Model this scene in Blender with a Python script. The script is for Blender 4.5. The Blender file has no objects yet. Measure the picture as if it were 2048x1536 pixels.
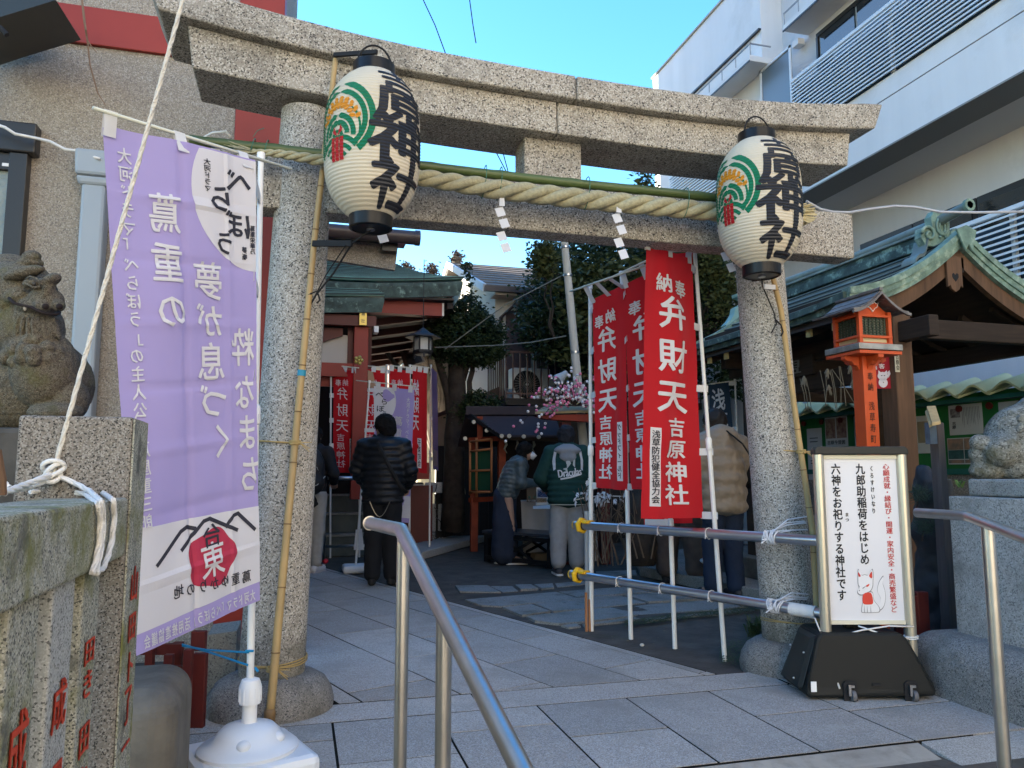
import bpy, bmesh, math, random
from math import *
from mathutils import Vector, Matrix, noise
V = Vector
RND = random.Random(11)
scene = bpy.context.scene

# ---------------- camera, sky, sun, exposure ----------------
YAW, PITCH, FPX, EYE = radians(15.4), radians(6.6), 1530.0, 1.15
FW = V((sin(YAW)*cos(PITCH), cos(YAW)*cos(PITCH), sin(PITCH)))
RT = V((cos(YAW), -sin(YAW), 0)); UP = RT.cross(FW); CAM = V((0, 0, EYE))
cam = bpy.data.cameras.new('camera'); cam_ob = bpy.data.objects.new('camera', cam)
scene.collection.objects.link(cam_ob); scene.camera = cam_ob
cam.lens = FPX/2048*36; cam.sensor_width = 36; cam.clip_end = 2000; cam.clip_start = 0.05
cam_ob.matrix_world = Matrix((( RT.x, UP.x, -FW.x, 0), (RT.y, UP.y, -FW.y, 0), (RT.z, UP.z, -FW.z, EYE), (0, 0, 0, 1)))

SUN_EL, SUN_DIR = radians(19), V((-0.86, 0.51, 0)).normalized()   # direction towards the sun
world = bpy.data.worlds.new('World'); scene.world = world; world.use_nodes = True
wn = world.node_tree; bg = wn.nodes['Background']
sky = wn.nodes.new('ShaderNodeTexSky'); sky.sky_type = 'NISHITA'; sky.sun_disc = False
sky.sun_elevation = SUN_EL; sky.sun_rotation = atan2(SUN_DIR.x, SUN_DIR.y)
sky.ozone_density = 3.5; sky.air_density = 1.3; sky.dust_density = 0.3
hsv = wn.nodes.new('ShaderNodeHueSaturation'); hsv.inputs['Saturation'].default_value = 1.26; hsv.inputs['Hue'].default_value = 0.504
wn.links.new(sky.outputs[0], hsv.inputs['Color']); wn.links.new(hsv.outputs[0], bg.inputs[0]); bg.inputs[1].default_value = 0.105
sun = bpy.data.lights.new('sun', 'SUN'); sun.energy = 5.0; sun.angle = radians(0.5); sun.color = (1, 0.90, 0.76)
sun_ob = bpy.data.objects.new('sun', sun); scene.collection.objects.link(sun_ob)
sd = V((SUN_DIR.x*cos(SUN_EL), SUN_DIR.y*cos(SUN_EL), sin(SUN_EL)))
sun_ob.rotation_euler = sd.to_track_quat('Z', 'Y').to_euler()
sun_ob.location = (0, 0, 30)
scene.view_settings.view_transform = 'Standard'; scene.view_settings.look = 'None'
scene.view_settings.gamma = 1; scene.view_settings.exposure = 2.65
scene.cycles.use_denoising = True
scene.cycles.max_bounces = 6; scene.cycles.diffuse_bounces = 4; scene.cycles.caustics_reflective = False
scene.cycles.caustics_refractive = False; scene.cycles.sample_clamp_indirect = 6

# ---------------- helpers ----------------
def at(px, py, X=None, Y=None, Z=None, D=None):
    d = FW*FPX + RT*(px-1024) + UP*(768-py)
    if Z is not None: t = (Z-EYE)/d.z
    elif Y is not None: t = Y/d.y
    elif X is not None: t = X/d.x
    else: t = D/FPX
    return CAM + d*t

MATS = {}
def mat(name, col, rough=0.6, metal=0.0, spec=0.4, var=0.0, vs=3.0, col2=None, bump=0.0, bs=40.0,
        speck=None, stain=None, grain=None, transl=0.0, sheen=0.0, coat=0.0, grime=None):
    """principled material; var/vs: colour mottling, speck=(scale, dark, light): granite flecks,
    stain=(colour, scale, lo, hi): wear patches, grain=(sx,sy,sz,amount): stretched wood grain"""
    if name in MATS: return MATS[name]
    m = bpy.data.materials.new(name); m.use_nodes = True; MATS[name] = m
    nt = m.node_tree; N = nt.nodes; L = nt.links; b = N['Principled BSDF']
    b.inputs['Roughness'].default_value = rough; b.inputs['Metallic'].default_value = metal
    b.inputs['Specular IOR Level'].default_value = spec
    if coat: b.inputs['Coat Weight'].default_value = coat
    if sheen: b.inputs['Sheen Weight'].default_value = sheen
    tc = N.new('ShaderNodeTexCoord'); co = tc.outputs['Object']
    def rgb(c):
        r = N.new('ShaderNodeRGB'); r.outputs[0].default_value = (*c, 1); return r.outputs[0]
    def mix(fac, a, bb, mode='MIX'):
        x = N.new('ShaderNodeMix'); x.data_type = 'RGBA'; x.blend_type = mode
        if isinstance(fac, float): x.inputs[0].default_value = fac
        else: L.new(fac, x.inputs[0])
        L.new(a, x.inputs[6]); L.new(bb, x.inputs[7]); return x.outputs[2]
    def noi(scale, det=4, vec=None, rough=0.55):
        n = N.new('ShaderNodeTexNoise'); n.inputs['Scale'].default_value = scale
        n.inputs['Detail'].default_value = det; n.inputs['Roughness'].default_value = rough
        L.new(vec or co, n.inputs['Vector']); return n.outputs[0]
    def ramp(f, lo, hi):
        r = N.new('ShaderNodeMapRange'); r.inputs[1].default_value = lo; r.inputs[2].default_value = hi; r.clamp = True
        L.new(f, r.inputs[0]); return r.outputs[0]
    c = rgb(col)
    if var:
        c2 = rgb(col2 if col2 else tuple(max(0, x*(1-var)) for x in col))
        c = mix(ramp(noi(vs), 0.35, 0.65), c, c2)
    if grain:
        mp = N.new('ShaderNodeMapping'); mp.inputs['Scale'].default_value = grain[:3]; L.new(co, mp.inputs[0])
        c = mix(ramp(noi(1.0, 6, mp.outputs[0]), 0.35, 0.7), c, rgb(tuple(x*(1-grain[3]) for x in col)))
    if speck:
        s, dark, light = speck[:3]
        vo = N.new('ShaderNodeTexVoronoi'); vo.inputs['Scale'].default_value = s; L.new(co, vo.inputs['Vector'])
        sp = N.new('ShaderNodeSeparateColor'); L.new(vo.outputs['Color'], sp.inputs[0])
        c = mix(ramp(sp.outputs[0], speck[3] if len(speck) > 3 else 0.74, 0.86), c, rgb(dark))
        c = mix(ramp(sp.outputs[1], 0.6, 0.9), c, rgb(light))
    if stain:
        for st in (stain if isinstance(stain, list) else [stain]):
            c = mix(ramp(noi(st[1], 6, rough=0.65), st[2], st[3]), c, rgb(st[0]))
    if grime:      # dirt splashed up from the ground: (colour, z where it ends, z where it is full)
        sx = N.new('ShaderNodeSeparateXYZ'); L.new(co, sx.inputs[0]); ad = N.new('ShaderNodeMath'); ad.operation = 'MULTIPLY_ADD'
        L.new(noi(7, 5), ad.inputs[0]); ad.inputs[1].default_value = 0.7; L.new(sx.outputs[2], ad.inputs[2])
        c = mix(ramp(ad.outputs[0], grime[1]+.35, grime[2]+.35), c, rgb(grime[0]))
    L.new(c, b.inputs['Base Color'])
    if bump:
        bp = N.new('ShaderNodeBump'); bp.inputs['Strength'].default_value = bump; bp.inputs['Distance'].default_value = 0.01
        L.new(noi(bs, 5), bp.inputs['Height']); L.new(bp.outputs[0], b.inputs['Normal'])
    if rough > 0.15 and metal == 0 and not transl:
        pass
    if transl:
        t = N.new('ShaderNodeBsdfTranslucent'); L.new(c, t.inputs[0])
        ms = N.new('ShaderNodeMixShader'); ms.inputs[0].default_value = transl
        L.new(b.outputs[0], ms.inputs[1]); L.new(t.outputs[0], ms.inputs[2])
        L.new(ms.outputs[0], N['Material Output'].inputs[0])
    return m

class MB:
    """collects polygons; build() makes one mesh object of them"""
    def __init__(s): s.v = []; s.f = []; s.m = []; s.mi = 0
    def add(s, vs, fs):
        o = len(s.v); s.v += [tuple(p) for p in vs]; s.f += [tuple(i+o for i in f) for f in fs]; s.m += [s.mi]*len(fs); return s
    def box(s, x0, x1, y0, y1, z0, z1):
        vs = [(x, y, z) for x in (x0, x1) for y in (y0, y1) for z in (z0, z1)]
        return s.add(vs, [(0,1,3,2),(4,6,7,5),(0,4,5,1),(2,3,7,6),(0,2,6,4),(1,5,7,3)])
    def obox(s, c, ax, ay, az):
        c = V(c); ax, ay, az = V(ax), V(ay), V(az)
        vs = [c + ax*i + ay*j + az*k for i in (-.5, .5) for j in (-.5, .5) for k in (-.5, .5)]
        return s.add(vs, [(0,1,3,2),(4,6,7,5),(0,4,5,1),(2,3,7,6),(0,2,6,4),(1,5,7,3)])
    def beam(s, p0, p1, w, h, up=(0, 0, 1)):
        p0, p1 = V(p0), V(p1); d = p1-p0; r = d.cross(V(up))
        if r.length < 1e-6: r = V((1, 0, 0))
        r.normalize(); u = r.cross(d).normalized()
        return s.obox((p0+p1)/2, d, r*w, u*h)
    def tube(s, pts, r, n=10, cap=True, sq=1.0, closed=False):
        pts = [V(p) for p in pts]; rs = r if isinstance(r, (list, tuple)) else [r]*len(pts)
        rings = []; prev = None; vs = []; fs = []
        for i, p in enumerate(pts):
            a = pts[i-1] if (i or closed) else pts[0]; b = pts[(i+1) % len(pts)] if (i < len(pts)-1 or closed) else pts[-1]
            d = (b-a).normalized()
            if prev is None:
                prev = d.orthogonal().normalized() if abs(d.z) < 0.999 else V((1, 0, 0))
            prev = (prev - d*prev.dot(d)).normalized(); q = d.cross(prev)
            for k in range(n):
                t = 2*pi*k/n; vs.append(p + prev*cos(t)*rs[i] + q*sin(t)*rs[i]*sq)
        m = len(pts)
        for i in range(m if closed else m-1):
            for k in range(n):
                a = i*n+k; b = i*n+(k+1) % n; c = ((i+1) % m)*n+(k+1) % n; d = ((i+1) % m)*n+k
                fs.append((a, b, c, d))
        if cap and not closed: fs += [tuple(range(n)), tuple(range((m-1)*n, m*n))]
        return s.add(vs, fs)
    def lathe(s, prof, c=(0, 0, 0), n=24, axis=None, sx=1, sy=1):
        c = V(c); vs = []; fs = []
        q = V(axis).to_track_quat('Z', 'Y') if axis is not None else None
        for r, z in prof:
            for k in range(n):
                t = 2*pi*k/n; p = V((r*cos(t)*sx, r*sin(t)*sy, z))
                vs.append(c + (q @ p if q else p))
        m = len(prof)
        for i in range(m-1):
            for k in range(n): fs.append((i*n+k, i*n+(k+1) % n, (i+1)*n+(k+1) % n, (i+1)*n+k))
        if prof[0][0] > 1e-6: fs.append(tuple(range(n)))
        if prof[-1][0] > 1e-6: fs.append(tuple(range((m-1)*n, m*n)))
        return s.add(vs, fs)
    def prism(s, poly, ext):
        ext = V(ext); n = len(poly); vs = [V(p) for p in poly]; vs += [p+ext for p in vs]
        return s.add(vs, [tuple(range(n)), tuple(range(n, 2*n))] + [(i, (i+1) % n, n+(i+1) % n, n+i) for i in range(n)])
    def ell(s, c, r, n=12, m=8, q=None):
        c = V(c); r = (r, r, r) if isinstance(r, (int, float)) else r; vs = []; fs = []
        for i in range(m+1):
            ph = pi*i/m
            for k in range(n):
                t = 2*pi*k/n; p = V((r[0]*sin(ph)*cos(t), r[1]*sin(ph)*sin(t), r[2]*cos(ph)))
                vs.append(c + (q @ p if q else p))
        for i in range(m):
            for k in range(n): fs.append((i*n+k, i*n+(k+1) % n, (i+1)*n+(k+1) % n, (i+1)*n+k))
        return s.add(vs, fs)
    def grid(s, fn, nu, nv):
        vs = [fn(i/nu, j/nv) for j in range(nv+1) for i in range(nu+1)]
        return s.add(vs, [(j*(nu+1)+i, j*(nu+1)+i+1, (j+1)*(nu+1)+i+1, (j+1)*(nu+1)+i) for j in range(nv) for i in range(nu)])
    def quad(s, *p): return s.add(p, [tuple(range(len(p)))])
    def shell(s, fn, nu, nv, th):
        """a sheet with thickness th along -z"""
        a = [V(fn(i/nu, j/nv)) for j in range(nv+1) for i in range(nu+1)]; n = len(a); w = nu+1
        b = [p - V(th) if not isinstance(th, (int, float)) else p - V((0, 0, th)) for p in a]
        fs = []
        for j in range(nv):
            for i in range(nu):
                q = (j*w+i, j*w+i+1, (j+1)*w+i+1, (j+1)*w+i); fs.append(q); fs.append(tuple(x+n for x in q))
        for i in range(nu): fs += [(i, i+1, n+i+1, n+i), (nv*w+i, nv*w+i+1, n+nv*w+i+1, n+nv*w+i)]
        for j in range(nv): fs += [(j*w, (j+1)*w, n+(j+1)*w, n+j*w), (j*w+nu, (j+1)*w+nu, n+(j+1)*w+nu, n+j*w+nu)]
        return s.add(a+b, fs)
    def mesh(s, name, merge=True, fixn=True):
        me = bpy.data.meshes.new(name); me.from_pydata(s.v, [], s.f)
        me.polygons.foreach_set('material_index', s.m)
        if fixn:
            bm = bmesh.new(); bm.from_mesh(me)
            if merge: bmesh.ops.remove_doubles(bm, verts=bm.verts, dist=1e-5)
            bmesh.ops.recalc_face_normals(bm, faces=bm.faces); bm.to_mesh(me); bm.free()
        return me
    def build(s, name, m, parent=None, smooth=False, bevel=0, merge=True, fixn=True, auto=None):
        me = s.mesh(name, merge, fixn)
        for x in (m if isinstance(m, (list, tuple)) else [m]): me.materials.append(x)
        return place(name, me, parent, smooth, bevel, auto)

def place(name, me, parent=None, smooth=False, bevel=0, auto=None):
    o = bpy.data.objects.new(name, me); scene.collection.objects.link(o)
    if smooth: me.polygons.foreach_set('use_smooth', [True]*len(me.polygons))
    if smooth and auto is not None: me.set_sharp_from_angle(angle=radians(auto))
    if bevel:
        b = o.modifiers.new('bevel', 'BEVEL'); b.width = bevel; b.segments = 2; b.limit_method = 'ANGLE'; b.angle_limit = radians(40)
    if parent is not None: adopt(o, parent)
    return o

def adopt(o, parent):
    o.parent = parent; o.matrix_parent_inverse = world_of(parent).inverted()
def world_of(o):
    m = o.matrix_basis.copy()
    return (world_of(o.parent) @ o.matrix_parent_inverse @ m) if o.parent else m

def thing(name, label, cat, loc, group=None):
    o = bpy.data.objects.new(name, None); scene.collection.objects.link(o); o.location = loc
    o.empty_display_size = 0.1
    return tag(o, label, cat, group)
def tag(o, label, cat, group=None):
    o['label'] = label; o['category'] = cat
    if group: o['group'] = group
    return o
def kind(o, k): o['kind'] = k; return o

_WS = None
def evaluated(ob):
    """mesh of ob with modifiers, worked out in a small side scene so that the big one is not re-evaluated"""
    global _WS
    if _WS is None: _WS = bpy.data.scenes.new('workbench')
    _WS.collection.objects.link(ob)
    with bpy.context.temp_override(scene=_WS, view_layer=_WS.view_layers[0]):
        dg = bpy.context.evaluated_depsgraph_get(); dg.update()
        me = bpy.data.meshes.new_from_object(ob.evaluated_get(dg))
    _WS.collection.objects.unlink(ob)
    return me
# lettering: glyph outlines from the built-in font, bent on to any surface
_GL = {}
def glyph(ch, bold=0.0, italic=0.0):
    k = (ch, bold, italic)
    if k not in _GL:
        cu = bpy.data.curves.new('g', 'FONT'); cu.body = ch; cu.offset = bold; cu.shear = italic; cu.resolution_u = 2 if len(ch) < 2 else 3
        cu.dimensions = '2D'; cu.fill_mode = 'FRONT'
        ob = bpy.data.objects.new('g', cu); me = evaluated(ob)
        _GL[k] = ([v.co.copy() for v in me.vertices], [tuple(p.vertices) for p in me.polygons])
        bpy.data.objects.remove(ob); bpy.data.curves.remove(cu); bpy.data.meshes.remove(me)
    return _GL[k]
FULL = (0.0, -0.12, 1.0, 0.88)   # em box of a full-width character, set after a test
def letters(items, fn, name, m, parent, us=(), vs=(), mirror=False, bold=0.0, fat=0.012):
    """items: (char, centre u, centre v, width, height[, rotation]) in surface units with v downwards;
    fn(u, v) gives the point in space. A tight fit (natural box) is used for strings."""
    bm = bmesh.new(); seq = []
    for it in items:
        if fat and not isinstance(it[0], list):
            for k, (a, b) in enumerate(((0, 0), (1, 0), (-1, 0), (0, 1), (0, -1), (.7, .7), (-.7, .7), (.7, -.7), (-.7, -.7))):
                seq.append(((it[0], it[1]+a*fat*it[3], it[2]+b*fat*it[4])+tuple(it[3:]), k*0.00025))
        else: seq.append((it, 0.0))
    for it, lay in seq:
        if isinstance(it[0], list):      # raw polygon in u,v
            vv = [bm.verts.new((p[0], p[1], 0)) for p in it[0]]
            try: bm.faces.new(vv)
            except ValueError: pass
            continue
        ch, cu, cv, w, h = it[:5]; rot = it[5] if len(it) > 5 else 0; bd = it[6] if len(it) > 6 else bold
        gv, gf = glyph(ch, bd)
        if not gv: continue
        if len(ch) > 1 or ord(ch) < 256:
            x0 = min(p.x for p in gv); x1 = max(p.x for p in gv); y0 = min(p.y for p in gv); y1 = max(p.y for p in gv)
        else: x0, y0, x1, y1 = EM
        sx, sy = w/(x1-x0), h/(y1-y0); cr, sr = cos(rot), sin(rot); new = []
        for p in gv:
            a = (p.x-(x0+x1)/2)*sx; b = -(p.y-(y0+y1)/2)*sy
            a, b = a*cr-b*sr, a*sr+b*cr
            if mirror: a = -a
            new.append(bm.verts.new((cu+a, cv+b, lay)))
        for f in gf:
            try: bm.faces.new([new[i] for i in f])
            except ValueError: pass
    for u in us:
        g = bm.verts[:]+bm.edges[:]+bm.faces[:]
        bmesh.ops.bisect_plane(bm, geom=g, plane_co=(u, 0, 0), plane_no=(1, 0, 0))
    for v in vs:
        g = bm.verts[:]+bm.edges[:]+bm.faces[:]
        bmesh.ops.bisect_plane(bm, geom=g, plane_co=(0, v, 0), plane_no=(0, 1, 0))
    for v in bm.verts: v.co = fn(v.co.x, v.co.y, v.co.z)
    me = bpy.data.meshes.new(name); bm.to_mesh(me); bm.free(); me.materials.append(m)
    return place(name, me, parent)
def column(text, u, v0, v1, w, fill=0.96, bold=None):
    n = len(text); h = (v1-v0)/n
    r = [(c, u, v0+h*(i+.5), w, h*fill) + ((0, bold) if bold is not None else ()) for i, c in enumerate(text) if c != ' ']
    return r
def row(text, v, u0, u1, h, fill=0.96, bold=None):
    n = len(text); w = (u1-u0)/n
    return [(c, u0+w*(i+.5), v, w*fill, h) + ((0, bold) if bold is not None else ()) for i, c in enumerate(text) if c != ' ']
_p = glyph('国', 0)[0]
_a = glyph('口', 0)[0]
_cx = (min(p.x for p in _p)+max(p.x for p in _p))/2; _cy = (min(p.y for p in _p)+max(p.y for p in _p))/2
_hw = (max(p.x for p in _p)-min(p.x for p in _p))/2/0.86
EM = (_cx-_hw, _cy-_hw, _cx+_hw, _cy+_hw)

import numpy as np
class Field:
    """smoothly fused solids, meshed as one continuous skin"""
    def __init__(s, k=.012): s.p = []; s.k = k
    def ell(s, c, r, n=0, m=0, q=None):
        r = (r, r, r) if isinstance(r, (int, float)) else r
        M = np.array(q.to_matrix()) if q is not None else np.eye(3)
        s.p.append(('e', np.array(c, float), np.array(r, float), M)); return s
    def cap(s, a, b, ra, rb=None, sq=1.0, ax=None):
        """tapered limb from a to b; sq flattens it along the horizontal direction ax"""
        s.p.append(('c', np.array(a, float), np.array(b, float), ra, ra if rb is None else rb, sq, None if ax is None else np.array(V(ax).normalized()))); return s
    def chain(s, pts, rs, **k):
        for i in range(len(pts)-1): s.cap(pts[i], pts[i+1], rs[i], rs[i+1], **k)
        return s
    def mesh(s, vox, name):
        lo = np.full(3, 1e9); hi = np.full(3, -1e9); bb = []
        for p in s.p:
            if p[0] == 'e': e = np.abs(p[3]) @ p[2]; a, b = p[1]-e, p[1]+e
            else: R_ = max(p[3], p[4]); a, b = np.minimum(p[1], p[2])-R_, np.maximum(p[1], p[2])+R_
            bb.append((a, b)); lo = np.minimum(lo, a); hi = np.maximum(hi, b)
        pad = s.k+3*vox; lo -= pad; hi += pad
        N = np.ceil((hi-lo)/vox).astype(int)+1; F = np.full(N, 1.0, np.float32)
        for p, (a, b) in zip(s.p, bb):
            i0 = np.maximum(0, np.floor((a-pad-lo)/vox).astype(int)); i1 = np.minimum(N, np.ceil((b+pad-lo)/vox).astype(int)+1)
            g = np.meshgrid(*[lo[j]+vox*np.arange(i0[j], i1[j]) for j in range(3)], indexing='ij'); P = np.stack(g, -1)
            if p[0] == 'e':
                q = (P-p[1]) @ p[3]; k1 = np.linalg.norm(q/p[2], axis=-1); k2 = np.linalg.norm(q/(p[2]**2), axis=-1)+1e-9; d = k1*(k1-1)/k2
            else:
                _, A, B, ra, rb, sq, ax = p; ba = B-A; t = np.clip(((P-A) @ ba)/max(ba @ ba, 1e-12), 0, 1)
                w = P-A-t[..., None]*ba
                if ax is not None: w = w+(w @ ax)[..., None]*ax*(1/sq-1)
                d = np.linalg.norm(w, axis=-1)-(ra+(rb-ra)*t)
                if ax is not None: d = d*min(sq, 1)
            sl = tuple(slice(i0[j], i1[j]) for j in range(3)); f = F[sl]; h = np.clip(s.k-np.abs(f-d), 0, None)/s.k
            F[sl] = np.minimum(f, d)-h*h*s.k*.25
        S = F < 0
        c = np.zeros(np.array(N)-1, np.int8)
        for dx in (0, 1):
            for dy in (0, 1):
                for dz in (0, 1): c += S[dx:N[0]-1+dx, dy:N[1]-1+dy, dz:N[2]-1+dz]
        act = (c > 0) & (c < 8); idx = np.full(act.shape, -1, np.int64); cells = np.argwhere(act); idx[act] = np.arange(len(cells))
        acc = np.zeros((len(cells), 3)); cnt = np.zeros(len(cells))
        co = [(x, y, z) for x in (0, 1) for y in (0, 1) for z in (0, 1)]
        for a in co:
            for ax in range(3):
                if a[ax]: continue
                b = list(a); b[ax] = 1
                fa = F[cells[:, 0]+a[0], cells[:, 1]+a[1], cells[:, 2]+a[2]]; fb = F[cells[:, 0]+b[0], cells[:, 1]+b[1], cells[:, 2]+b[2]]
                m = (fa < 0) != (fb < 0); t = np.where(m, fa/np.where(m, fa-fb, 1), 0)
                q = np.array(a, float)[None, :].repeat(len(cells), 0); q[:, ax] += t; acc[m] += q[m]; cnt[m] += 1
        vs = lo+vox*(cells+acc/cnt[:, None]); fs = []
        for ax in range(3):
            o = [j for j in range(3) if j != ax]
            sl0 = [slice(1, -1)]*3; sl1 = [slice(1, -1)]*3; sl0[ax] = slice(0, -1); sl1[ax] = slice(1, None)
            e = np.argwhere(S[tuple(sl0)] != S[tuple(sl1)]); e[:, o[0]] += 1; e[:, o[1]] += 1
            def g(d0, d1):
                q = e.copy(); q[:, o[0]] -= d0; q[:, o[1]] -= d1; return idx[q[:, 0], q[:, 1], q[:, 2]]
            fs.append(np.stack([g(0, 0), g(1, 0), g(1, 1), g(0, 1)], -1))
        fs = np.concatenate(fs); fs = fs[(fs >= 0).all(1)]
        me = bpy.data.meshes.new(name); me.from_pydata(vs.tolist(), [], fs.tolist())
        bm = bmesh.new(); bm.from_mesh(me); bmesh.ops.recalc_face_normals(bm, faces=bm.faces); bm.to_mesh(me); bm.free()
        return me
def blob(fld, voxel, name, m, parent=None, smooth_it=0, rough=0.0, rs=20, seed=0):
    me = fld.mesh(voxel, name)
    if rough:
        nr = [v.normal.copy() for v in me.vertices]
        for v, n_ in zip(me.vertices, nr): v.co += n_*(noise.fractal(v.co*rs + V((seed, 0, 0)), 0.8, 2, 3)*rough)
    for x in (m if isinstance(m, (list, tuple)) else [m]): me.materials.append(x)
    return place(name, me, parent, True)
# ---------------- materials ----------------
granite = mat('granite_torii', (0.38,0.335,0.27), 0.85, grain=(5,5,.7,.22), bump=0.5, bs=90, speck=(150, (0.055,0.05,0.045), (0.56,0.52,0.45), 0.72), var=.18, vs=.9, stain=[((0.11,0.10,0.085), 1.3, 0.50, 0.76), ((0.12,0.11,0.09), 5, 0.58, 0.80), ((0.46,0.43,0.38), 2.2, .60, .8)])
granite_p = mat('granite_pillar', (0.38,0.35,0.30), 0.85, grime=((0.10,0.095,0.075), .42, .12), grain=(7,7,.5,.14), bump=0.4, bs=110, speck=(165, (0.06,0.06,0.058), (0.55,0.525,0.48), 0.70), var=.15, vs=1.2, stain=[((0.17,0.16,0.13), 1.5, 0.55, 0.82), ((0.20,0.19,0.17), 7, .6, .8)])
granite_base = mat('granite_base', (0.18,0.17,0.155), 0.8, bump=0.4, bs=70, speck=(230, (0.06,0.06,0.06), (0.28,0.265,0.24)), stain=((0.09,0.085,0.07), 4, 0.5, 0.75))
slabm = mat('paving_granite', (0.37,0.365,0.35), 0.75, bump=0.25, bs=160, speck=(260, (0.23,0.225,0.22), (0.46,0.45,0.43), 0.6), var=0.18, vs=1.2)
slabw = mat('paving_granite_warm', (0.38,0.37,0.34), 0.78, bump=0.25, bs=160, speck=(260, (0.24,0.23,0.21), (0.47,0.46,0.43), 0.6), var=0.25, vs=1.5)
slabd = mat('paving_granite_worn', (0.25,0.25,0.235), 0.8, bump=0.4, bs=120, speck=(220, (0.11,0.11,0.10), (0.30,0.29,0.27), 0.6), stain=((0.09,0.085,0.06), 3, 0.5, 0.8))
earth = mat('earth', (0.085,0.072,0.060), 0.95, bump=0.9, bs=30, var=0.35, vs=6, stain=[((0.12,0.105,0.085), 2, 0.5, 0.8), ((0.05,0.06,0.03), 1.2, .6, .75)])
concrete = mat('concrete_ramp', (0.38,0.35,0.30), 0.85, bump=0.3, bs=120, var=0.3, vs=2.5, stain=((0.19,0.17,0.14), 9, 0.5, 0.8), grain=(1.5, 30, 1, 0.12))
asphalt = mat('asphalt', (0.05,0.05,0.052), 0.9, bump=0.6, bs=150, speck=(220, (0.02,0.02,0.02), (0.12,0.12,0.12)))
joint = mat('joint', (0.018,0.017,0.015), 0.95, spec=0)
stucco = mat('stucco_cream', (0.36,0.31,0.245), 0.95, grain=(3,3,.3,.14), bump=.8, bs=90, speck=(150, (0.20,0.175,0.15), (0.44,0.40,0.34), 0.66), var=0.2, vs=.8, stain=[((0.27,0.235,0.19), 1.6, .55, .8), ((0.40,0.37,0.31), 3, .6, .85)])
redpaint = mat('red_paint', (0.30,0.028,0.016), 0.5, var=0.15, vs=2)
darkred = mat('dark_red_paint', (0.115,0.015,0.011), 0.5, var=0.2, vs=3)
vermilion = mat('vermilion', (0.58,0.085,0.018), 0.5, var=0.12, vs=8, stain=((0.36,0.05,0.015), 7, 0.6, 0.8))
whitewall = mat('white_render', (0.80,0.80,0.80), 0.9, bump=0.25, bs=70, var=0.05, vs=1.2, grain=(2.5,2.5,.25,.10), stain=((0.55,0.55,0.54), 0.8, 0.55, 0.85))
whitepaint = mat('white_paint', (0.78,0.78,0.77), 0.45)
greywall = mat('pale_plaster', (0.62,0.60,0.54), 0.9, var=0.08)
bluewhite = mat('white_metal', (0.75,0.78,0.80), 0.4, metal=0.0)
dark = mat('dark_metal', (0.025,0.023,0.022), 0.35)
black = mat('black_lacquer', (0.010,0.010,0.011), 0.3, spec=0.22)
blackmat = mat('black_matt', (0.012,0.012,0.013), 0.8)
glass = mat('dark_glass', (0.02,0.025,0.03), 0.05, spec=0.8)
copper = mat('verdigris_roof', (0.215,0.25,0.22), 0.55, metal=0.0, var=0.35, vs=1.7, col2=(0.13,0.165,0.155), bump=0.2, bs=12, stain=[((0.26,0.36,0.31), 2.6, 0.55, 0.75), ((0.07,0.075,0.065), 9, 0.63, 0.8)])
copper_dk = mat('verdigris_edge', (0.07,0.12,0.105), 0.6, var=0.6, vs=8, stain=((0.24,0.36,0.30), 10, 0.55, 0.68))
copper_lt = mat('verdigris_pale', (0.20,0.31,0.245), 0.6, var=0.4, vs=10, stain=[((0.33,0.42,0.33), 14, 0.5, 0.68), ((0.09,0.11,0.07), 9, 0.6, 0.75)], bump=0.4, bs=30)
teal = mat('teal_copper', (0.14,0.34,0.31), 0.5, var=0.3, vs=3, stain=((0.18,0.40,0.37), 5, 0.5, 0.75))
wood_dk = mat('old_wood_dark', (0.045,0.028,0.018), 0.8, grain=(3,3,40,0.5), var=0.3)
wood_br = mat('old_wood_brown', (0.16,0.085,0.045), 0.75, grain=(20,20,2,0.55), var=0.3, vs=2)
wood_lt = mat('new_wood', (0.50,0.36,0.17), 0.7, grain=(25,25,2,0.3))
steel = mat('stainless', (0.56,0.54,0.50), 0.34, metal=1.0, var=0.12, vs=14, bump=0.02, bs=300)
galv = mat('galvanised_pipe', (0.48,0.50,0.53), 0.28, metal=1.0, var=0.1)
whitep = mat('white_pole', (0.74,0.73,0.70), 0.4)
cord = mat('white_rope', (0.66,0.62,0.54), 0.9, bump=0.8, bs=120)

# ---------------- the setting: ground and paving ----------------
def structure(name, mb, m, **k): return kind(mb.build(name, m, **k), 'structure')
g = MB(); g.grid(lambda u, v: V((-150+300*u, 2.0+298*v, -0.03)), 1, 1)
structure('ground', g, earth)
g = MB(); g.quad((-60,-40,-0.42), (60,-40,-0.42), (60,1.35,-0.42), (-60,1.35,-0.42)); structure('road', g, asphalt)
# concrete ramp that falls from the paving to the road
g = MB(); g.grid(lambda u, v: V((-2.5+5.1*u, 2.86-1.5*v, -0.005-0.41*(v**1.15) + 0.004*noise.noise(V((u*9, v*5, 0))))), 30, 12)
g.quad((2.6,2.86,-.5),(2.6,1.3,-.5),(2.6,1.3,-.4),(2.6,2.86,-.005))
structure('ramp', g, concrete)
g = MB(); g.box(-60,-2.5,1.3,2.9,-.5,-.02); g.box(4.2,60,1.3,2.9,-.5,-.012); structure('pavement_edge', g, slabd)
# earth yard in front of the hall, a little uneven
def yardz(x, y): return -0.012 + 0.010*noise.fractal(V((x*1.3, y*1.3, 3)), 1, 2, 3)
g = MB(); g.grid(lambda u, v: V((-3+12*u, 4.0+14*v, yardz(-3+12*u, 4.0+14*v))), 90, 100)
structure('earth_yard', g, earth, smooth=True)

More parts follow.
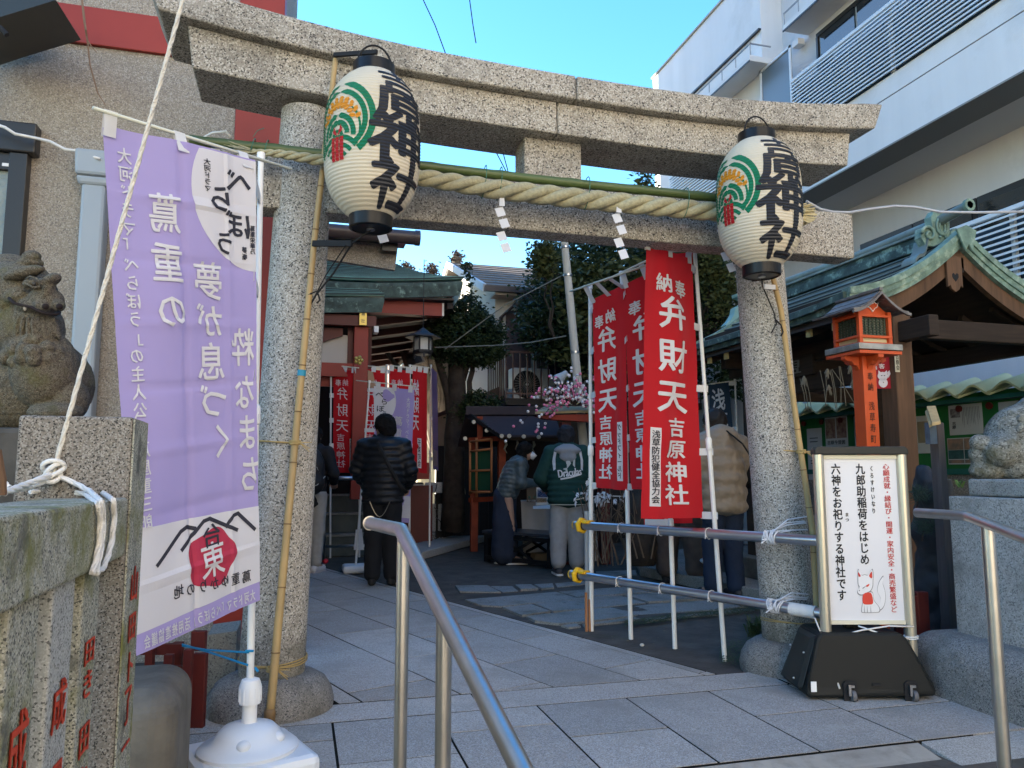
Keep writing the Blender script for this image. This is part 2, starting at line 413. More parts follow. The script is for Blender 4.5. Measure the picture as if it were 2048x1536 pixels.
A19 = radians(19.5); D1 = V((-sin(A19), cos(A19), 0)); D2 = V((cos(A19), sin(A19), 0)); PO = V((2.351, 4.057, 0))
def st(s, t, z=0): return PO + D1*s + D2*t + V((0, 0, z))
SLABS = []
for i, k in enumerate((.86, .94, 1.0, 1.0, 1.06, 1.12)):
    w = (1.05, 1.075, 1.09)[i % 3]
    SLABS.append(mat('paving_granite_tone_%s' % 'abcdef'[i], (.37*k*w, .363*k, .345*k/w), .78, bump=.3, bs=150, speck=(230, (.21*k, .205*k, .195*k), (.47*k, .46*k, .44*k), .6), var=.16, vs=1.6, stain=[((.27*k, .255*k, .225*k), 1.7+.3*i, .50, .72), ((.43*k, .415*k, .38*k), 3.1, .60, .8), ((.15*k, .14*k, .125*k), 26, .70, .76)]))
def slab(root, poly, m, z=0.0, th=0.06, name='paving_slab', gap=0.0095, jit=0.0007):
    c = sum((V(p) for p in poly), V())/len(poly); q = []; P = [V(p) for p in poly]
    P = [p for i, p in enumerate(P) if (p-P[i-1]).length > .01]; n_ = len(P)
    for i in range(n_):
        a, p, b_ = P[i-1], P[i], P[(i+1) % n_]; d1 = (p-a).normalized(); d2 = (b_-p).normalized()
        n1 = V((-d1.y, d1.x, 0)); n2 = V((-d2.y, d2.x, 0))
        if n1.dot(c-p) < 0: n1 = -n1
        if n2.dot(c-p) < 0: n2 = -n2
        m_ = n1+n2; q.append(p + (m_/max(.35, 1+n1.dot(n2)))*(gap*.55+RND.uniform(0, .0012)))
    zz = z + RND.uniform(-jit, jit)
    tx, ty = RND.uniform(-jit, jit), RND.uniform(-jit, jit)
    top = [V((p.x, p.y, zz + tx*(p.x-c.x) + ty*(p.y-c.y))) for p in q]
    b = MB(); b.prism(top, (0, 0, -th))
    if m in (slabm, slabw) and name == 'paving_slab': m = SLABS[RND.randrange(len(SLABS))]
    return b.build(name, m, root)
# mortar bed
g = MB(); g.prism([st(9,-2.1,-.0025), st(9,.02,-.0025), (2.36,4.06,-.0025), (2.62,4.1,-.0025), (3.6,3.9,-.0025),(3.4,2.9,-.0025),(2.6,2.86,-.0025),(-2.6,2.87,-.0025),(-2.6,4.0,-.0025),(0.1,4.2,-.0025)], (0,0,-.05))
paving = structure('paving', g, joint)
def clipY(poly, ymin=None, xmax=None):
    def clip(poly, f):
        out = []
        for i, p in enumerate(poly):
            q = poly[(i+1) % len(poly)]; a, b = f(p), f(q)
            if a >= 0: out.append(p)
            if a*b < 0: t = a/(a-b); out.append(p + (q-p)*t)
        return out
    return clip([V(p) for p in poly], lambda p: p.y-ymin)
rows_t = [(-.45, -.07, 1.41), (-.93, -.45, .93), (-1.41, -.93, 1.39), (-1.89, -1.41, .88)]
for (t0, t1, s0) in rows_t:
    k = -2
    while s0 + .925*k < 6.6:
        a, b = s0+.925*k, s0+.925*(k+1); k += 1
        poly = clipY([st(a,t0), st(b,t0), st(b,t1), st(a,t1)], 4.078)
        if len(poly) > 2 and b > -0.6: slab(paving, poly, slabm if RND.random() < .75 else slabw)
for (t0, t1) in ((-.07, .0), (-2.0, -1.89)):
    for k in range(7):
        poly = clipY([st(-1+k*1.1,t0), st(k*1.1+.1,t0), st(k*1.1+.1,t1), st(-1+k*1.1,t1)], 4.078)
        if len(poly) > 2: slab(paving, poly, slabw)
# threshold course and the apron in line with the gate
for a, b in ((-.2,.9),(.9,2.62)): slab(paving, [V((a,3.79,0)),V((b,3.79,0)),V((b,4.072,0)),V((a,4.072,0))], slabm)
for a, b, ys in ((-.9,.18,(2.87,3.55)),(.18,.67,(2.87,3.25,3.785)),(.67,1.17,(2.87,3.50,3.785)),(1.17,1.65,(2.87,3.31,3.785)),(1.65,2.12,(2.87,3.785)),(2.12,2.6,(2.87,3.35,3.785)),(2.6,3.5,(2.87,3.30,3.785))):
    for y0, y1 in zip(ys, ys[1:]):
        slab(paving, [V((a,y0,0)),V((b,y0,0)),V((b,y1,0)),V((a,y1,0))], slabw if RND.random() < .6 else slabm)
slab(paving, [V((-.9,3.55,0)),V((.18,3.55,0)),V((.18,3.785,0)),V((-.9,3.785,0))], slabw)
slab(paving, [V((2.63,3.79,0)),V((3.5,3.79,0)),V((3.5,4.07,0)),V((2.63,4.07,0))], slabw)
slab(paving, [V((-1.6,2.87,0)),V((-.9,2.87,0)),V((-.9,4.07,0)),V((-1.6,4.07,0))], slabw)
slab(paving, [V((-.9,3.79,0)),V((-.2,3.79,0)),V((-.2,4.07,0)),V((-.9,4.07,0))], slabw)
# slabs that go on down the street at the right
sw = thing('street_slab_row', 'granite slabs sloping away past the right end of the ramp', 'paving', (3.2,2.5,0)); sw['kind'] = 'structure'; del sw['category']
for i, (a, b) in enumerate(((2.62,3.3),(3.3,4.2))):
    b_ = MB(); b_.prism([V((a,1.35,-.2)),V((b,1.35,-.2)),V((b,2.865,-.003)),V((a,2.865,-.003))], (0,0,-.3)); b_.build('paving_slab', slabw, sw, bevel=.003)
# older flags crossing to the basin pavilion
def G(px, py): return at(px, py, Z=0.0)
def sc(pts, x0, y0, k): return [G(x0+p[0]/k, y0+p[1]/k) for p in pts]
oldp = structure('old_paving', MB().prism([p+V((0,0,-.02)) for p in sc([(90,318),(680,262),(1200,230),(2010,370),(1900,385),(700,480),(240,370)],900,1100,3.2)], (0,0,-.03)), joint)
for pts in ([(90,318),(680,268),(810,305),(1090,290),(1000,310),(520,340),(330,362),(200,355)],
            [(690,268),(1180,232),(1330,268),(1090,285),(812,303)],
            [(530,340),(1090,290),(1260,338),(900,374),(660,392)],
            [(330,368),(520,345),(650,393),(460,420)],
            [(480,425),(900,378),(1030,368),(1210,412),(1160,425),(860,460),(700,475),(540,455)],
            [(1040,368),(1270,342),(1640,318),(1900,355),(1800,372),(1215,410)],
            [(1110,288),(1340,270),(1640,312),(1270,335)],
            [(840,476),(1180,428),(1230,442),(930,478),(860,490)],[(700,480),(810,468),(845,488),(760,497)],
            [(1240,440),(1900,375),(1960,388),(1250,455)]):
    slab(oldp, sc(pts,900,1100,3.2), slabd, gap=.012, jit=.006)
# worn kerb stones sunk in the earth
kc = structure('sunken_kerb', MB().prism([p+V((0,0,-.012)) for p in sc([(20,225),(300,210),(650,215),(640,240),(330,268),(60,268)],900,1100,3.2)], (0,0,-.03)), earth)
for pts in ([(30,228),(240,225),(330,268),(60,268)],[(255,225),(400,225),(440,258),(340,266)],[(415,225),(520,222),(570,250),(450,257)],[(535,222),(660,215),(670,242),(585,250)],[(670,212),(860,195),(880,215),(685,238)],[(930,140),(1190,130),(1200,160),(940,175)]):
    slab(kc, sc(pts,900,1100,3.2), slabd, gap=.01, jit=.008, name='kerb_stone')
# pale kerb of the planting bed by the hall
def bedkerb(a, b, w, z):
    return [a, b]
bk = structure('bed_kerb', MB().prism([G(836,1122),G(830,1100),G(975,1068),G(985,1060),G(1290,1020),G(1300,1035),G(1010,1072)], (0,0,.10)), slabw, bevel=.01)
gr = MB()
bed = [G(836,1100), G(975,1068), G(1100,1040), G(1100,1010), G(900,1010), G(740,1060), G(740,1108)]
pb = mat('pebbles', (0.50,0.50,0.49), 0.7, var=0.6, vs=14)
def inpoly(x, y, P):
    c = False
    for i in range(len(P)):
        a, b = P[i], P[i-1]
        if (a.y > y) != (b.y > y) and x < (b.x-a.x)*(y-a.y)/(b.y-a.y)+a.x: c = not c
    return c
xs = [p.x for p in bed]; ys = [p.y for p in bed]; n = 0
for i in range(14000):
    x, y = RND.uniform(min(xs), max(xs)), RND.uniform(min(ys), min(max(ys), 19))
    if inpoly(x, y, bed) and (RND.random() < .9 if y > 12 else RND.random() < .22):
        r = RND.uniform(.012, .03); c = V((x, y, .06+RND.uniform(0, .015))); a = RND.uniform(0, 6.3)
        pts = [V((r*cos(a+t*pi/2)*RND.uniform(.7, 1.2), r*sin(a+t*pi/2)*RND.uniform(.7, 1.2), 0)) for t in range(4)]
        gr.add([c+p for p in pts]+[c+V((0, 0, r*.7))], [(0,1,4),(1,2,4),(2,3,4),(3,0,4)])
kind(gr.build('white_gravel', pb, merge=False, fixn=False), 'stuff')
structure('planting_bed', MB().prism([p+V((0,0,.0)) for p in bed], (0,0,.055)), mat('moss_soil', (0.035,0.042,0.02), 0.95, var=0.5, vs=8, col2=(0.07,0.055,0.035), bump=0.8, bs=25))
# leaf and paper litter on the yard
lm = mat('dry_leaf', (0.20,0.15,0.08), 0.8, var=0.5, vs=5)
lt = MB()
for i in range(420):
    x, y = RND.uniform(1.2, 4.2), RND.uniform(4.3, 11)
    q = (V((x, y, 0))-PO); t = q.dot(D2)
    if t < .06: continue
    r = RND.uniform(.006, .017); a = RND.uniform(0, 6.3); z = yardz(x, y)+.008
    lt.quad(*[V((x+r*cos(a+k*pi/2)*(1 if k % 2 else .45), y+r*sin(a+k*pi/2)*(1 if k % 2 else .45), z+RND.uniform(0, .006))) for k in range(4)])
kind(lt.build('leaf_litter', lm, merge=False, fixn=False), 'stuff')

# ---------------- stone torii ----------------
TX = 1.36
torii = thing('stone_torii', 'weathered granite torii gate spanning the shrine entrance', 'torii gate', (TX, 4.09, 0))
def kz(x, b, c): s = (x-TX)/2.14; return b + c*abs(s)**2.6 - 0.022*(x-TX)
def curved(x0, x1, y0, y1, zb, cb, zt, ct, sl=0.0, n=26):
    """a lengthwise curved beam; sl slants the ends outwards to the top"""
    b = MB(); P = []
    for i in range(n+1):
        x = x0+(x1-x0)*i/n
        e = (abs(sl)*(1 if sl > 0 else -1) if (i == n and sl > 0) or (i == 0 and sl < 0) else 0)
        P.append([V((x, y0, kz(x, zb, cb))), V((x+e, y0-.0, kz(x, zt, ct))), V((x+e, y1, kz(x, zt, ct))), V((x, y1, kz(x, zb, cb)))])
    vs = [p for q in P for p in q]; fs = [(0,1,2,3), (4*n, 4*n+1, 4*n+2, 4*n+3)]
    for i in range(n):
        for k in range(4): fs.append((4*i+k, 4*i+(k+1) % 4, 4*(i+1)+(k+1) % 4, 4*(i+1)+k))
    return b.add(vs, fs)
JX = 1.435
curved(-.74, JX-.002, 3.84, 4.34, 3.235, .13, 3.375, .165, -.07).build('kasagi_beam', granite, torii, bevel=.012)
curved(JX+.002, 3.44, 3.84, 4.34, 3.235, .13, 3.375, .165, .07).build('kasagi_beam', granite, torii, bevel=.012)
curved(-.58, 1.338, 3.90, 4.28, 3.045, .09, 3.234, .131, -.03).build('shimaki_beam', granite, torii, bevel=.010)
curved(1.342, 3.27, 3.90, 4.28, 3.045, .09, 3.234, .131, .03).build('shimaki_beam', granite, torii, bevel=.010)
for s in (0,):
    MB().box(-.66, 3.37, 4.0, 4.17, 2.505, 2.80).build('nuki_beam', granite, torii, bevel=.012)
    MB().box(1.172, 1.517, 3.99, 4.19, 2.803, 3.05).build('centre_strut', granite, torii, bevel=.01)
for bx, tx in ((-.105, -.015), (2.845, 2.70)):
    b = MB(); pts = [V((bx+(tx-bx)*t, 4.09, .13+(3.07-.13)*t)) for t in [i/12 for i in range(13)]]
    b.tube(pts, [.158-.018*(i/12) for i in range(13)], 40); b.build('pillar', granite_p, torii, smooth=True, auto=40)
    b = MB(); b.lathe([(0,-.04),(.295,-.04),(.305,.03),(.292,.085),(.26,.135),(.21,.165),(.17,.172),(0,.172)], (bx, 4.09, 0), 40, sx=1.0, sy=.9)
    b.build('base_stone', granite_base, torii, smooth=True, auto=50)
# ---------------- building at the left: speckled cream render with red beams ----------------
lb = thing('shop_building', 'cream stucco building with red beams behind the left lion dog', 'building', (-6, 6, 0))
LY = 5.3
w = MB(); w.box(-16, -.5, LY, 9.5, -.03, 3.93); w.box(-16, -.5, LY, 9.5, 4.19, 14.6)
w.box(-16, -.5, LY+.351, 9.5, 3.931, 4.189); w.box(-16, -4.3, 9.51, 21.0, 0, 14.8)  # rear block: unseen, added to keep sun off the yard and white building
w.build('wall', stucco, lb)
MB().box(-16, -.5, LY-.03, LY+.35, 3.931, 4.189).build('beam', redpaint, lb, bevel=.005)
MB().box(-.498, -.2, LY-.025, LY+.33, -.03, 14.6).build('column', redpaint, lb, bevel=.005)
MB().box(-.499, -.21, LY+.3301, 9.5, -.03, 14.6).build('wall', stucco, lb)
# rear wing with gutter whose underside slopes
w = MB(); w.prism([(-.198,6.3,2.92),(.717,6.3,2.838),(.74,6.3,3.055),(-.198,6.3,3.055)], (0,.05,0)); w.build('wing_wall', stucco, lb)
b = MB(); b.box(-.198,.80,6.22,6.4,3.057,3.09); b.build('eave_board', dark, lb)
brn = mat('brown_gutter', (0.07,0.05,0.045), 0.35)
gt = MB(); gt.tube([(-.2,6.15,3.085),(.90,6.15,3.08)], .058, 16); gt.tube([(.86,6.15,3.081),(.90,6.15,3.081)], .064, 16)
for x in (.62,): gt.tube([(x,6.15,3.082),(x+.02,6.15,3.082)], .064, 16)
gt.build('gutter', brn, lb, smooth=True, auto=40)
MB().box(.60,.72,6.2,6.3,2.97,3.05).build('gutter_bracket', dark, lb)
# shuttered window
wn_ = MB(); wn_.box(-2.6,-1.655,LY-.10,LY,3.13,3.325).build('shutter_box', dark, lb, bevel=.01)
wf = MB(); wf.box(-1.80,-1.70,LY-.08,LY,1.6,3.13); wf.box(-2.6,-1.8,LY-.06,LY,3.02,3.13); wf.box(-2.6,-1.7,LY-.06,LY,1.55,1.62)
win = wf.build('window', dark, lb, bevel=.004)
frost = mat('frosted_glass', (0.22,0.27,0.25), 0.25, spec=0.8, bump=1.0, bs=45, var=.3, vs=4)
MB().box(-2.6,-1.80,LY-.03,LY-.004,1.62,3.02).build('pane', frost, win)
MB().box(-1.84,-1.80,LY-.065,LY-.055,3.04,3.06).build('sticker', whitepaint, win)
dp = MB(); pipe = mat('grey_downpipe', (0.34,0.38,0.41), 0.4)
dp.box(-1.375,-1.235,LY-.14,LY-.01,0,2.98)
dp.build('downpipe', pipe, lb, bevel=.02)
h = MB(); h.prism([(-1.41,LY-.17,3.0),(-1.20,LY-.17,3.0),(-1.19,LY-.17,3.17),(-1.42,LY-.17,3.17)], (0,.165,0)); h.prism([(-1.39,LY-.15,2.94),(-1.22,LY-.15,2.94),(-1.20,LY-.16,3.0),(-1.41,LY-.16,3.0)], (0,.15,0))
h.build('rain_hopper', pipe, lb, bevel=.02)
# dark eave at the top left corner, near
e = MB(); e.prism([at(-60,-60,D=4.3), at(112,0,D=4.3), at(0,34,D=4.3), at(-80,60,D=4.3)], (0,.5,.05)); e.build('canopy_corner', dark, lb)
e = MB(); e.tube([at(-30,50,D=3.6), at(0,55,D=3.6), at(14,70,D=3.6)], .012, 8); tag(e.build('lamp_bracket', blackmat), 'black curved bracket end poking in under the dark eave', 'bracket')
# loose cable and vine
tag(MB().tube([at(-20,245,Y=5.1), at(10,255,Y=5.1), at(30,268,Y=5.1), at(70,276,Y=5.15), at(100,283,Y=5.15), at(130,299,Y=5.15), at(155,302,Y=5.15), at(180,312,Y=5.15), at(200,318,Y=5.12)], .010, 8).build('cable', whitep, smooth=True), 'loose white cable sagging across the cream wall to the rain hopper', 'cable')
tag(MB().tube([at(392,292,Y=4.6), at(400,280,Y=4.5), at(425,266,Y=4.4), at(452,263,Y=4.4), at(462,275,Y=4.4)], .008, 8).build('cable', whitep, smooth=True), 'white cable loop arching over the left end of the green bamboo', 'cable')
vn = MB(); vn.tube([at(163,-10,Y=5.0), at(168,40,Y=5.0), at(176,90,Y=5.05), at(180,130,Y=5.05), at(195,185,Y=5.1), at(211,211,Y=5.1)], [.007,.006,.006,.005,.004,.002], 6)
vn.tube([at(166,10,Y=5.0), at(172,60,Y=5.0), at(175,80,Y=5.05), at(182,92,Y=5.05), at(194,105,Y=5.05)], [.005,.005,.004,.004,.002], 6)
tag(vn.build('dry_vine', mat('dry_vine', (0.22,0.14,0.09), .8)), 'thin dry brown vine hanging over the red beam', 'vine')

# ---------------- building across the street, its lit front mirrored in the rails ----------------
ob = thing('opposite_building', 'sunlit cream row building across the street behind the viewer', 'building', (16, -14, 0))
sunny = mat('cream_facade', (0.82,0.74,0.62), 0.9, var=.06)
w = MB(); w.box(-3.5, 44, -19, -8.5, -.42, 12); w.build('wall', sunny, ob)
for i in range(14):
    for j in range(4):
        if (i+j) % 1 == 0: MB().box(2+i*3, 3.1+i*3, -8.498, -8.45, .8+j*3, 2.0+j*3).build('window', glass, ob)

# ---------------- white building at the right ----------------
rb = thing('white_apartment_building', 'white multi-storey building with louvred balconies behind the pavilion', 'building', (10, 9, 0))
BX = 7.1
w = MB()
w.box(7.55, 20, -3, 10.4, 5.93, 9.66); w.box(7.15, 20, 10.401, 14.4, 6.19, 9.66)            # upper wall
w.box(BX, 7.549, -3, 14.3, 5.285, 5.905)         # balcony front band, lower half
w.box(BX+.004, 7.549, -3, 14.3, 5.925, 6.185)    # band above the joint
w.box(8.2, 20, -3, 14.0, 3.9, 5.284)             # recessed storey wall above windows
w.box(8.2, 20, -3, 14.0, 1.0, 3.9)
w.box(BX, 7.5, -3, 14.0, -.03, 3.13)             # lower parapet and base wall
w.build('wall', whitewall, rb)
MB().box(BX+.012, 7.54, -3, 14.29, 5.905, 5.925).build('joint_groove', mat('groove', (0.2,0.19,0.18), .9), rb)
MB().box(7.549, 8.2, -3, 14.0, 5.26, 5.284).build('soffit', mat('soffit_grey', (0.62,0.62,0.61), .9), rb)
MB().box(BX-.02, 7.549, -3, 14.3, 5.262, 5.284).build('drip_edge', mat('drip', (0.25,0.25,0.24), .8), rb)
MB().box(7.12, 20, -3, 14.43, 9.662, 9.70).build('roof_coping', mat('coping', (0.40,0.36,0.30), .7), rb)
# cornices and canopies on the upper wall
MB().box(7.10, 7.148, 10.402, 14.4, 8.44, 8.47).build('cornice', dark, rb)
_cp = at(1500,121,X=6.75)
for (y0, y1, z, xo, xi) in ((_cp.y, _cp.y+2.6, _cp.z, 6.75, 7.148), (7.6, 9.75, 8.02, 7.1, 7.548)):
    c = MB(); c.box(xo, xi, y0, y1, z, z+.10).build('canopy', whitewall, rb, bevel=.01)
    r = MB()
    r.beam((xo+.02,y0,z+.30),(xo+.02,y1,z+.30),.02,.02)
    for k in range(7): r.beam((xo+.02,y0+.01+(y1-y0-.02)*k/6,z+.1),(xo+.02,y0+.01+(y1-y0-.02)*k/6,z+.3),.012,.012)
    r.beam((xo+.02,y0+.01,z+.30),(xi,y0+.01,z+.30),.02,.02); r.build('canopy_rail', mat('thin_rail', (0.35,0.36,0.38), .5), rb)
    d = MB(); d.box(xo-.015,xo-.002,y0,y1,z-.015,z+.012); d.build('canopy_lip', dark, rb)
# upper windows behind the louvres
uw = MB(); uw.box(7.50,7.548,4.5,9.5,6.4,7.92)
fr = uw.build('window', whitewall, rb)
for k in range(6):
    y = 4.6+k*.8; MB().box(7.47,7.498,y+.03,y+.77,6.5,7.80).build('pane', glass, fr)
fb = MB(); fb.box(7.46,7.499,4.5,9.45,7.80,7.86); fb.box(7.46,7.499,9.42,9.46,6.4,7.80); fb.build('frame', dark, fr)
# louvred screens: each slat a part
lv = mat('louvre_metal', (0.66,0.71,0.74), .35)
def louvre(y0, y1, z0, z1, n, posts):
    me = None
    for i in range(n):
        z = z0+(z1-z0)*(i+.5)/n
        b = MB(); b.obox((BX-.02,(y0+y1)/2,z),(.05,0,.02),(0,y1-y0,0),(-.006,0,.014) if 0 else (0,0,.022)); b.build('louvre_slat', lv, rb)
    for y in posts: MB().box(BX+.012,BX+.05,y-.025,y+.025,z0,z1).build('louvre_post', lv, rb)
    MB().box(BX-.05,BX+.01,y0,y1,z1,z1+.05).build('top_rail', lv, rb, bevel=.005)
louvre(4.2, 9.57, 6.20, 7.06, 15, (4.3,6,7.6,9.5)); louvre(10.42, 13.6, 6.20, 7.06, 15, (10.5,12,13.5))
MB().box(BX+.10,BX+.14,4.2,13.6,6.19,7.0).build('louvre_shade_sheet', mat('louvre_shadow', (0.06,0.09,0.12), .6), rb)  # dark sheets behind both louvre runs, shade between slats put in as colour
louvre(2.5, 9.5, 3.15, 3.86, 11, (3,4.6,6.1,7.6,9.2))
MB().box(BX+.10,BX+.14,2.5,9.5,3.14,3.80).build('louvre_shade_sheet', MATS['louvre_shadow'], rb)
s = MB(); s.box(BX,BX+.02,9.6,10.38,6.19,7.66); sp_ = s.build('screen_panel', mat('frosted_panel', (0.14,0.19,0.24), .3), rb)
f = MB(); f.box(BX-.02,BX-.001,9.58,9.62,6.19,7.7); f.box(BX-.02,BX-.001,10.36,10.40,6.19,7.7); f.box(BX-.02,BX-.001,9.58,10.4,7.66,7.7); f.build('panel_frame', bluewhite, sp_)
# lower windows
for k in range(7):
    y = 2.2+k*1.05
    f = MB(); f.box(8.13,8.199,y,y+1.03,2.6,4.6); wf = f.build('window', dark, rb)
    MB().box(8.10,8.128,y+.05,y+.98,3.0,4.5).build('pane', glass, wf)
bs = mat('blue_shutter', (0.03,0.14,0.42), .5)
for (y0, y1, z0, z1) in ((4.95,5.5,3.95,4.30),):
    r = MB(); r.box(7.9,7.93,y0,y1,z0,z1); blu = r.build('blue_banner_board', bs, rb)
    for k in range(5): MB().box(7.88,7.898,y0,y1,z0+.06+.06*k,z0+.075+.06*k).build('board_slat', lv, blu)
MB().box(7.4,7.52,9.8,9.95,7.9,8.0).build('wall_lamp', whitepaint, rb)
MB().lathe([(.0,0),(.14,0),(.14,.05),(.1,.12),(0,.12)], (7.0,5.35,5.99), 20, axis=(-1,0,0)).build('vent_hood', mat('grey_hood', (0.3,0.3,0.3), .5), rb, smooth=True, auto=40)

# ---------------- notice wall with wavy tiled top ----------------
nw = thing('notice_wall', 'green notice wall with pale wavy tiled coping behind the pavilion', 'wall', (6.6, 6, 0))
green = mat('green_board', (0.018,0.15,0.035), .6, var=.2, vs=2); tealb = mat('teal_trim', (0.02,0.12,0.10), .6)
tilem = mat('wavy_tile', (0.66,0.69,0.40), .5, var=.15, vs=4)
NX = 6.55
MB().box(NX,NX+.25,2.8,9.9,-.03,1.125).build('base_wall', mat('beige_wall', (0.23,0.20,0.17), .9, speck=(90,(0.12,0.11,0.1),(0.34,0.31,0.28))), nw)
MB().box(NX-.03,NX+.25,2.8,9.9,1.127,1.95).build('board', green, nw)
MB().box(NX-.05,NX-.032,2.8,9.9,1.13,1.19).build('trim', tealb, nw)
MB().box(NX-.16,NX+.3,2.8,9.9,1.85,1.89).build('trim', tealb, nw)
P_ = .36
for k in range(19):
    y0 = 2.9+k*P_
    t = MB(); t.shell(lambda u, v: V((NX-.24+.42*v, y0+(P_+.03)*u, 1.905+.13*v + .045*(1-cos(2*pi*u))*1.0 + .02*u)), 14, 3, .022)
    t.build('roof_tile', tilem, nw, smooth=True, auto=50)
    MB().lathe([(0,0),(.035,0),(.035,.02),(0,.02)], (NX-.05,y0+.18,1.80), 12, axis=(-1,0,0)).build('rafter_end', darkred, nw)
paperm = mat('poster_paper', (0.50,0.51,0.50), .7, var=.06)
ink = mat('ink_grey', (0.10,0.10,0.11), .8); inkb = mat('ink_black', (0.015,0.015,0.017), .8)
def poster(px0, py0, px1, py1, label, style, X=NX-.035):
    a, b = at(px0, py0, X=X), at(px1, py1, X=X)     # a nearer top-left? y decreases to the right
    y0, y1, z0, z1 = a.y, b.y, min(a.z, b.z), max(a.z, b.z)
    p = thing('poster', label, 'poster', (X, (y0+y1)/2, z0), 'posters on the green notice wall')
    MB().box(X-.006, X-.001, min(y0, y1), max(y0, y1), z0, z1).build('sheet', paperm, p)
    fn = lambda u, v, e=0: V((X-.009-e, y0+(y1-y0)*u, z1-(z1-z0)*v))
    if style == 'lines':
        it = [([(u, .1), (u+.012, .1), (u+.012, .35+.5*RND.random()), (u, .35+.5*RND.random())],) for u in [.42+.045*i for i in range(12)]]
        letters(it, fn, 'printed_lines', ink, p); letters([([(.06,.12),(.36,.12),(.36,.42),(.06,.42)],)], fn, 'printed_photo', mat('photo_dark', (0.06,0.05,0.07), .6, var=.8, vs=25, col2=(0.3,0.28,0.27)), p)
        letters(column('吉原', .16, .55, .8, .12), fn, 'printed_heading', inkb, p)
    elif style == 'photo':
        for (u0, u1) in ((.03,.48),(.53,.97)):
            letters([([(u0,.05),(u1,.05),(u1,.72),(u0,.72)],)], fn, 'printed_photo', mat('photo_brown', (0.16,0.07,0.06), .6, var=.9, vs=16, col2=(0.32,0.24,0.18)), p)
        letters(row('吉原今昔図', .86, .08, .9, .14), fn, 'printed_heading', inkb, p)
    elif style == 'map':
        letters([([(.08,.15),(.9,.15),(.9,.72),(.08,.72)],)], fn, 'printed_map', mat('map_tan', (0.30,0.25,0.16), .7, var=.2, vs=12), p)
    elif style == 'scene':
        m1 = mat('print_dusk', (0.34,0.20,0.13), .6, var=.6, vs=9, col2=(0.12,0.12,0.11)); m2 = mat('print_teal', (0.04,0.11,0.11), .6, var=.5, vs=12)
        for (u0, u1) in ((.02,.49),(.51,.98)):
            letters([([(u0,.03),(u1,.03),(u1,.45),(u0,.45)],)], fn, 'printed_sky', m1, p); letters([([(u0,.46),(u1,.46),(u1,.80),(u0,.80)],)], fn, 'printed_water', m2, p); letters([([(u0,.83),(u1,.83),(u1,.96),(u0,.96)],)], fn, 'printed_water', m1, p)
    elif style == 'text':
        it = [([(.2, v), (.8-.2*RND.random(), v), (.8-.2*RND.random(), v+.02), (.2, v+.02)],) for v in (.18,.25,.42,.47,.62,.67,.82)]
        letters(it, fn, 'printed_lines', ink, p)
poster(1614,858,1648,960,'narrow text-only poster left of the brown picture poster','text')
poster(1650,836,1697,892,'brown two-picture poster just left of the orange lantern post','photo')
poster(1708,833,1746,930,'white poster half hidden behind the orange lantern post','lines')
poster(1832,833,1872,906,'tan map poster just behind the small roofed wooden post','map')
poster(1818,822,1830,930,'edge of a white poster showing right of the brown pavilion post','text')
poster(1897,812,1968,867,'white article poster with a dark photo in its top corner','lines')
poster(1895,877,1966,928,'wide brown and teal picture poster left of the right lion dog','scene')
poster(1997,805,2075,870,'white text poster cut off by the right edge of the photo','text')
poster(1655,895,1698,935,'white caption strip under the brown picture poster','text')

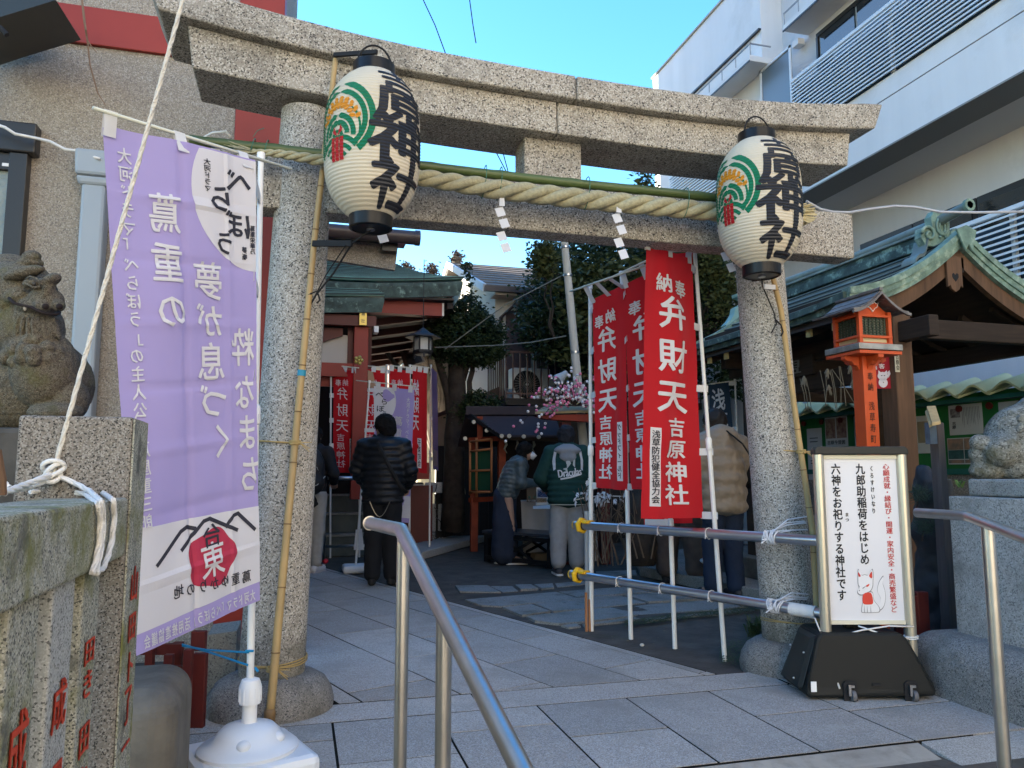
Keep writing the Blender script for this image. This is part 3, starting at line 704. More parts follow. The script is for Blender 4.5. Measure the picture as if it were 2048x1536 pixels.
# ---------------- ablution pavilion with copper roof ----------------
pv = thing('ablution_pavilion', 'open wooden pavilion with a curved verdigris copper roof', 'pavilion', (5.15, 6.2, 0))
EX0, RX, EX1, GY0, GY1 = 4.03, 5.15, 6.27, 4.9, 7.9
EZ, RZ = 2.44, 3.06
def rz(t, y):      # t 0 at eave .. 1 at ridge; concave slope
    e = abs((y-(GY0+GY1)/2)/((GY1-GY0)/2))
    s = 0.45*t + 0.55*t**2.1
    return EZ + (RZ-EZ)*s + .05*e**4*(1-t*.6) + .03*(1-t)**3
NC = 11; seamm = mat('seam_dark', (0.025,0.035,0.035), .7)
for side in (0, 1):
    xe = EX0 if side == 0 else EX1
    for i in range(NC):
        t0, t1 = i/NC, (i+1)/NC + .012
        c = MB()
        def fn(u, v, t0=t0, t1=t1):
            y = GY0+(GY1-GY0)*u; t = t0+(t1-t0)*v
            # courses sweep up as they reach the gable
            k = max(0, 1-(y-GY0)/.55)
            t = t + .16*k*k*(1-t)
            return V((xe+(RX-xe)*min(t, 1), y, rz(min(t, 1), y) + .038*(1-v)))
        c.shell(fn, 24, 2, .030); cs = c.build('roof_course', copper, pv, smooth=True, auto=30)
        MB().tube([fn(q/24, 0)+V((0, 0, -.012)) for q in range(25)], .0075, 5).build('seam', seamm, cs)
    # gable edge bands, three stepped layers, and the bargeboard
    for (yy, wd, dz, m, nm, th) in ((GY0-.05,.10,.02,copper_lt,'verge_band',.055),(GY0-.035,.085,-.035,copper_lt,'verge_band',.05),(GY0-.02,.07,-.085,copper_lt,'verge_band',.045),(GY0+.02,.05,-.135,wood_br,'barge_board',.13),
                                  (GY1-.05,.10,.02,copper_lt,'verge_band',.055),(GY1-.06,.085,-.035,copper_lt,'verge_band',.05)):
        b = MB(); b.shell(lambda u, v: V((xe+(RX-xe)*u - (0.0), yy+wd*v, rz(u, GY0)+dz+.03)), 22, 1, th); b.build(nm, m, pv, smooth=True, auto=30)
    # eave edge, layered
    for (dx, dz, m, th) in ((-.03,.0,copper_dk,.05),(.01,-.05,copper_dk,.05),(.05,-.10,wood_dk,.05)):
        sgn = 1 if side == 0 else -1
        b = MB(); b.shell(lambda u, v: V((xe+sgn*dx+sgn*.10*v, GY0+(GY1-GY0)*u, rz(0, GY0+(GY1-GY0)*u)+dz+.02)), 16, 1, th); b.build('eave_band', m, pv, smooth=True, auto=30)
    # boarded underside and rafters
    b = MB(); b.shell(lambda u, v: V((xe+(RX-xe)*v*1.0, GY0+.06+(GY1-GY0-.12)*u, rz(v, (GY0+GY1)/2)-.12)), 10, 8, .02); b.build('ceiling_boards', wood_dk, pv)
    for k in range(9):
        y = GY0+.2+k*(GY1-GY0-.4)/8
        b = MB(); b.beam((xe+(.06 if side == 0 else -.06), y, EZ-.13),(xe+(RX-xe)*.55, y, rz(.55, y)-.17),.05,.06); rf = b.build('rafter', wood_dk, pv)
        x = xe+(.045 if side == 0 else -.045); MB().box(x-.012,x+.012,y-.028,y+.028,EZ-.165,EZ-.10).build('rafter_cap', mat('brass_cap', (0.45,0.36,0.15), .45), rf)
# ridge: copper-clad layered ridge with round top roll and end ornament
for (hw, z0, z1, m) in ((.10,RZ-.02,RZ+.06,copper_dk),(.075,RZ+.062,RZ+.11,copper_dk),(.10,RZ+.112,RZ+.135,copper)):
    MB().box(RX-hw,RX+hw,GY0+.25,GY1-.1,z0,z1).build('ridge_course', m, pv, bevel=.005)
MB().tube([(RX,GY0-.10,RZ+.235),(RX,GY0+.25,RZ+.195),(RX,GY0+1.2,RZ+.175),(RX,GY1+.05,RZ+.21)], .042, 14).build('ridge_roll', copper, pv, smooth=True, auto=40)
MB().lathe([(.030,0),(.030,.03),(.052,.03),(.052,0)], (RX,GY0-.13,RZ+.239), 18, axis=(0,1,0)).build('ridge_end_ring', copper_lt, pv, smooth=True, auto=40)
# ornamental end tile with scrolls (oni-ita): outline cut from sheet, proud scroll rolls
def ornament(y, sgn):
    b = MB(); pts = []
    O = [(-.17,-.10),(-.21,-.03),(-.20,.05),(-.13,.08),(-.09,.05),(-.095,.16),(-.06,.215),(0,.225),(.06,.215),(.095,.16),(.09,.05),(.13,.08),(.20,.05),(.21,-.03),(.17,-.10)]
    b.prism([V((RX+p[0], y, RZ+.07+p[1])) for p in O], (0, .08*sgn, 0)); o = b.build('ridge_ornament', copper_lt, pv, bevel=.006)
    c = MB()
    for s in (-1, 1):
        sp = [V((RX+s*.14+.075*(1-k/22)*cos(k*.42)*s, y-.012*sgn, RZ+.07+.0+.075*(1-k/22)*sin(k*.42))) for k in range(20)]
        c.tube(sp, .013, 8)
    c.tube([V((RX+.055*cos(a), y-.012*sgn, RZ+.15+.075*sin(a))) for a in [2*pi*k/20 for k in range(20)]], .011, 8, closed=True)
    c.tube([V((RX+.03*cos(a), y-.012*sgn, RZ+.14+.05*sin(a))) for a in [2*pi*k/16 for k in range(16)]], .009, 8, closed=True)
    for s in (-1, 1): c.ell((RX+s*.028, y-.012*sgn, RZ+.055), .013, 8, 6)
    c.build('scroll', copper_lt, o, smooth=True)
    for _q in (0, 1):
      d = MB(); d.shell(lambda u, v: V((RX+(.30 if _q else -.30)+(-.14 if _q else .14)*u, y+(-.02+.16*v)*sgn, RZ-.16+.20*u*u+.03*sin(u*6))), 8, 2, .03); d.build('ornament_foot', copper, o, smooth=True, auto=40)
    '''+.14*u, y+(-.02+.16*v)*sgn, RZ-.16+.20*u*u+.03*sin(u*6))), 8, 2, .03); d.shell(lambda u, v: V((RX+.30-.14*u, y+(-.02+.16*v)*sgn, RZ-.16+.20*u*u+.03*sin(u*6))), 8, 2, .03)
    d.build('ornament_foot', copper, o, smooth=True, auto=40)'''
ornament(GY0+.17, 1)
# far end ornament, seen in profile beside the right pillar
b = MB()
O = [(.0,0),(-.10,.02),(-.22,-.04),(-.30,-.14),(-.36,-.17),(-.40,-.12),(-.33,-.06),(-.27,.02),(-.25,.10),(-.17,.14),(-.10,.12),(-.12,.20),(-.22,.23),(-.23,.27),(-.05,.26),(0,.20)]
b.prism([V((RX+.02+p[0]*.95, GY1+.0, RZ-.06+p[1])) for p in O], (0,.12,0)); b.build('ridge_ornament', mat('verdigris_far', (0.26,0.42,0.37), .6), pv, bevel=.006)
# gable plate at the peak, pendant with heart hole
b = MB(); b.prism([V((RX+x, GY0-.062, RZ+z)) for x, z in ((-.10,.045),(0,.085),(.10,.045),(.045,-.13),(.012,-.075),(-.02,-.13))], (0,-.02,0)); b.build('peak_plate', copper_lt, pv, bevel=.004)
pend = [(-.075,.06),(.075,.06),(.075,-.20),(.052,-.185),(.038,-.215),(.0,-.24),(-.038,-.215),(-.052,-.185),(-.075,-.20)]
b = MB(); b.prism([V((RX-.075+x, GY0-.01, RZ-.22+z)) for x, z in pend], (0,.025,0)); pd = b.build('pendant_board', wood_br, pv, bevel=.004)
hrt = [(0,-.045),(.032,-.008),(.032,.018),(.016,.028),(0,.012),(-.016,.028),(-.032,.018),(-.032,-.008)]
MB().prism([V((RX-.075+x, GY0-.0125, RZ-.33+z)) for x, z in hrt], (0,.001,0)).build('heart_hole', blackmat, pd)
# purlins, posts, brackets, tie beams
for x, z in ((RX,RZ-.22),(RX-.62,RZ-.42),(RX+.62,RZ-.42)): MB().box(x-.05,x+.05,GY0+.02,GY1-.05,z-.06,z+.06).build('purlin', wood_dk, pv)
PX0, PX1, PY0, PY1 = 4.55, 6.08, 5.0, 7.0
for x in (PX0, PX1):
    for y in (PY0, PY1):
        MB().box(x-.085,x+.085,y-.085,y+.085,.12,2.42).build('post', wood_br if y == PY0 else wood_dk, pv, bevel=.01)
        MB().box(x-.12,x+.12,y-.12,y+.12,0,.14).build('post_base', granite_base, pv, bevel=.01)
for (a, b_) in (((PX0-.35,PY0,2.30),(PX1+.35,PY0,2.30)),((PX0-.35,PY1,2.30),(PX1+.35,PY1,2.30)),((PX0,PY0-.4,2.25),(PX0,PY1+.4,2.25)),((PX1,PY0-.4,2.25),(PX1,PY1+.4,2.25)),((PX0,PY0,1.98),(PX0,PY1,1.98)),((PX0,PY1,1.98),(PX1,PY1,1.98))):
    MB().beam(a, b_, .09, .16).build('tie_beam', wood_dk, pv, bevel=.008)
for s in (-1, 1):       # carved curved brackets on the front tie beam
    x = PX1+.1 if s > 0 else PX0-.1
    prof = [(0,0),(.45,0),(.47,-.04),(.40,-.06),(.33,-.11),(.22,-.12),(.12,-.17),(0,-.19)]
    b = MB(); b.prism([V((x+s*p[0], PY0-.08, 2.27+p[1])) for p in prof], (0,.1,0)); b.build('carved_bracket', wood_dk, pv, bevel=.006)
prof = [(0,0),(1.9,0),(1.9,-.05),(1.6,-.09),(1.3,-.05),(.95,-.14),(.6,-.05),(.3,-.12),(0,-.08)]
b = MB(); b.prism([V((PX0+.03, PY0+p[0], 2.0+p[1])) for p in prof], (-.05,0,0)); b.build('carved_beam', wood_dk, pv, bevel=.006)
# plaque with faint characters
pl = MB().box(PX0-.10,PX0-.07,5.9,6.9,2.04,2.22).build('name_board', wood_dk, pv, bevel=.005)
letters(row('水盥', .5, .15, .85, .75), lambda u, v, e=0: V((PX0-.103-e, 6.9-1.0*u, 2.22-.18*v)), 'board_lettering', mat('faded_ink', (0.16,0.15,0.13), .8), pl)
# votive sticker on the front post
stk = MB().box(PX1-.085-.7*0-.004-.0,PX1+.0,PY0-.092,PY0-.086,1.93,2.25)
# basin and steps
bs_ = thing('water_basin', 'pale stone water basin under the pavilion roof', 'basin', (5.1,6.3,0))
MB().box(5.0,5.7,5.6,6.8,.14,.72).build('basin_block', slabd, bs_, bevel=.03); MB().box(5.08,5.62,5.68,6.72,.72,.725).build('water', glass, bs_)
stp = thing('pavilion_platform', 'low grey stone platform and step in front of the basin', 'platform', (4.6,6.4,0))
u_ = [G(1280,1152), G(1560,1215), G(1640,1160), G(1400,1110), G(1270,1130)]
b = MB(); b.prism([p+V((0,0,.0)) for p in u_], (0,0,.115)); b.build('step', slabd, stp, bevel=.01)
b = MB(); b.prism([V((4.30,5.1,.116)), V((6.1,5.1,.116)), V((6.1,7.9,.116)), V((4.30,7.9,.116))], (0,0,.20)); b.build('platform_slab', mat('grey_stone', (0.15,0.16,0.15), .8, var=.4, vs=6, bump=.3), stp, bevel=.012)
# ---------------- shrine hall with teal copper roof ----------------
hall = thing('shrine_hall', 'red shrine hall with teal copper roof behind the red banners', 'shrine hall', (-.3, 13, 0))
offw = mat('plaster_panel', (0.55,0.50,0.44), .9)
def roof_rows(fn, n, nu, m, parent, lip=.045, th=.04, name='roof_course'):
    for i in range(n):
        a, b = i/n, (i+1)/n+.004
        c = MB(); c.shell(lambda u, v: fn(u, a+(b-a)*v)+V((0, 0, lip*(1-v))), nu, 1, th); o = c.build(name, m, parent, smooth=True, auto=30)
        MB().tube([fn(q/nu, a)+V((0, -.01, lip*.6)) for q in range(nu+1)], .011, 4).build('seam', seamm, o)
CX, CY, CZ = 2.27, 11.0, 4.03
def front(u, v):   # u 0 left .. 1 corner
    xl = -4+(CX+4)*u; xt = -4+(1.58+4)*u
    lift = .13*max(0, u-.72)**1.5/.28**1.5
    z = CZ-.13+lift*(1-v) + (5.0-CZ+.13)*(v*.75+.25*v*v)
    return V((xl+(xt-xl)*v, CY+3*v - .0, z))
roof_rows(front, 15, 24, teal, hall)
def right(u, v):
    lift = .13*max(0, .28-u)**1.5/.28**1.5
    return V((CX+(1.58-CX)*v, CY+8*u+3*v*(1-2*u if u < .5 else 0) , CZ-.13+lift*(1-v)+(5.0-CZ+.13)*(v*.75+.25*v*v)))
roof_rows(right, 10, 12, teal, hall)
# eave edges
b = MB(); b.shell(lambda u, v: front(u, 0)+V((-.06*v, .03*v, -.03-.17*v)), 24, 1, .05); b.build('eave_band', copper_dk, hall)
b = MB(); b.shell(lambda u, v: front(u, 0)+V((-.10-.03*v, .06+.03*v, -.20-.03*v)), 24, 1, .03); b.build('eave_board', mat('eave_pale', (0.28,0.24,0.22), .8), hall)
b = MB(); b.shell(lambda u, v: right(u, 0)+V((-.03*v, .03*v, -.03-.17*v)), 12, 1, .05); b.build('eave_band', copper_dk, hall)
MB().box(-4,2.02,11.25,11.42,3.50,3.70).build('beam', redpaint, hall)
MB().box(2.0,2.03,11.24,11.43,3.50,3.70).build('beam_cap', whitepaint, hall)
# soffit of the right hand eave with brown rafters
MB().prism([(.75,11.1,3.68),(2.15,11.1,3.72),(2.15,18,3.72),(.75,18,3.45)], (0,0,.03)).build('soffit', mat('soffit_grey2', (0.10,0.085,0.085), .9), hall)
for k in range(6):
    y = 11.9+k*1.05; b = MB(); b.beam((.8,y,3.42),(2.12,y,3.66),.13,.11); b.build('rafter', mat('rafter_brown', (0.085,0.03,0.025), .7), hall)
b = MB(); b.beam((2.10,11.1,3.63),(2.10,18,3.63),.09,.09); b.build('eave_purlin', wood_dk, hall)
# porch roof
def porch(u, v):
    return V((-3+4.02*u, 10.15+1.6*v, 3.43+.07*max(0, u-.7)/.3*(1-v)+.62*v**1.2))
roof_rows(porch, 8, 14, teal, hall)
b = MB(); b.shell(lambda u, v: porch(u, 0)+V((-.03*v, .02*v, -.02-.15*v)), 14, 1, .05); b.build('eave_band', copper_dk, hall)
MB().box(-3,.93,10.25,10.40,3.10,3.24).build('beam', darkred, hall)
MB().box(.90,.96,10.22,10.42,3.02,3.10).build('beam_cap', whitepaint, hall)
# columns, lintels, panels
MB().box(.645,.835,10.30,10.49,.8,3.10).build('column', redpaint, hall, bevel=.008)
MB().box(-.9,-.72,10.30,10.49,.8,3.10).build('column', redpaint, hall, bevel=.008)
MB().box(-3,.64,10.34,10.44,2.42,2.60).build('lintel', redpaint, hall)
MB().box(-3,.84,10.50,10.56,2.30,2.43).build('lintel', redpaint, hall)
pn = MB().box(-3,.57,10.46,10.49,2.6,3.0).build('wall_panel', offw, hall)
MB().box(.57,.64,10.44,10.50,2.6,3.1).build('frame_post', darkred, hall)
b = MB(); b.prism([V((.30+x,10.40,2.98+z)) for x, z in ((-.6,.1),(.2,.1),(.2,.0),(.05,-.05),(-.1,-.12),(-.25,-.16),(-.6,-.2))], (0,.05,0)); b.build('carved_bracket', darkred, hall)
b = MB(); b.prism([V((.84,10.34,2.28)),V((1.02,10.34,2.28)),V((1.09,10.34,2.36)),V((1.02,10.34,2.45)),V((.84,10.34,2.52))], (0,.1,0)); b.build('nosing', mat('tan_nosing', (0.36,0.22,0.13), .7), hall)
pq = MB().box(.70,.80,10.20,10.22,3.10,3.29).build('gold_plaque', mat('gold', (0.55,0.42,0.12), .4, metal=.6), hall, bevel=.004)
letters([('神',.5,.25,.5,.3),('社',.5,.7,.5,.3)], lambda u, v, e=0: V((.70+.10*u, 10.197-e, 3.29-.19*v)), 'plaque_lettering', ink, pq)
fl = MB(); c0 = at(717,721,Y=10.0)
for k in range(5): fl.ell(c0+V((.04*cos(k*1.257),-.02,.04*sin(k*1.257))), .026, 10, 6)
fl.ell(c0+V((0,-.04,0)), .018, 8, 6); fl.build('gold_flower_crest', MATS['gold'], hall, smooth=True)
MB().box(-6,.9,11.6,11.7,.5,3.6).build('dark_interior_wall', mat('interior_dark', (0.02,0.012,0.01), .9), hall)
MB().box(.9,1.0,11.7,17,.5,3.5).build('side_wall', darkred, hall)
# stone foot and steps
gst = mat('green_grey_stone', (0.10,0.115,0.105), .8, var=.35, vs=4, bump=.3)
for i, (y0, z0, z1) in enumerate(((11.0,0,.30),(11.28,.30,.58),(11.5,.58,.84))):
    MB().box(-3,1.15,y0,12.2,z0,z1-.03).build('step', gst, hall, bevel=.012)
    MB().box(-3,1.17,y0-.02,12.2,z1-.028,z1).build('step_tread', slabd, hall)
MB().box(1.0,2.0,11.9,14,.0,.95).build('foundation', darkred, hall)
MB().box(.85,1.9,11.6,11.7,1.05,1.30).build('low_railing', redpaint, hall)
# stacked stone lantern foot right of the hall steps
sf = thing('stone_pedestal', 'stacked dark stone pedestal beside the hall steps', 'pedestal', at(835,1078,Z=0))
c = at(812,1078,Z=0)+V((.1,.25,0))
for (w_, z0, z1) in ((.62,0,.26),(.50,.26,.62),(.62,.62,.80),(.42,.80,.98)):
    b = MB(); b.box(c.x-w_/2,c.x+w_/2,c.y-w_/2,c.y+w_/2,z0,z1-.004); b.build('stone_block', mat('dark_stone', (0.085,0.08,0.07), .85, var=.5, vs=6, bump=.4), sf, bevel=.03)
b = MB(); b.ell((c.x,c.y,1.12), (.16,.14,.16), 12, 8); b.build('weathered_knob', MATS['dark_stone'], sf, smooth=True)
# white granite name slabs (carved characters)
ws = mat('pale_granite', (0.40,0.42,0.44), .7, speck=(120,(0.25,0.26,0.27),(0.5,0.51,0.53)))
nb = thing('granite_donor_slab', 'pale granite slabs stacked beside the hall with carved strokes', 'stone slab', at(890,1060,Z=0))
for (x0, y0, x1, y1, D_) in ((852,965,891,986,12.4),(871,988,919,1008,12.9),(866,1008,886,1062,12.7)):
    a = at(x0,y0,D=D_); c_ = at(x1,y1,D=D_); b = MB(); b.obox((a+c_)/2+V((0,.08,0)), RT*((c_-a).dot(RT)), V((RT.y*-.12, RT.x*.12, 0)), V((0,0,a.z-c_.z))); s_ = b.build('slab', ws, nb, bevel=.01)
tb = MB(); 
for P in ([(872,972),(874,968),(871,982)], [(868,1015),(876,1020),(874,1030)], [(871,1034),(878,1040),(884,1046)]):
    tb.tube([at(*p, D=12.32 if p[1] < 990 else 12.62) for p in P], .009, 5)
tb.build('carved_stroke', ink, nb)
bf = thing('bamboo_stake_fence', 'thin bamboo stakes leaning before the dark shrub by the hall', 'fence', at(940,1035,Z=0))
for P in (((900,970),(912,1036)),((926,968),(941,1036))): MB().tube([at(*P[0],D=12.9), at(*P[1],D=12.9)], .018, 8).build('stake', wood_lt, bf, smooth=True)
for P in (((890,977),(945,976)),((884,1036),(942,1034))): MB().tube([at(*P[0],D=12.95), at(*P[1],D=12.95)], .014, 8).build('rail', mat('pale_rail', (0.28,0.28,0.27), .7), bf, smooth=True)
tag(MB().obox(at(923,1020,D=13.1),(.16,0,0),(0,.1,0),(0,0,.16)).build('pink_bag', mat('pink_bag', (0.35,0.05,0.08), .6), bevel=.03), 'small dark pink bag on the gravel behind the stakes', 'bag')

# ---------------- house behind ----------------
hs = thing('white_house', 'white two-storey house with grey tiled roof and brown balcony', 'house', (6, 16, 0))
HX, HY = 3.52, 14.0
w = MB(); w.prism([(HX,HY,0),(HX,HY,4.70),(HX,17.3,5.95),(HX,20.6,4.70),(HX,20.6,0)], (7,0,0)); w.build('wall', mat('house_render', (0.64,0.62,0.57), .9, var=.06, bump=.2), hs)
tile_g = mat('grey_roof_tile', (0.15,0.14,0.13), .8, var=.3, vs=5, col2=(0.24,0.18,0.13), bump=.4, bs=20)
for s in (-1, 1):
    for i in range(9):
        a, b_ = i/9, (i+1)/9+.01
        c = MB(); c.shell(lambda u, v: V((HX-.30+7.5*u, (HY-.45 if s < 0 else 21.05)+((17.3-HY+.45) if s < 0 else -3.75)*(a+(b_-a)*v), 4.60+1.43*(a+(b_-a)*v)+.03*(1-v))), 1, 1, .04); c.build('roof_course', tile_g, hs)
    b = MB(); b.beam((HX-.32, HY-.45 if s < 0 else 21.05, 4.57),(HX-.32,17.3,6.0),.06,.14); b.build('verge_board', mat('verge_white', (0.6,0.6,0.62), .6), hs)
MB().box(HX-.32,10.8,HY-.50,HY-.42,4.50,4.60).build('gutter', brn, hs)
MB().box(HX-.1,10.8,HY-.40,HY-.02,4.46,4.50).build('eave_soffit', offw, hs)
MB().tube([(HX+.35,HY-.42,4.5),(HX+.35,HY-.38,4.35),(HX+.10,HY-.06,4.1),(HX+.10,HY-.06,0)], .035, 8).build('downpipe', brn, hs, smooth=True)
MB().box(HX+.30,HX+.50,HY-.55,HY-.38,4.25,4.45).build('rain_hopper', brn, hs, bevel=.02)
c_ = MB().box(3.98,4.9,HY-.35,HY,4.30,4.38); c_.build('door_canopy', bluewhite, hs, bevel=.01); MB().box(3.98,4.9,HY-.36,HY-.001,4.28,4.298).build('canopy_trim', dark, hs)
d_ = MB().box(3.73,4.22,HY-.04,HY-.001,2.75,4.25).build('door', mat('brown_door', (0.11,0.07,0.07), .6), hs)
MB().box(4.35,5.9,HY-.05,HY-.001,2.95,4.05).build('shutter_box', mat('brown_door2', (0.10,0.07,0.065), .6), hs)
w_ = MB().box(4.55,4.95,HY-.08,HY-.051,3.0,3.45).build('window', dark, hs); MB().box(4.58,4.92,HY-.09,HY-.081,3.03,3.42).build('pane', glass, w_)
b = MB(); b.lathe([(0,0),(.035,0),(.035,.03),(0,.03)], (4.10,HY-.07,3.12), 12, axis=(0,-1,0)); b.build('door_handle', galv, d_)
# balcony deck with railing
bal = thing('balcony', 'brown railed balcony on the front of the white house', 'balcony', (4.6, 13.2, 2.3)); bal['category'] = 'balcony'
MB().box(3.35,8,12.6,HY-.01,2.30,2.42).build('deck', mat('deck_black', (0.02,0.017,0.016), .7), bal)
MB().box(3.38,8,12.9,HY-.01,1.65,2.299).build('under_deck', MATS['deck_black'], bal)
rail = mat('brown_rail', (0.09,0.045,0.04), .5)
MB().beam((3.35,12.6,3.22),(8,12.6,3.22),.05,.04).build('top_rail', rail, bal); MB().beam((3.35,12.6,2.5),(8,12.6,2.5),.04,.03).build('bottom_rail', rail, bal)
MB().beam((3.35,12.63,3.22),(3.35,HY,3.22),.05,.04).build('top_rail', rail, bal)
bar = MB().box(-.011,.011,-.011,.011,2.42,3.20).mesh('baluster'); bar.materials.append(rail)
for k in range(36):
    o = place('baluster', bar, bal); o.location = (3.36+k*.128, 12.6, 0)
for k in range(9):
    o = place('baluster', bar, bal); o.location = (3.35, 12.72+k*.14, 0)
ac = thing('air_conditioner', 'white outdoor air conditioner unit standing on the balcony', 'air conditioner', (3.98,13.3,2.42))
MB().box(3.62,4.33,13.1,13.4,2.43,3.02).build('case', mat('ac_white', (0.62,0.64,0.63), .5), ac, bevel=.015)
b = MB(); b.lathe([(0,0),(.24,0),(.25,.01),(.24,.02),(0,.02)], (3.88,13.095,2.72), 28, axis=(0,-1,0)); b.build('fan_opening', blackmat, ac, smooth=True, auto=40)
b = MB()
for k in range(28):
    a = 2*pi*k/28; b.beam((3.88+.05*cos(a),13.065,2.72+.05*sin(a)),(3.88+.235*cos(a+.4),13.06,2.72+.235*sin(a+.4)),.006,.006)
kind(b.build('fan_guard', mat('guard_grey', (0.2,0.21,0.21), .5), ac), 'stuff')
MB().lathe([(0,0),(.03,0),(.025,.015),(0,.02)], (3.88,13.06,2.72), 12, axis=(0,-1,0)).build('fan_hub', whitepaint, ac)
# low outbuilding wall to the left of the house, cap of brown
lw = thing('yard_wall', 'beige garden wall with brown sloping cap behind the pine', 'wall', (3,13.5,0))
MB().prism([at(872,905,D=14.2), at(872,833,D=14.2), at(1000,790,D=13.6), at(1000,905,D=13.6)], (.3,.8,0)).build('wall', mat('beige_plaster', (0.42,0.36,0.27), .9, var=.1), lw)
MB().prism([at(872,835,D=14.15), at(872,828,D=14.15), at(1001,772,D=13.5), at(1001,790,D=13.5)], (.3,.8,0)).build('cap', mat('cap_brown', (0.12,0.08,0.06), .7), lw)
# sunlit building and stair further back at the left
fb_ = thing('far_cream_building', 'sunlit cream building with outside stair beyond the hall', 'building', (3,24,0))
creamy = mat('cream_render', (0.74,0.68,0.50), .9, var=.12, vs=1.5)
MB().box(1.5,4.2,23,30,0,5.2).build('wall', creamy, fb_)
MB().box(2.4,3.0,22.2,22.99,0,4.6).build('tile_panel', mat('brick_tile', (0.35,0.24,0.19), .8, var=.2, vs=12), fb_)
for k in range(9):
    MB().box(3.2+k*.0,4.4,21.2-k*.0+.28*k,21.45+.28*k,2.6+.22*k,2.72+.22*k).build('stair_tread', creamy, fb_)
MB().prism([(3.15,21.2,2.2),(3.15,23.8,4.3),(3.15,23.8,4.6),(3.15,21.2,2.75)], (.1,0,0)).build('stair_stringer', creamy, fb_)
MB().box(3.1,3.2,21.0,21.2,0,3.6).build('post', creamy, fb_)
b = MB().box(3.0,6,19.3,19.4,2.6,2.7); b.build('landing', creamy, fb_)
for k in range(8): MB().tube([(3.6+.12*k,19.2,2.7),(3.6+.12*k,19.2,3.5)], .012, 5).build('baluster', galv, fb_)
# dark board wall and distant blocks that close the view
dk = thing('dark_board_fence', 'dark board fence closing the yard behind the small shrine', 'fence', (4,12.8,0))
for k in range(34): MB().box(2.2+k*.15,2.343+k*.15,12.75+RND.uniform(-.005,.005),12.80,.0,1.6+RND.uniform(-.01,.01)).build('board', mat('tarred_board', (0.02,0.018,0.017), .8), dk)
fc = thing('far_blue_house', 'dim bluish house seen through the leaves right of the banners', 'house', (9.5,20,0))
MB().box(9.1,14,18,24,0,6.6).build('wall', mat('blue_grey_wall', (0.30,0.38,0.50), .8), fc); MB().prism([(8.8,17.7,6.6),(9.6,17.7,7.2),(14,17.7,7.2),(14,17.7,6.6)],(0,7,0)).build('roof', dark, fc)
MB().box(9.5,10.3,17.95,17.99,5.0,6.1).build('window', glass, fc)

# ---------------- small shrine with dark metal roof ----------------
vdk = mat('dull_vermilion', (0.27,0.045,0.014), .7, var=.3, vs=8)
ss = thing('small_shrine', 'small orange-framed shrine with dark ribbed metal roof', 'shrine', (3,11.3,0))
mr = mat('dark_metal_roof', (0.045,0.036,0.042), .75, spec=.2)
a, b2 = at(932,822,D=11.4), at(1110,822,D=11.4)
rdir = RT.copy(); Lr = (b2-a).dot(rdir); back = V((RT.y*-1, RT.x, 0))
r0 = V((a.x, a.y, a.z))
ridge = r0; e0 = at(1000,866,D=10.6); e1 = at(1122,868,D=10.6)
for i in range(10):
    t0, t1 = i/10, (i+1)/10
    p = MB(); A = ridge+(e0-ridge)*t0 if 0 else None
    def fn(u, v): 
        t = t0+(t1-t0)*v; L_ = (r0+V((0,0,-.05))).lerp(e0, t); R_ = (b2+V((0,0,-.05))).lerp(e1, t); return L_.lerp(R_, u)+V((0,0,-.022*(v)))
    p.shell(fn, 1, 1, .03); p.build('roof_course', mr, ss)
MB().beam(r0+V((0,0,.0)), b2+V((0,0,.0)), .16, .13).build('ridge_beam', mr, ss, bevel=.01)
back_e0 = r0+(r0-e0)+V((0,0,-(r0.z-e0.z)*2)); 
p = MB(); p.shell(lambda u, v: r0.lerp(at(915,890,D=12.1), v).lerp(b2.lerp(b2+(at(915,890,D=12.1)-r0), v), u), 1, 1, .03); p.build('rear_roof', mr, ss)
MB().prism([r0, e0+V((0,0,-.03)), e0+V((0,0,-.08)), r0+V((0,0,-.06))], (.05,.02,0)).build('verge_board', dark, ss)
for (x0, y0) in ((948,1030),(1003,1035)):
    p0 = at(x0,y0,D=11.3 if x0 < 990 else 10.9); p0.z = 0; MB().box(p0.x-.05,p0.x+.05,p0.y-.05,p0.y+.05,0,1.62).build('post', vdk, ss)
for (x0, x1, yy) in ((940,1003,880),(940,1003,1000)):
    MB().beam(at(x0,yy,D=11.35), at(x1,yy-3,D=10.95), .06, .07).build('beam', vdk, ss)
MB().beam(at(960,833,D=11.2), at(960,880,D=11.2), .08, .08).build('strut', vdk, ss)
gf = mat('green_fence', (0.012,0.07,0.035), .8)
def scr(x0, x1, y0, y1, D0, D1, m, nm, off=0): return MB().prism([at(x0,y0,D=D0), at(x1,y0,D=D1), at(x1,y1,D=D1), at(x0,y1,D=D0)], (0,.02,0)).build(nm, m, ss)
scr(941,982,902,980,11.25,11.0,gf,'green_screen')
for (P, Q) in (((940,884),(982,878)),((940,903),(982,898)),((940,942),(982,940)),((940,984),(982,984)),((940,884),(940,990)),((953,876),(953,994)),((983,877),(983,984))):
    MB().tube([at(*P,D=11.2-(P[0]-940)*.006), at(*Q,D=11.2-(Q[0]-940)*.006)], .017, 6).build('lattice_pole', mat('orange_bamboo', (0.36,0.14,0.05), .6), ss, smooth=True)
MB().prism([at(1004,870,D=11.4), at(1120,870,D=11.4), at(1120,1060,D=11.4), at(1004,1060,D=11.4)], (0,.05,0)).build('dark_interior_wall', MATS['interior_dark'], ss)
MB().beam(at(1002,874,D=10.7), at(1122,878,D=10.7), .07, .08).build('eave_beam', wood_dk, ss)
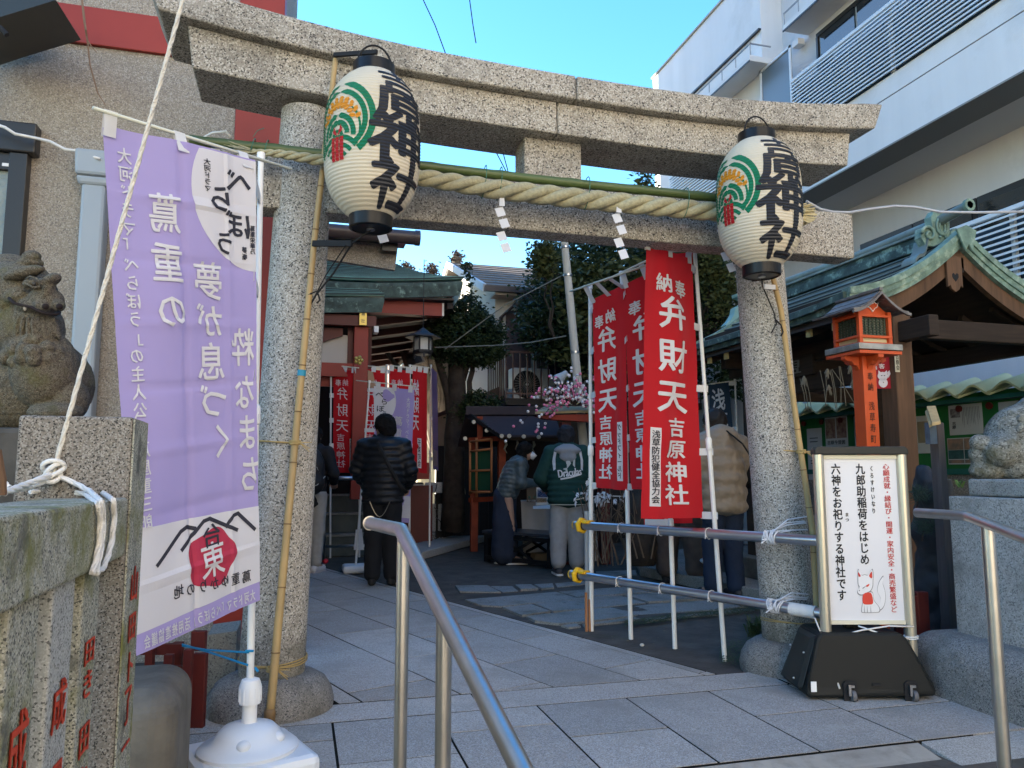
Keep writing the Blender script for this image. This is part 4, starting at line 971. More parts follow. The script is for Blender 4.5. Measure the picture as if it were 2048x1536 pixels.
for x0, y0 in ((947,844),(973,861),(930,877),(1003,872),(1018,872),(1047,873),(1077,874)):
    MB().lathe([(0,0),(.028,0),(.028,.02),(0,.02)], at(x0,y0,D=10.55 if x0 > 990 else 10.9), 12, axis=(0,-1,0)).build('pale_cap', mat('cap_cream', (0.55,0.48,0.36), .6), ss)
# straw twists hanging in the small shrine
for x0 in (1010,1033,1051,1066):
    q = at(x0,878,D=10.75); b = MB(); b.tube([q, q+V((.02,0,-.08)), q+V((-.01,0,-.14)), q+V((.03,0,-.2))], [.012,.02,.012,.004], 6); b.build('straw_twist', mat('straw_dim', (0.18,0.17,0.13), .9), ss)

# ---------------- vermilion stand with tan roof, flower balls above ----------------
rs_ = thing('talisman_stand', 'vermilion stand with pale tan board roof behind the left red banner', 'stand', at(1150,1000,D=10.0))
a, b2 = at(1072,826,D=9.9), at(1210,826,D=9.9)
tan = mat('tan_board', (0.42,0.34,0.20), .7, var=.15)
MB().prism([at(1070,828,D=9.7), at(1100,812,D=10.1), at(1215,808,D=10.1), at(1215,824,D=9.7)], (.0,.0,.03)).build('roof_board', tan, rs_)
MB().prism([at(1085,808,D=10.05), at(1215,804,D=10.05), at(1215,810,D=10.05), at(1105,812,D=10.05)], (0,.3,0)).build('upper_roof', mat('yellow_board', (0.5,0.4,0.12), .6), rs_)
MB().prism([at(1074,831,D=9.75), at(1215,827,D=9.75), at(1215,846,D=9.75), at(1090,838,D=9.75)], (0,.15,0)).build('fascia', redpaint, rs_)
for x0 in (1130,1205): q = at(x0,845,D=9.9); MB().box(q.x-.06,q.x+.06,q.y-.06,q.y+.06,0,q.z).build('post', darkred, rs_)
pn_ = mat('flower_pink', (0.75,0.22,0.36), .6); wh_ = mat('flower_white', (0.75,0.72,0.74), .6)
md = thing('flower_ball_branches', 'arching twigs strung with pink and white balls above the tan roof', 'decoration', at(1120,800,D=9.6))
tw = MB(); c = at(1150,812,D=9.6); balls = {0: [], 1: []}
for k in range(46):
    a = RND.uniform(pi*.02, pi*.98); L_ = RND.uniform(.35,.75)*(1.0 if a < 1.5 else 1.15); dv = RT*cos(a)*L_ + V((0,0,sin(a)*L_*.72)) + back*RND.uniform(-.2,.2)
    pts = [c+dv*t + V((0,0,-.50*t*t*t*abs(cos(a)))) for t in (0,.3,.6,.85,1)]
    tw.tube(pts, [.005,.004,.003,.002,.002], 4)
    for t in [i/9 for i in range(2,10)]:
        i = min(3, int(t*4)); p = c+dv*t+V((0,0,-.50*t*t*t*abs(cos(a)))) + V((RND.uniform(-.03,.03), RND.uniform(-.03,.03), RND.uniform(-.03,.03)))
        balls[0 if RND.random() < (.62 if t < .85 else .4) else 1].append(p)
for p0 in ((1060,855),(1067,862),(1075,868),(1080,846),(1064,838),(1055,832)): balls[RND.randint(0,1)].append(at(*p0, D=9.6))
kind(tw.build('twig', wood_dk, md), 'stuff')
for k, m_ in ((0, pn_), (1, wh_)):
    me = MB().ell((0,0,0), .019, 8, 6).mesh('flower_ball'); me.materials.append(m_)
    me.polygons.foreach_set('use_smooth', [True]*len(me.polygons))
    for p in balls[k][:145]:
        o = place('flower_ball', me, md); o.location = p
# ---------------- flagpole with spotlight ----------------
fp = thing('flagpole', 'tall white flagpole with rust streaks before the evergreen tree', 'pole', at(1165,1100,D=10.2))
q0, q1 = at(1128,472,D=10.2), at(1168,900,D=10.2)
rusty = mat('rusty_white', (0.55,0.53,0.48), .6, stain=((0.25,0.12,0.05), 6, 0.62, 0.75), grain=(30,30,2,.2))
MB().tube([q0+(q1-q0)*(-.02), q0+(q1-q0)*2.0], [.048,.075], 16).build('shaft', rusty, fp, smooth=True, auto=40)
for t in (.06,.19,.55,.80): p = q0+(q1-q0)*t; MB().lathe([(.055,0),(.062,.005),(.062,.03),(.055,.035)], p, 16).build('clamp', galv, fp)
MB().tube([q0+(q1-q0)*.13+V((.05*cos(a),.05*sin(a),.01*k)) for k, a in enumerate([i*.9 for i in range(12)])], .006, 5).build('wire_wrap', dark, fp)
q = at(1118,757,D=10.0); b = MB(); b.lathe([(0,0),(.035,0),(.045,.06),(.075,.16),(.075,.20),(0,.20)], q+V((.10,0,.08)), 16, axis=(-.75,-.3,-.6)); b.build('spotlight', mat('lamp_grey', (0.36,0.38,0.38), .5), fp, smooth=True, auto=40)
# rope stays from the pole
for P in (((1130,548),(1010,610),(890,698)),((1132,672),(1060,685),(990,691),(870,695))):
    tag(MB().tube([at(*p, D=10.3+i*.4) for i, p in enumerate(P)], .008, 5).build('guy_rope', mat('grey_rope', (0.22,0.23,0.21), .9)), 'grey rope running from the flagpole %s' % ('down steeply across the house front' if len(P) == 3 else 'almost level past the clipped evergreen'), 'rope')
# hanging iron lantern
il = thing('hanging_lantern', 'black hanging metal lantern under the hall eave corner', 'lantern', at(846,700,D=10.6))
q = at(846,688,D=10.6)
iron = mat('lantern_iron', (0.02,0.02,0.022), .5)
b = MB(); b.lathe([(.0,.25),(.02,.22),(.05,.20),(.12,.15),(.25,.10),(.255,.085),(0,.085)], q, 6); b.build('roof', iron, il)
b = MB(); b.lathe([(.12,-.10),(.12,.084)], q, 6); b.build('glass_body', mat('lantern_glass', (0.42,0.43,0.42), .4), il)
for k in range(6):
    a = 2*pi*k/6; MB().tube([q+V((.125*cos(a),.125*sin(a),-.11)), q+V((.125*cos(a),.125*sin(a),.085))], .012, 5).build('frame_bar', iron, il)
MB().lathe([(0,-.15),(.12,-.15),(.14,-.11),(.14,-.09),(0,-.09)], q, 6).build('base_plate', iron, il)
for k in range(3):
    a = 2*pi*k/3+.5; MB().tube([q+V((.11*cos(a),.11*sin(a),-.14)), q+V((.13*cos(a),.13*sin(a),-.20))], .012, 5).build('foot', iron, il)
MB().tube([q+V((0,0,.24)), q+V((0,0,1.2))], .006, 5).build('chain', iron, il)

# ---------------- trees ----------------
leafd = mat('leaf_dark', (0.018,0.036,0.016), .55, var=.6, vs=2.5, col2=(0.04,0.062,0.02), transl=.25)
leafy = mat('leaf_olive', (0.05,0.07,0.022), .6, var=.5, vs=2, col2=(0.10,0.11,0.035), transl=.25)
bark = mat('bark', (0.05,0.038,0.03), .9, bump=1.0, bs=18, var=.5, vs=8)
def leaves(clumps, n, size, seed, nrm=.6, flat=0):
    """leaf blades scattered in clumps: (centre, radii, weight)"""
    r = random.Random(seed); b = MB(); vs, fs = b.v, b.f
    tot = sum(c[2] for c in clumps)
    for (c, rad, wgt) in clumps:
        m = int(n*wgt/tot)
        subs = []
        for i in range(max(4, m//55)):
            while True:
                p = V((r.uniform(-1,1), r.uniform(-1,1), r.uniform(-1,1)))
                if .35 < p.length < 1: break
            p = p.normalized()*(p.length**.45); subs.append(c+V((p.x*rad[0], p.y*rad[1], p.z*rad[2])))
        sr = min(rad)*.17+size*.55
        for i in range(m):
            s = subs[i % len(subs)]; o = V((r.gauss(0,sr), r.gauss(0,sr), r.gauss(0,sr*.7))); p = s+o
            a = V((r.uniform(-1,1), r.uniform(-1,1), r.uniform(-.5,.6))).normalized(); w = a.cross(V((r.uniform(-1,1), r.uniform(-1,1), r.uniform(-1,1)))).normalized()
            l = size*r.uniform(.6,1.3); k = len(vs)
            vs += [tuple(p-a*l*.5), tuple(p+w*l*.24), tuple(p+a*l*.5), tuple(p-w*l*.24)]; fs.append((k,k+1,k+2,k+3)); b.m.append(0)
    return b
def limbs(b, base, top, r0, r1, wob=.08, n=7, seed=0):
    r = random.Random(seed); base, top = V(base), V(top); pts = []
    for i in range(n+1):
        t = i/n; p = base.lerp(top, t) + V((r.uniform(-wob,wob), r.uniform(-wob,wob), 0))*(1 if 0 < i < n else 0); pts.append(p)
    b.tube(pts, [r0+(r1-r0)*i/n for i in range(n+1)], 9); return pts
# clipped evergreen left of the house
t1 = thing('clipped_evergreen', 'clipped dark evergreen with thick leaning trunk before the white house', 'tree', at(905,1055,D=12.6))
Dp = 12.3
b = MB(); limbs(b, at(905,1060,D=Dp), at(915,690,D=Dp), .20, .13, .02, 8, 1)
b.build('trunk', bark, t1, smooth=True)
b = MB(); limbs(b, at(912,850,D=Dp), at(870,700,D=Dp), .09, .05, .03, 5, 2); limbs(b, at(925,760,D=Dp), at(965,640,D=Dp), .06, .04, .03, 5, 3); limbs(b, at(915,700,D=Dp), at(925,600,D=Dp), .15, .06, .03, 5, 4)
limbs(b, at(935,830,D=Dp), at(945,720,D=Dp), .05, .04, .02, 5, 5)
kind(b.build('limb', bark, t1, smooth=True), 'stuff')
cl = []
for (px, py, r1, r2) in ((925,672,.48,.36),(965,672,.30,.26),(888,675,.24,.22),(930,630,.38,.25),(975,700,.22,.16),(880,700,.20,.14),(940,700,.5,.25),(958,810,.30,.20),(925,830,.22,.14),(936,575,.05,.20),(932,530,.05,.18),(895,640,.2,.15)):
    cl.append((at(px,py,D=Dp), (r1, r1*.8, r2), r1*r2*(4 if r1 > .15 else 2)))
kind(leaves(cl, 26000, .062, 5).build('crown', leafd, t1, merge=False, fixn=False), 'stuff')
# big evergreen behind the banners
t2 = thing('broad_evergreen', 'broad dense dark evergreen tree filling the view under the gate beam', 'tree', at(1200,1100,D=12.0))
Dq = 13.2
b = MB(); limbs(b, at(1215,1110,D=Dq-.4), at(1240,700,D=Dq), .22, .14, .04, 8, 9); b.build('trunk', bark, t2, smooth=True)
b = MB()
for k in range(9): limbs(b, at(1238,760-k*12,D=Dq), at(1050+k*55,600-RND.uniform(0,70),D=Dq+RND.uniform(-.7,.7)), .07, .02, .08, 6, 20+k)
kind(b.build('limb', bark, t2, smooth=True), 'stuff')
cl = []
for (px, py, r1, r2) in ((1115,610,.70,.60),(1080,645,.42,.45),(1120,660,.6,.45),(1120,525,.38,.25),(1160,540,.75,.5),(1190,620,1.0,.8),(1250,560,.95,.7),(1230,680,.8,.6),(1310,600,.9,.8),(1380,600,.7,.7),(1400,540,.5,.35),(1430,640,.4,.5),(1160,700,.6,.3),(1330,720,.7,.4),(1420,580,.35,.3),(1085,690,.30,.25),(1150,480,.5,.2),(1280,480,.7,.2),(1420,520,.22,.2),(1200,730,.5,.3)):
    cl.append((at(px,py,D=Dq+RND.uniform(-.8,.8)), (r1, r1*.8, r2), r1*r2))
kind(leaves(cl, 52000, .088, 6).build('crown', leafd, t2, merge=False, fixn=False), 'stuff')
# loose young tree with narrow leaves
t3 = thing('sprig_tree', 'thin leafy sprigs rising beside the right pillar against the building', 'tree', at(1440,800,D=11.5))
b = MB(); cl = []
for (x, y) in ((1290,345),(1305,390),(1395,500),(1415,520),(1432,505),(1448,545),(1462,560),(1075,505),(1095,490),(1440,600)):
    p = at(x,y,D=11.5); q = at(x*.5+1400*.5 if x > 1200 else 1110, 680,D=11.8); limbs(b, q, p, .02, .006, .06, 6, x)
    for t in (0,.04,.09,.15,.22,.3): cl.append((p.lerp(q, t), (.10,.10,.13), 1))
kind(b.build('stem', bark, t3), 'stuff'); kind(leaves(cl, 5200, .085, 8).build('leaves', leafy, t3, merge=False, fixn=False), 'stuff')
cl = [(at(px,py,D=11.9), (.35,.3,.35), 1) for px, py in ((1420,640),(1440,700),(1410,590),(1420,740),(1500,760),(1470,740),(1460,640))]
kind(leaves(cl, 5000, .08, 12).build('leaves', leafd, t3, merge=False, fixn=False), 'stuff')
# hint of lighter foliage inside the evergreen
t5 = thing('olive_shrub_tree', 'lighter olive leaves mixed into the evergreen behind the banners', 'tree', at(1150,1000,D=11.8))
cl = [(at(px,py,D=12.1), (.5,.3,.4), 1) for px, py in ((1165,590),(1180,640),(1200,560),(1240,540),(1175,720))]
b = MB(); limbs(b, at(1180,1000,D=12.3), at(1180,600,D=12.2), .05, .02, .05, 7, 77); b.build('trunk', bark, t5); kind(leaves(cl, 2600, .12, 14).build('leaves', leafy, t5, merge=False, fixn=False), 'stuff')
# bare brownish tree tops behind the hall roof
t4 = thing('pollarded_tree', 'pollarded tree with dry brown foliage knobs above the hall roof', 'tree', (4.2, 22, 0))
b = MB(); cl = []
for (x, y, s) in ((862,545,.13),(907,535,.16),(915,512,.10),(813,535,.1),(828,690,.45),(822,660,.3)):
    p = at(x,y,D=19); limbs(b, at(880,900,D=19.5), p, .25, .10, .1, 7, x); cl.append((p, (s,s,s*1.2), s))
kind(b.build('trunk', mat('pale_bark', (0.16,0.13,0.10), .9, var=.4), t4), 'stuff'); kind(leaves(cl, 3000, .09, 15).build('dry_foliage', mat('dry_foliage', (0.16,0.11,0.08), .8, var=.5), t4, merge=False, fixn=False), 'stuff')
b = MB(); b.tube([at(771,700,D=15.4), at(785,722,D=15.6), at(800,740,D=15.8), at(826,750,D=16)], [.04,.05,.06,.10], 7); b.tube([at(830,730,D=16), at(815,690,D=16), at(808,650,D=16)], [.22,.2,.08], 8)
tag(b.build('bare_branch_tree', bark), 'knobbly bare branch against the sunlit cream building', 'tree')
# bare twiggy shrub with paper fortunes tied on a rope
sh = thing('bare_shrub', 'bare twiggy shrub behind the first two flag poles', 'shrub', at(1215,1130,D=7.6))
b = MB(); r = random.Random(4)
for k in range(34):
    x = r.uniform(1185,1320); p = at(x,1125+r.uniform(-10,8),D=7.9+r.uniform(-.3,.5)); p.z = max(p.z, .0)
    q = p+V((r.uniform(-.25,.25), r.uniform(-.15,.15), r.uniform(.4,.85))); m_ = p.lerp(q,.5)+V((r.uniform(-.06,.06),0,0))
    b.tube([p,m_,q], [.009,.006,.003], 5)
    for j in range(3): t = r.uniform(.3,.9); s = p.lerp(q,t); b.tube([s, s+V((r.uniform(-.12,.12), r.uniform(-.1,.1), r.uniform(.05,.2)))], [.004,.002], 4)
kind(b.build('twig', mat('twig_brown', (0.13,0.09,0.06), .8), sh), 'stuff')
om = thing('fortune_paper_line', 'rope hung with knotted white fortune papers behind the flag poles', 'paper strips', at(1240,1000,D=8.2))
b = MB(); pts = [at(x,y,D=8.2) for x, y in ((1150,1000),(1180,993),(1220,992),(1260,993),(1300,990))]; b.tube(pts, .006, 5); b.build('rope', cord, om)
pp = mat('fortune_paper', (0.66,0.67,0.70), .8)
for k in range(46):
    x = r.choice([r.uniform(1150,1185), r.uniform(1190,1215), r.uniform(1215,1300)]); q = at(x, 988+r.uniform(-4,16), D=8.2+r.uniform(-.05,.05)); b = MB()
    for j in range(2):
        a = V((r.uniform(-1,1), r.uniform(-.6,.6), r.uniform(-1.2,.6))).normalized()*r.uniform(.03,.06); w = V((r.uniform(-1,1), r.uniform(-1,1), r.uniform(-1,1))).normalized()*.012
        b.add([q-w, q+w, q+a*.6+w*1.2, q+a*1+V((0,0,-.02)), q+a*.5-w*1.3], [(0,1,2,4),(2,3,4)])
    b.build('paper_strip', pp, om, merge=False, fixn=False)
for k in range(12):
    q = at(1176+r.uniform(-6,8), r.uniform(955,990), D=8.2); b = MB(); a = V((r.uniform(-1,1),0,r.uniform(-1,1))).normalized()*.04; w = V((.012,.0,.008)); b.quad(q-w,q+w,q+a+w,q+a-w); b.build('paper_strip', pp, om, merge=False, fixn=False)
MB().lathe([(.14,0),(.16,.2),(.13,.5),(.12,.8)], at(1283,1130,D=7.9)*1.0, 12).build('dark_stump', bark, sh, smooth=True)
# ---------------- sacred rope, green bamboo, paper streamers ----------------
bam_g = mat('green_bamboo', (0.085,0.12,0.035), .4, var=.35, vs=2)
straw = mat('straw_rope', (0.46,0.42,0.26), .85, grain=(60,8,60,.35), bump=.6, bs=80, var=.2, vs=3)
bg_ = thing('green_bamboo_pole', 'green bamboo pole tied along the lower gate beam', 'bamboo pole', (1.2,3.86,2.75))
p0, p1 = at(380,281,Y=3.86), V((2.75,3.86,2.745))
pts = []; rr = []
for i in range(60):
    t = i/59; pts.append(p0.lerp(p1, t)+V((0,0,.004*sin(t*9)))); rr.append(.0255 + (.003 if i % 7 == 0 else 0))
MB().tube(pts, rr, 14).build('culm', bam_g, bg_, smooth=True)
for i in range(0, 60, 7): q = pts[i]; MB().tube([q-V((.003,0,0)), q+V((.003,0,0))], .0265, 14).build('node_ring', mat('bamboo_node', (0.22,0.23,0.10), .6), bg_, smooth=True)
rp = thing('sacred_straw_rope', 'thick twisted straw rope slung below the green bamboo', 'rope', (1.3,3.84,2.64))
path = [at(505,303,Y=3.80), at(560,308,Y=3.78), at(650,322,Y=3.77), at(860,358,Y=3.80), at(1000,380,Y=3.82), at(1200,402,Y=3.83), at(1430,424,Y=3.84), at(1600,428,Y=3.84)]
rad = [.012,.020,.028,.042,.050,.052,.050,.045]
def pth(t):
    x = t*(len(path)-1); i = min(len(path)-2, int(x)); f = x-i; f2 = f
    return path[i].lerp(path[i+1], f2), rad[i]+(rad[i+1]-rad[i])*f
for s in range(3):
    pts = []; rr = []
    L = 0; N = 260; last = None
    for i in range(N+1):
        q, r_ = pth(i/N)
        if last is not None: L += (q-last).length/(r_*8.2)
        last = q; a = 2*pi*(-L)+s*2*pi/3
        pts.append(q+V((0, cos(a)*r_*.55, sin(a)*r_*.55))); rr.append(r_*.58)
    MB().tube(pts, rr, 10).build('strand', straw, rp, smooth=True)
b = MB(); r = random.Random(3)
for k in range(120):     # cut tuft at the right end
    a = r.uniform(-1.1, 1.1); q = path[-1]+V((-.03,0,0)); d = V((cos(a)*.12, r.uniform(-.05,.05), sin(a)*.075)); b.tube([q+V((0,r.uniform(-.03,.03),sin(a)*.04)), q+d], [.004,.0035], 4)
kind(b.build('straw_tuft', mat('straw_tip', (0.56,0.47,0.26), .8), rp), 'stuff')
b = MB()
for k in range(60):
    q = path[0]; b.tube([q+V((.03,0,0)), q+V((-.02-.12*r.random(), r.uniform(-.04,.04), r.uniform(-.035,.03)))], [.003,.001], 3)
kind(b.build('straw_tuft', straw, rp), 'stuff')
tie = mat('green_wire', (0.03,0.13,0.08), .5)
for px in (480,580,890,1095,1130,1265,1400):
    t = (px-505)/(1600-505); q, r_ = pth(max(0,t)); zt = p0.lerp(p1, (q.x-p0.x)/(p1.x-p0.x)).z+.03
    pts = [V((q.x+.01*sin(a), 3.83-.055*cos(a)*(1 if abs(cos(a)) > 0 else 1), (zt+q.z-r_-.005)/2+((zt-q.z+r_+.005)/2)*sin(a))) for a in [2*pi*k/14 for k in range(14)]]
    MB().tube(pts, .0025, 4, closed=True).build('wire_tie', tie, rp)
    if px in (890,480): MB().tube([V((q.x,3.80,zt)), V((q.x+.02,3.79,zt+.03)), V((q.x+.05,3.80,zt+.05))], .002, 4).build('wire_end', tie, rp)
paper = mat('white_paper', (0.78,0.78,0.80), .8, transl=.25)
def shide(px, py, Y, n, sc, label, skew=0):
    t = thing('paper_streamer', label, 'paper streamer', at(px,py,Y=Y), 'zigzag paper streamers on the straw rope')
    c = at(px, py, Y=Y); s = .025*sc
    MB().quad(c+V((-.012,0,.05)), c+V((.012,0,.05)), c+V((.016,0,0)), c+V((-.016,0,0))).build('neck', paper, t, fixn=False)
    for k in range(n):
        o = c+V(((.007 if k % 2 else -.007)+.004*k+skew*k, .008*(-1)**k, -.03-.066*sc*k))
        a = radians(14 if k % 2 else 10); e1 = V((.93, .15, .34)).normalized()*s; e2 = V((.34, -.1, -.93)).normalized()*s
        MB().add([o-e1-e2, o+e1-e2, o+e1+e2, o-e1+e2, o-e1-e2+V((0,.002,0)), o+e1-e2+V((0,.002,0)), o+e1+e2+V((0,.002,0)), o-e1+e2+V((0,.002,0))], [(0,1,2,3),(4,5,6,7)]).build('folded_square', paper, t, fixn=False, merge=False)
shide(1004, 412, 3.80, 4, 1.0, 'zigzag paper streamer left of the centre strut on the rope')
shide(1238, 425, 3.80, 4, 1.05, 'zigzag paper streamer right of the centre strut on the rope')
shide(762, 440, 3.85, 2, 1.0, 'paper streamer peeking below the left lantern')
shide(1447, 455, 3.85, 4, 1.05, 'paper streamer hanging beside the left edge of the right lantern', .006)

# ---------------- paper lanterns ----------------
lpaper = mat('lantern_paper', (0.66,0.58,0.44), .55, spec=.3, transl=.12)
lgreen = mat('lantern_green', (0.0,0.15,0.065), .5); lor = mat('lantern_orange', (0.62,0.24,0.01), .5); lred = mat('lantern_red', (0.42,0.008,0.012), .5)
lblack = mat('lantern_ink', (0.016,0.017,0.022), .5)
def arcband(cx, cy, r, w, a0, a1, n=18, taper=True):
    pts = []
    for i in range(n+1):
        t = i/n; a = radians(a0+(a1-a0)*t); ww = w/2*(min(1, t*8+.15) if taper else 1)
        pts.append((cx+(r+ww)*cos(a), cy+(r+ww)*sin(a)))
    for i in range(n, -1, -1):
        t = i/n; a = radians(a0+(a1-a0)*t); ww = w/2*(min(1, t*8+.15) if taper else 1)
        pts.append((cx+(r-ww)*cos(a), cy+(r-ww)*sin(a)))
    q = []
    for i in range(n):
        q.append([pts[i], pts[i+1], pts[2*n-i], pts[2*n+1-i]])
    return q
def crest():
    G_, O_, R_ = [], [], []
    for s in (1, -1):
        def m(polys): return [[(p[0]*s, p[1]) for p in P] for P in polys]
        G_ += m(arcband(.02, -.02, .92, .16, 86, -52)); G_ += m(arcband(.02, -.04, .73, .13, 90, -50))
        G_ += m(arcband(-.05, -.25, .68, .055, 50, -22))
        G_ += m(arcband(.0, -.36, .46, .13, 88, -8)); G_ += m(arcband(.0, -.36, .29, .13, 95, 0))
        G_ += m(arcband(.05, -1.05, .62, .12, 98, 38, taper=False)); G_ += m(arcband(.05, -1.05, .44, .10, 94, 38, taper=False)); G_ += m(arcband(.05, -1.05, .27, .09, 92, 40, taper=False))
        G_ += m(arcband(.02, -.40, .12, .09, 120, 10))
        for j, rr_ in enumerate((.48, .62)):
            for k in range(7):
                a = radians(118-k*16-j*6); cx, cy = -.02+rr_*cos(a), -.13+rr_*sin(a); ang = a+(.55 if j else -.6)
                P = [(cx+.088*cos(t)*cos(ang)-.054*sin(t)*sin(ang), cy+.088*cos(t)*sin(ang)+.054*sin(t)*cos(ang)) for t in [2*pi*i/10 for i in range(10)]]
                O_.append([(p[0]*s, p[1]) for p in P])
    for x in (-.21,-.07,.07): R_.append([(x+.012,-.98),(x+.128,-.98),(x+.122,-.42),(x+.012,-.42)])
    R_.append([(-.02,-.38),(-.16,-.30),(-.12,-.16),(-.02,-.34)]); R_.append([(.02,-.38),(.16,-.26),(.10,-.12),(.02,-.34)])
    return G_, O_, R_
def lantern(px, pyt, pyb, D, R, label, hook):
    c = at(px, (pyt+pyb)/2, D=D); zt = at(px, pyt, Y=c.y).z; zb = at(px, pyb, Y=c.y).z; H = zt-zb
    t = thing('paper_lantern', label, 'lantern', (c.x, c.y, zb), 'paper lanterns hung at the gate pillars')
    def rad_(s):      # s 0 top .. 1 bottom
        x = abs(2*s-1); base = R*(1-.575*x**3.7) ; return base
    NR = 44
    def srf(th, s, e=0.0):
        r_ = rad_(s) + .0035*(abs(sin(pi*NR*s))-.5) + e
        return V((c.x+r_*sin(th), c.y-r_*cos(th), zt-H*s))
    b = MB(); nu, nv = 56, NR*4
    b.grid(lambda u, v: srf(2*pi*u, v), nu, nv); b.build('paper_shell', lpaper, t, smooth=True)
    vth = atan2(-c.x, c.y)           # angle facing the camera: position angle
    vth = atan2(CAM.x-c.x, -(CAM.y-c.y)); S = H
    # crest
    G_, O_, R_ = crest(); th0 = vth-radians(44); cv = .44; k = R*.88
    fn = lambda u, v, e=0: srf(th0+u/R, v/H, .002+e)
    us = [i*.03-.3 for i in range(21)]; vs = [H*i/(NR*2) for i in range(6, NR*2-6)]
    def sc_(P): return [([(p[0]*k*.93, H*cv-p[1]*k) for p in Q],) for Q in P]
    letters(sc_(G_), fn, 'crest_rings', lgreen, t, us, vs); letters(sc_(O_), lambda u, v, e=0: fn(u, v, .001), 'crest_grains', lor, t, us, vs); letters(sc_(R_), lambda u, v, e=0: fn(u, v, .0016), 'crest_sheaf', lred, t, us, vs)
    # shrine name down the right side
    th1 = vth+radians(40); fn2 = lambda u, v, e=0: srf(th1+u/R, v/H, .0022+e)
    items = [(ch, 0, H*v, w, h) for ch, v, w, h in (('吉',.150,.27,.15),('原',.335,.31,.19),('神',.575,.35,.24),('社',.835,.32,.22))]
    letters(items, fn2, 'name_lettering', lblack, t, us, [H*i/(NR*2) for i in range(1, NR*2)], bold=.0, fat=.030)
    for (z, nm, s0) in ((zt, 'top_cap', 1), (zb, 'bottom_cap', -1)):
        r0 = rad_(0)+.006; b = MB(); b.lathe([(0, .05*s0), (r0*.86, .05*s0), (r0*.88, .055*s0), (r0, .05*s0), (r0+.002, -.012*s0), (0, -.012*s0)], (c.x, c.y, z), 36); b.build(nm, black, t, smooth=True, auto=40)
    MB().lathe([(0,-.006),(.02,-.006),(.02,0),(0,0)], (c.x, c.y, zb-.052), 16).build('bottom_ring', galv, t)
    # bail handle
    b = MB(); b.tube([V((c.x+rad_(0)*.9*cos(a)*.96, c.y-.01, zt+.04+.11*sin(a))) for a in [pi*i/14 for i in range(15)]], .005, 6); b.build('handle', blackmat, t, smooth=True)
    return t, c, zt, zb
l1, lc1, zt1, zb1 = lantern(745, 152, 437, 3.62, .222, 'large cream paper lantern hanging by the left pillar', None)
l2, lc2, zt2, zb2 = lantern(1518, 286, 534, 4.28, .228, 'large cream paper lantern hanging by the right pillar', None)
bam = mat('tan_bamboo', (0.46,0.31,0.13), .45, var=.25, vs=4, col2=(0.36,0.25,0.11))
bamr = mat('tan_bamboo_node', (0.20,0.12,0.05), .6)
def bpole(P, r0, r1, label, nodes, group='tan bamboo poles tied to the gate pillars'):
    t = thing('bamboo_pole', label, 'bamboo pole', P[0], group)
    pts = []; rr = []
    for i in range(41):
        x = i/40*(len(P)-1); k = min(len(P)-2, int(x)); pts.append(P[k].lerp(P[k+1], x-k)); rr.append(r0+(r1-r0)*i/40)
    MB().tube(pts, rr, 14).build('culm', bam, t, smooth=True)
    for k in range(1, nodes):
        x = k/nodes*40; i = int(x); q = pts[i].lerp(pts[i+1], x-i); d = (pts[i+1]-pts[i]).normalized(); r_ = r0+(r1-r0)*i/40
        MB().tube([q-d*.004, q+d*.002], r_*1.10, 14).build('node_ring', bamr, t, smooth=True)
    return t
P1 = [at(539,1440,Y=3.80), at(590,885,Y=3.90), at(628,488,Y=3.86), at(671,118,Y=3.80)]
bp1 = bpole(P1, .020, .0135, 'tan bamboo pole holding the left lantern bracket', 13)
MB().lathe([(0,-.01),(.024,-.01),(.026,.03),(.022,.05),(0,.05)], P1[0], 12).build('foot_cap', bamr, bp1, smooth=True)
P2 = [at(1640,1330,Y=3.86), at(1625,1060,Y=3.88), at(1598,880,Y=3.90), at(1562,620,Y=3.88), at(1532,500,Y=3.84), at(1506,268,Y=3.82)]
bp2 = bpole(P2, .019, .014, 'tan bamboo pole holding the right lantern bracket', 12)
q = at(600,752,Y=3.90-.0); MB().tube([P1[1]+(P1[2]-P1[1])*.33, P1[1]+(P1[2]-P1[1])*.36], .021, 14).build('blue_tape', mat('blue_tape', (0.02,0.25,0.38), .5), bp1)
# brackets
MB().beam(at(668,110,Y=3.79), at(754,104,Y=3.60), .016, .022).build('bracket', blackmat, bp1, bevel=.002)
MB().beam(at(626,487,Y=3.85), at(704,487,Y=3.66), .016, .03).build('bracket', blackmat, bp1, bevel=.002)
MB().beam(at(1500,262,Y=3.82), at(1525,256,Y=3.70), .014, .02).build('bracket', blackmat, bp2)
cd = MB(); cd.tube([V((lc1.x,lc1.y,zb1-.055)), at(704,487,Y=3.66), at(668,545,Y=3.78), at(632,590,Y=3.86), at(612,625,Y=3.88)], .005, 6); cd.tube([at(692,490,Y=3.66), at(652,550,Y=3.80), at(630,592,Y=3.86)], .003, 6)
cd.tube([at(616,590,Y=3.86), at(634,582,Y=3.85), at(640,600,Y=3.85), at(634,606,Y=3.84)], .005, 6)
cd.build('cord', blackmat, bp1)
cd = MB(); cd.tube([V((lc2.x,lc2.y,zb2-.05)), at(1525,572,Y=3.8), at(1548,625,Y=3.86), at(1552,645,Y=3.86)], .004, 6); cd.tube([at(1552,640,Y=3.85), at(1562,650,Y=3.85), at(1566,664,Y=3.85), at(1562,672,Y=3.85)], .005, 6); cd.tube([at(1554,645,Y=3.85), at(1543,665,Y=3.83)], .004, 6)
cd.build('cord', blackmat, bp2)
MB().box(at(1527,572,Y=3.80).x, at(1549,572,Y=3.80).x, 3.79, 3.80, at(1527,578,Y=3.80).z, at(1527,569,Y=3.80).z).build('white_tab', paper, bp2)
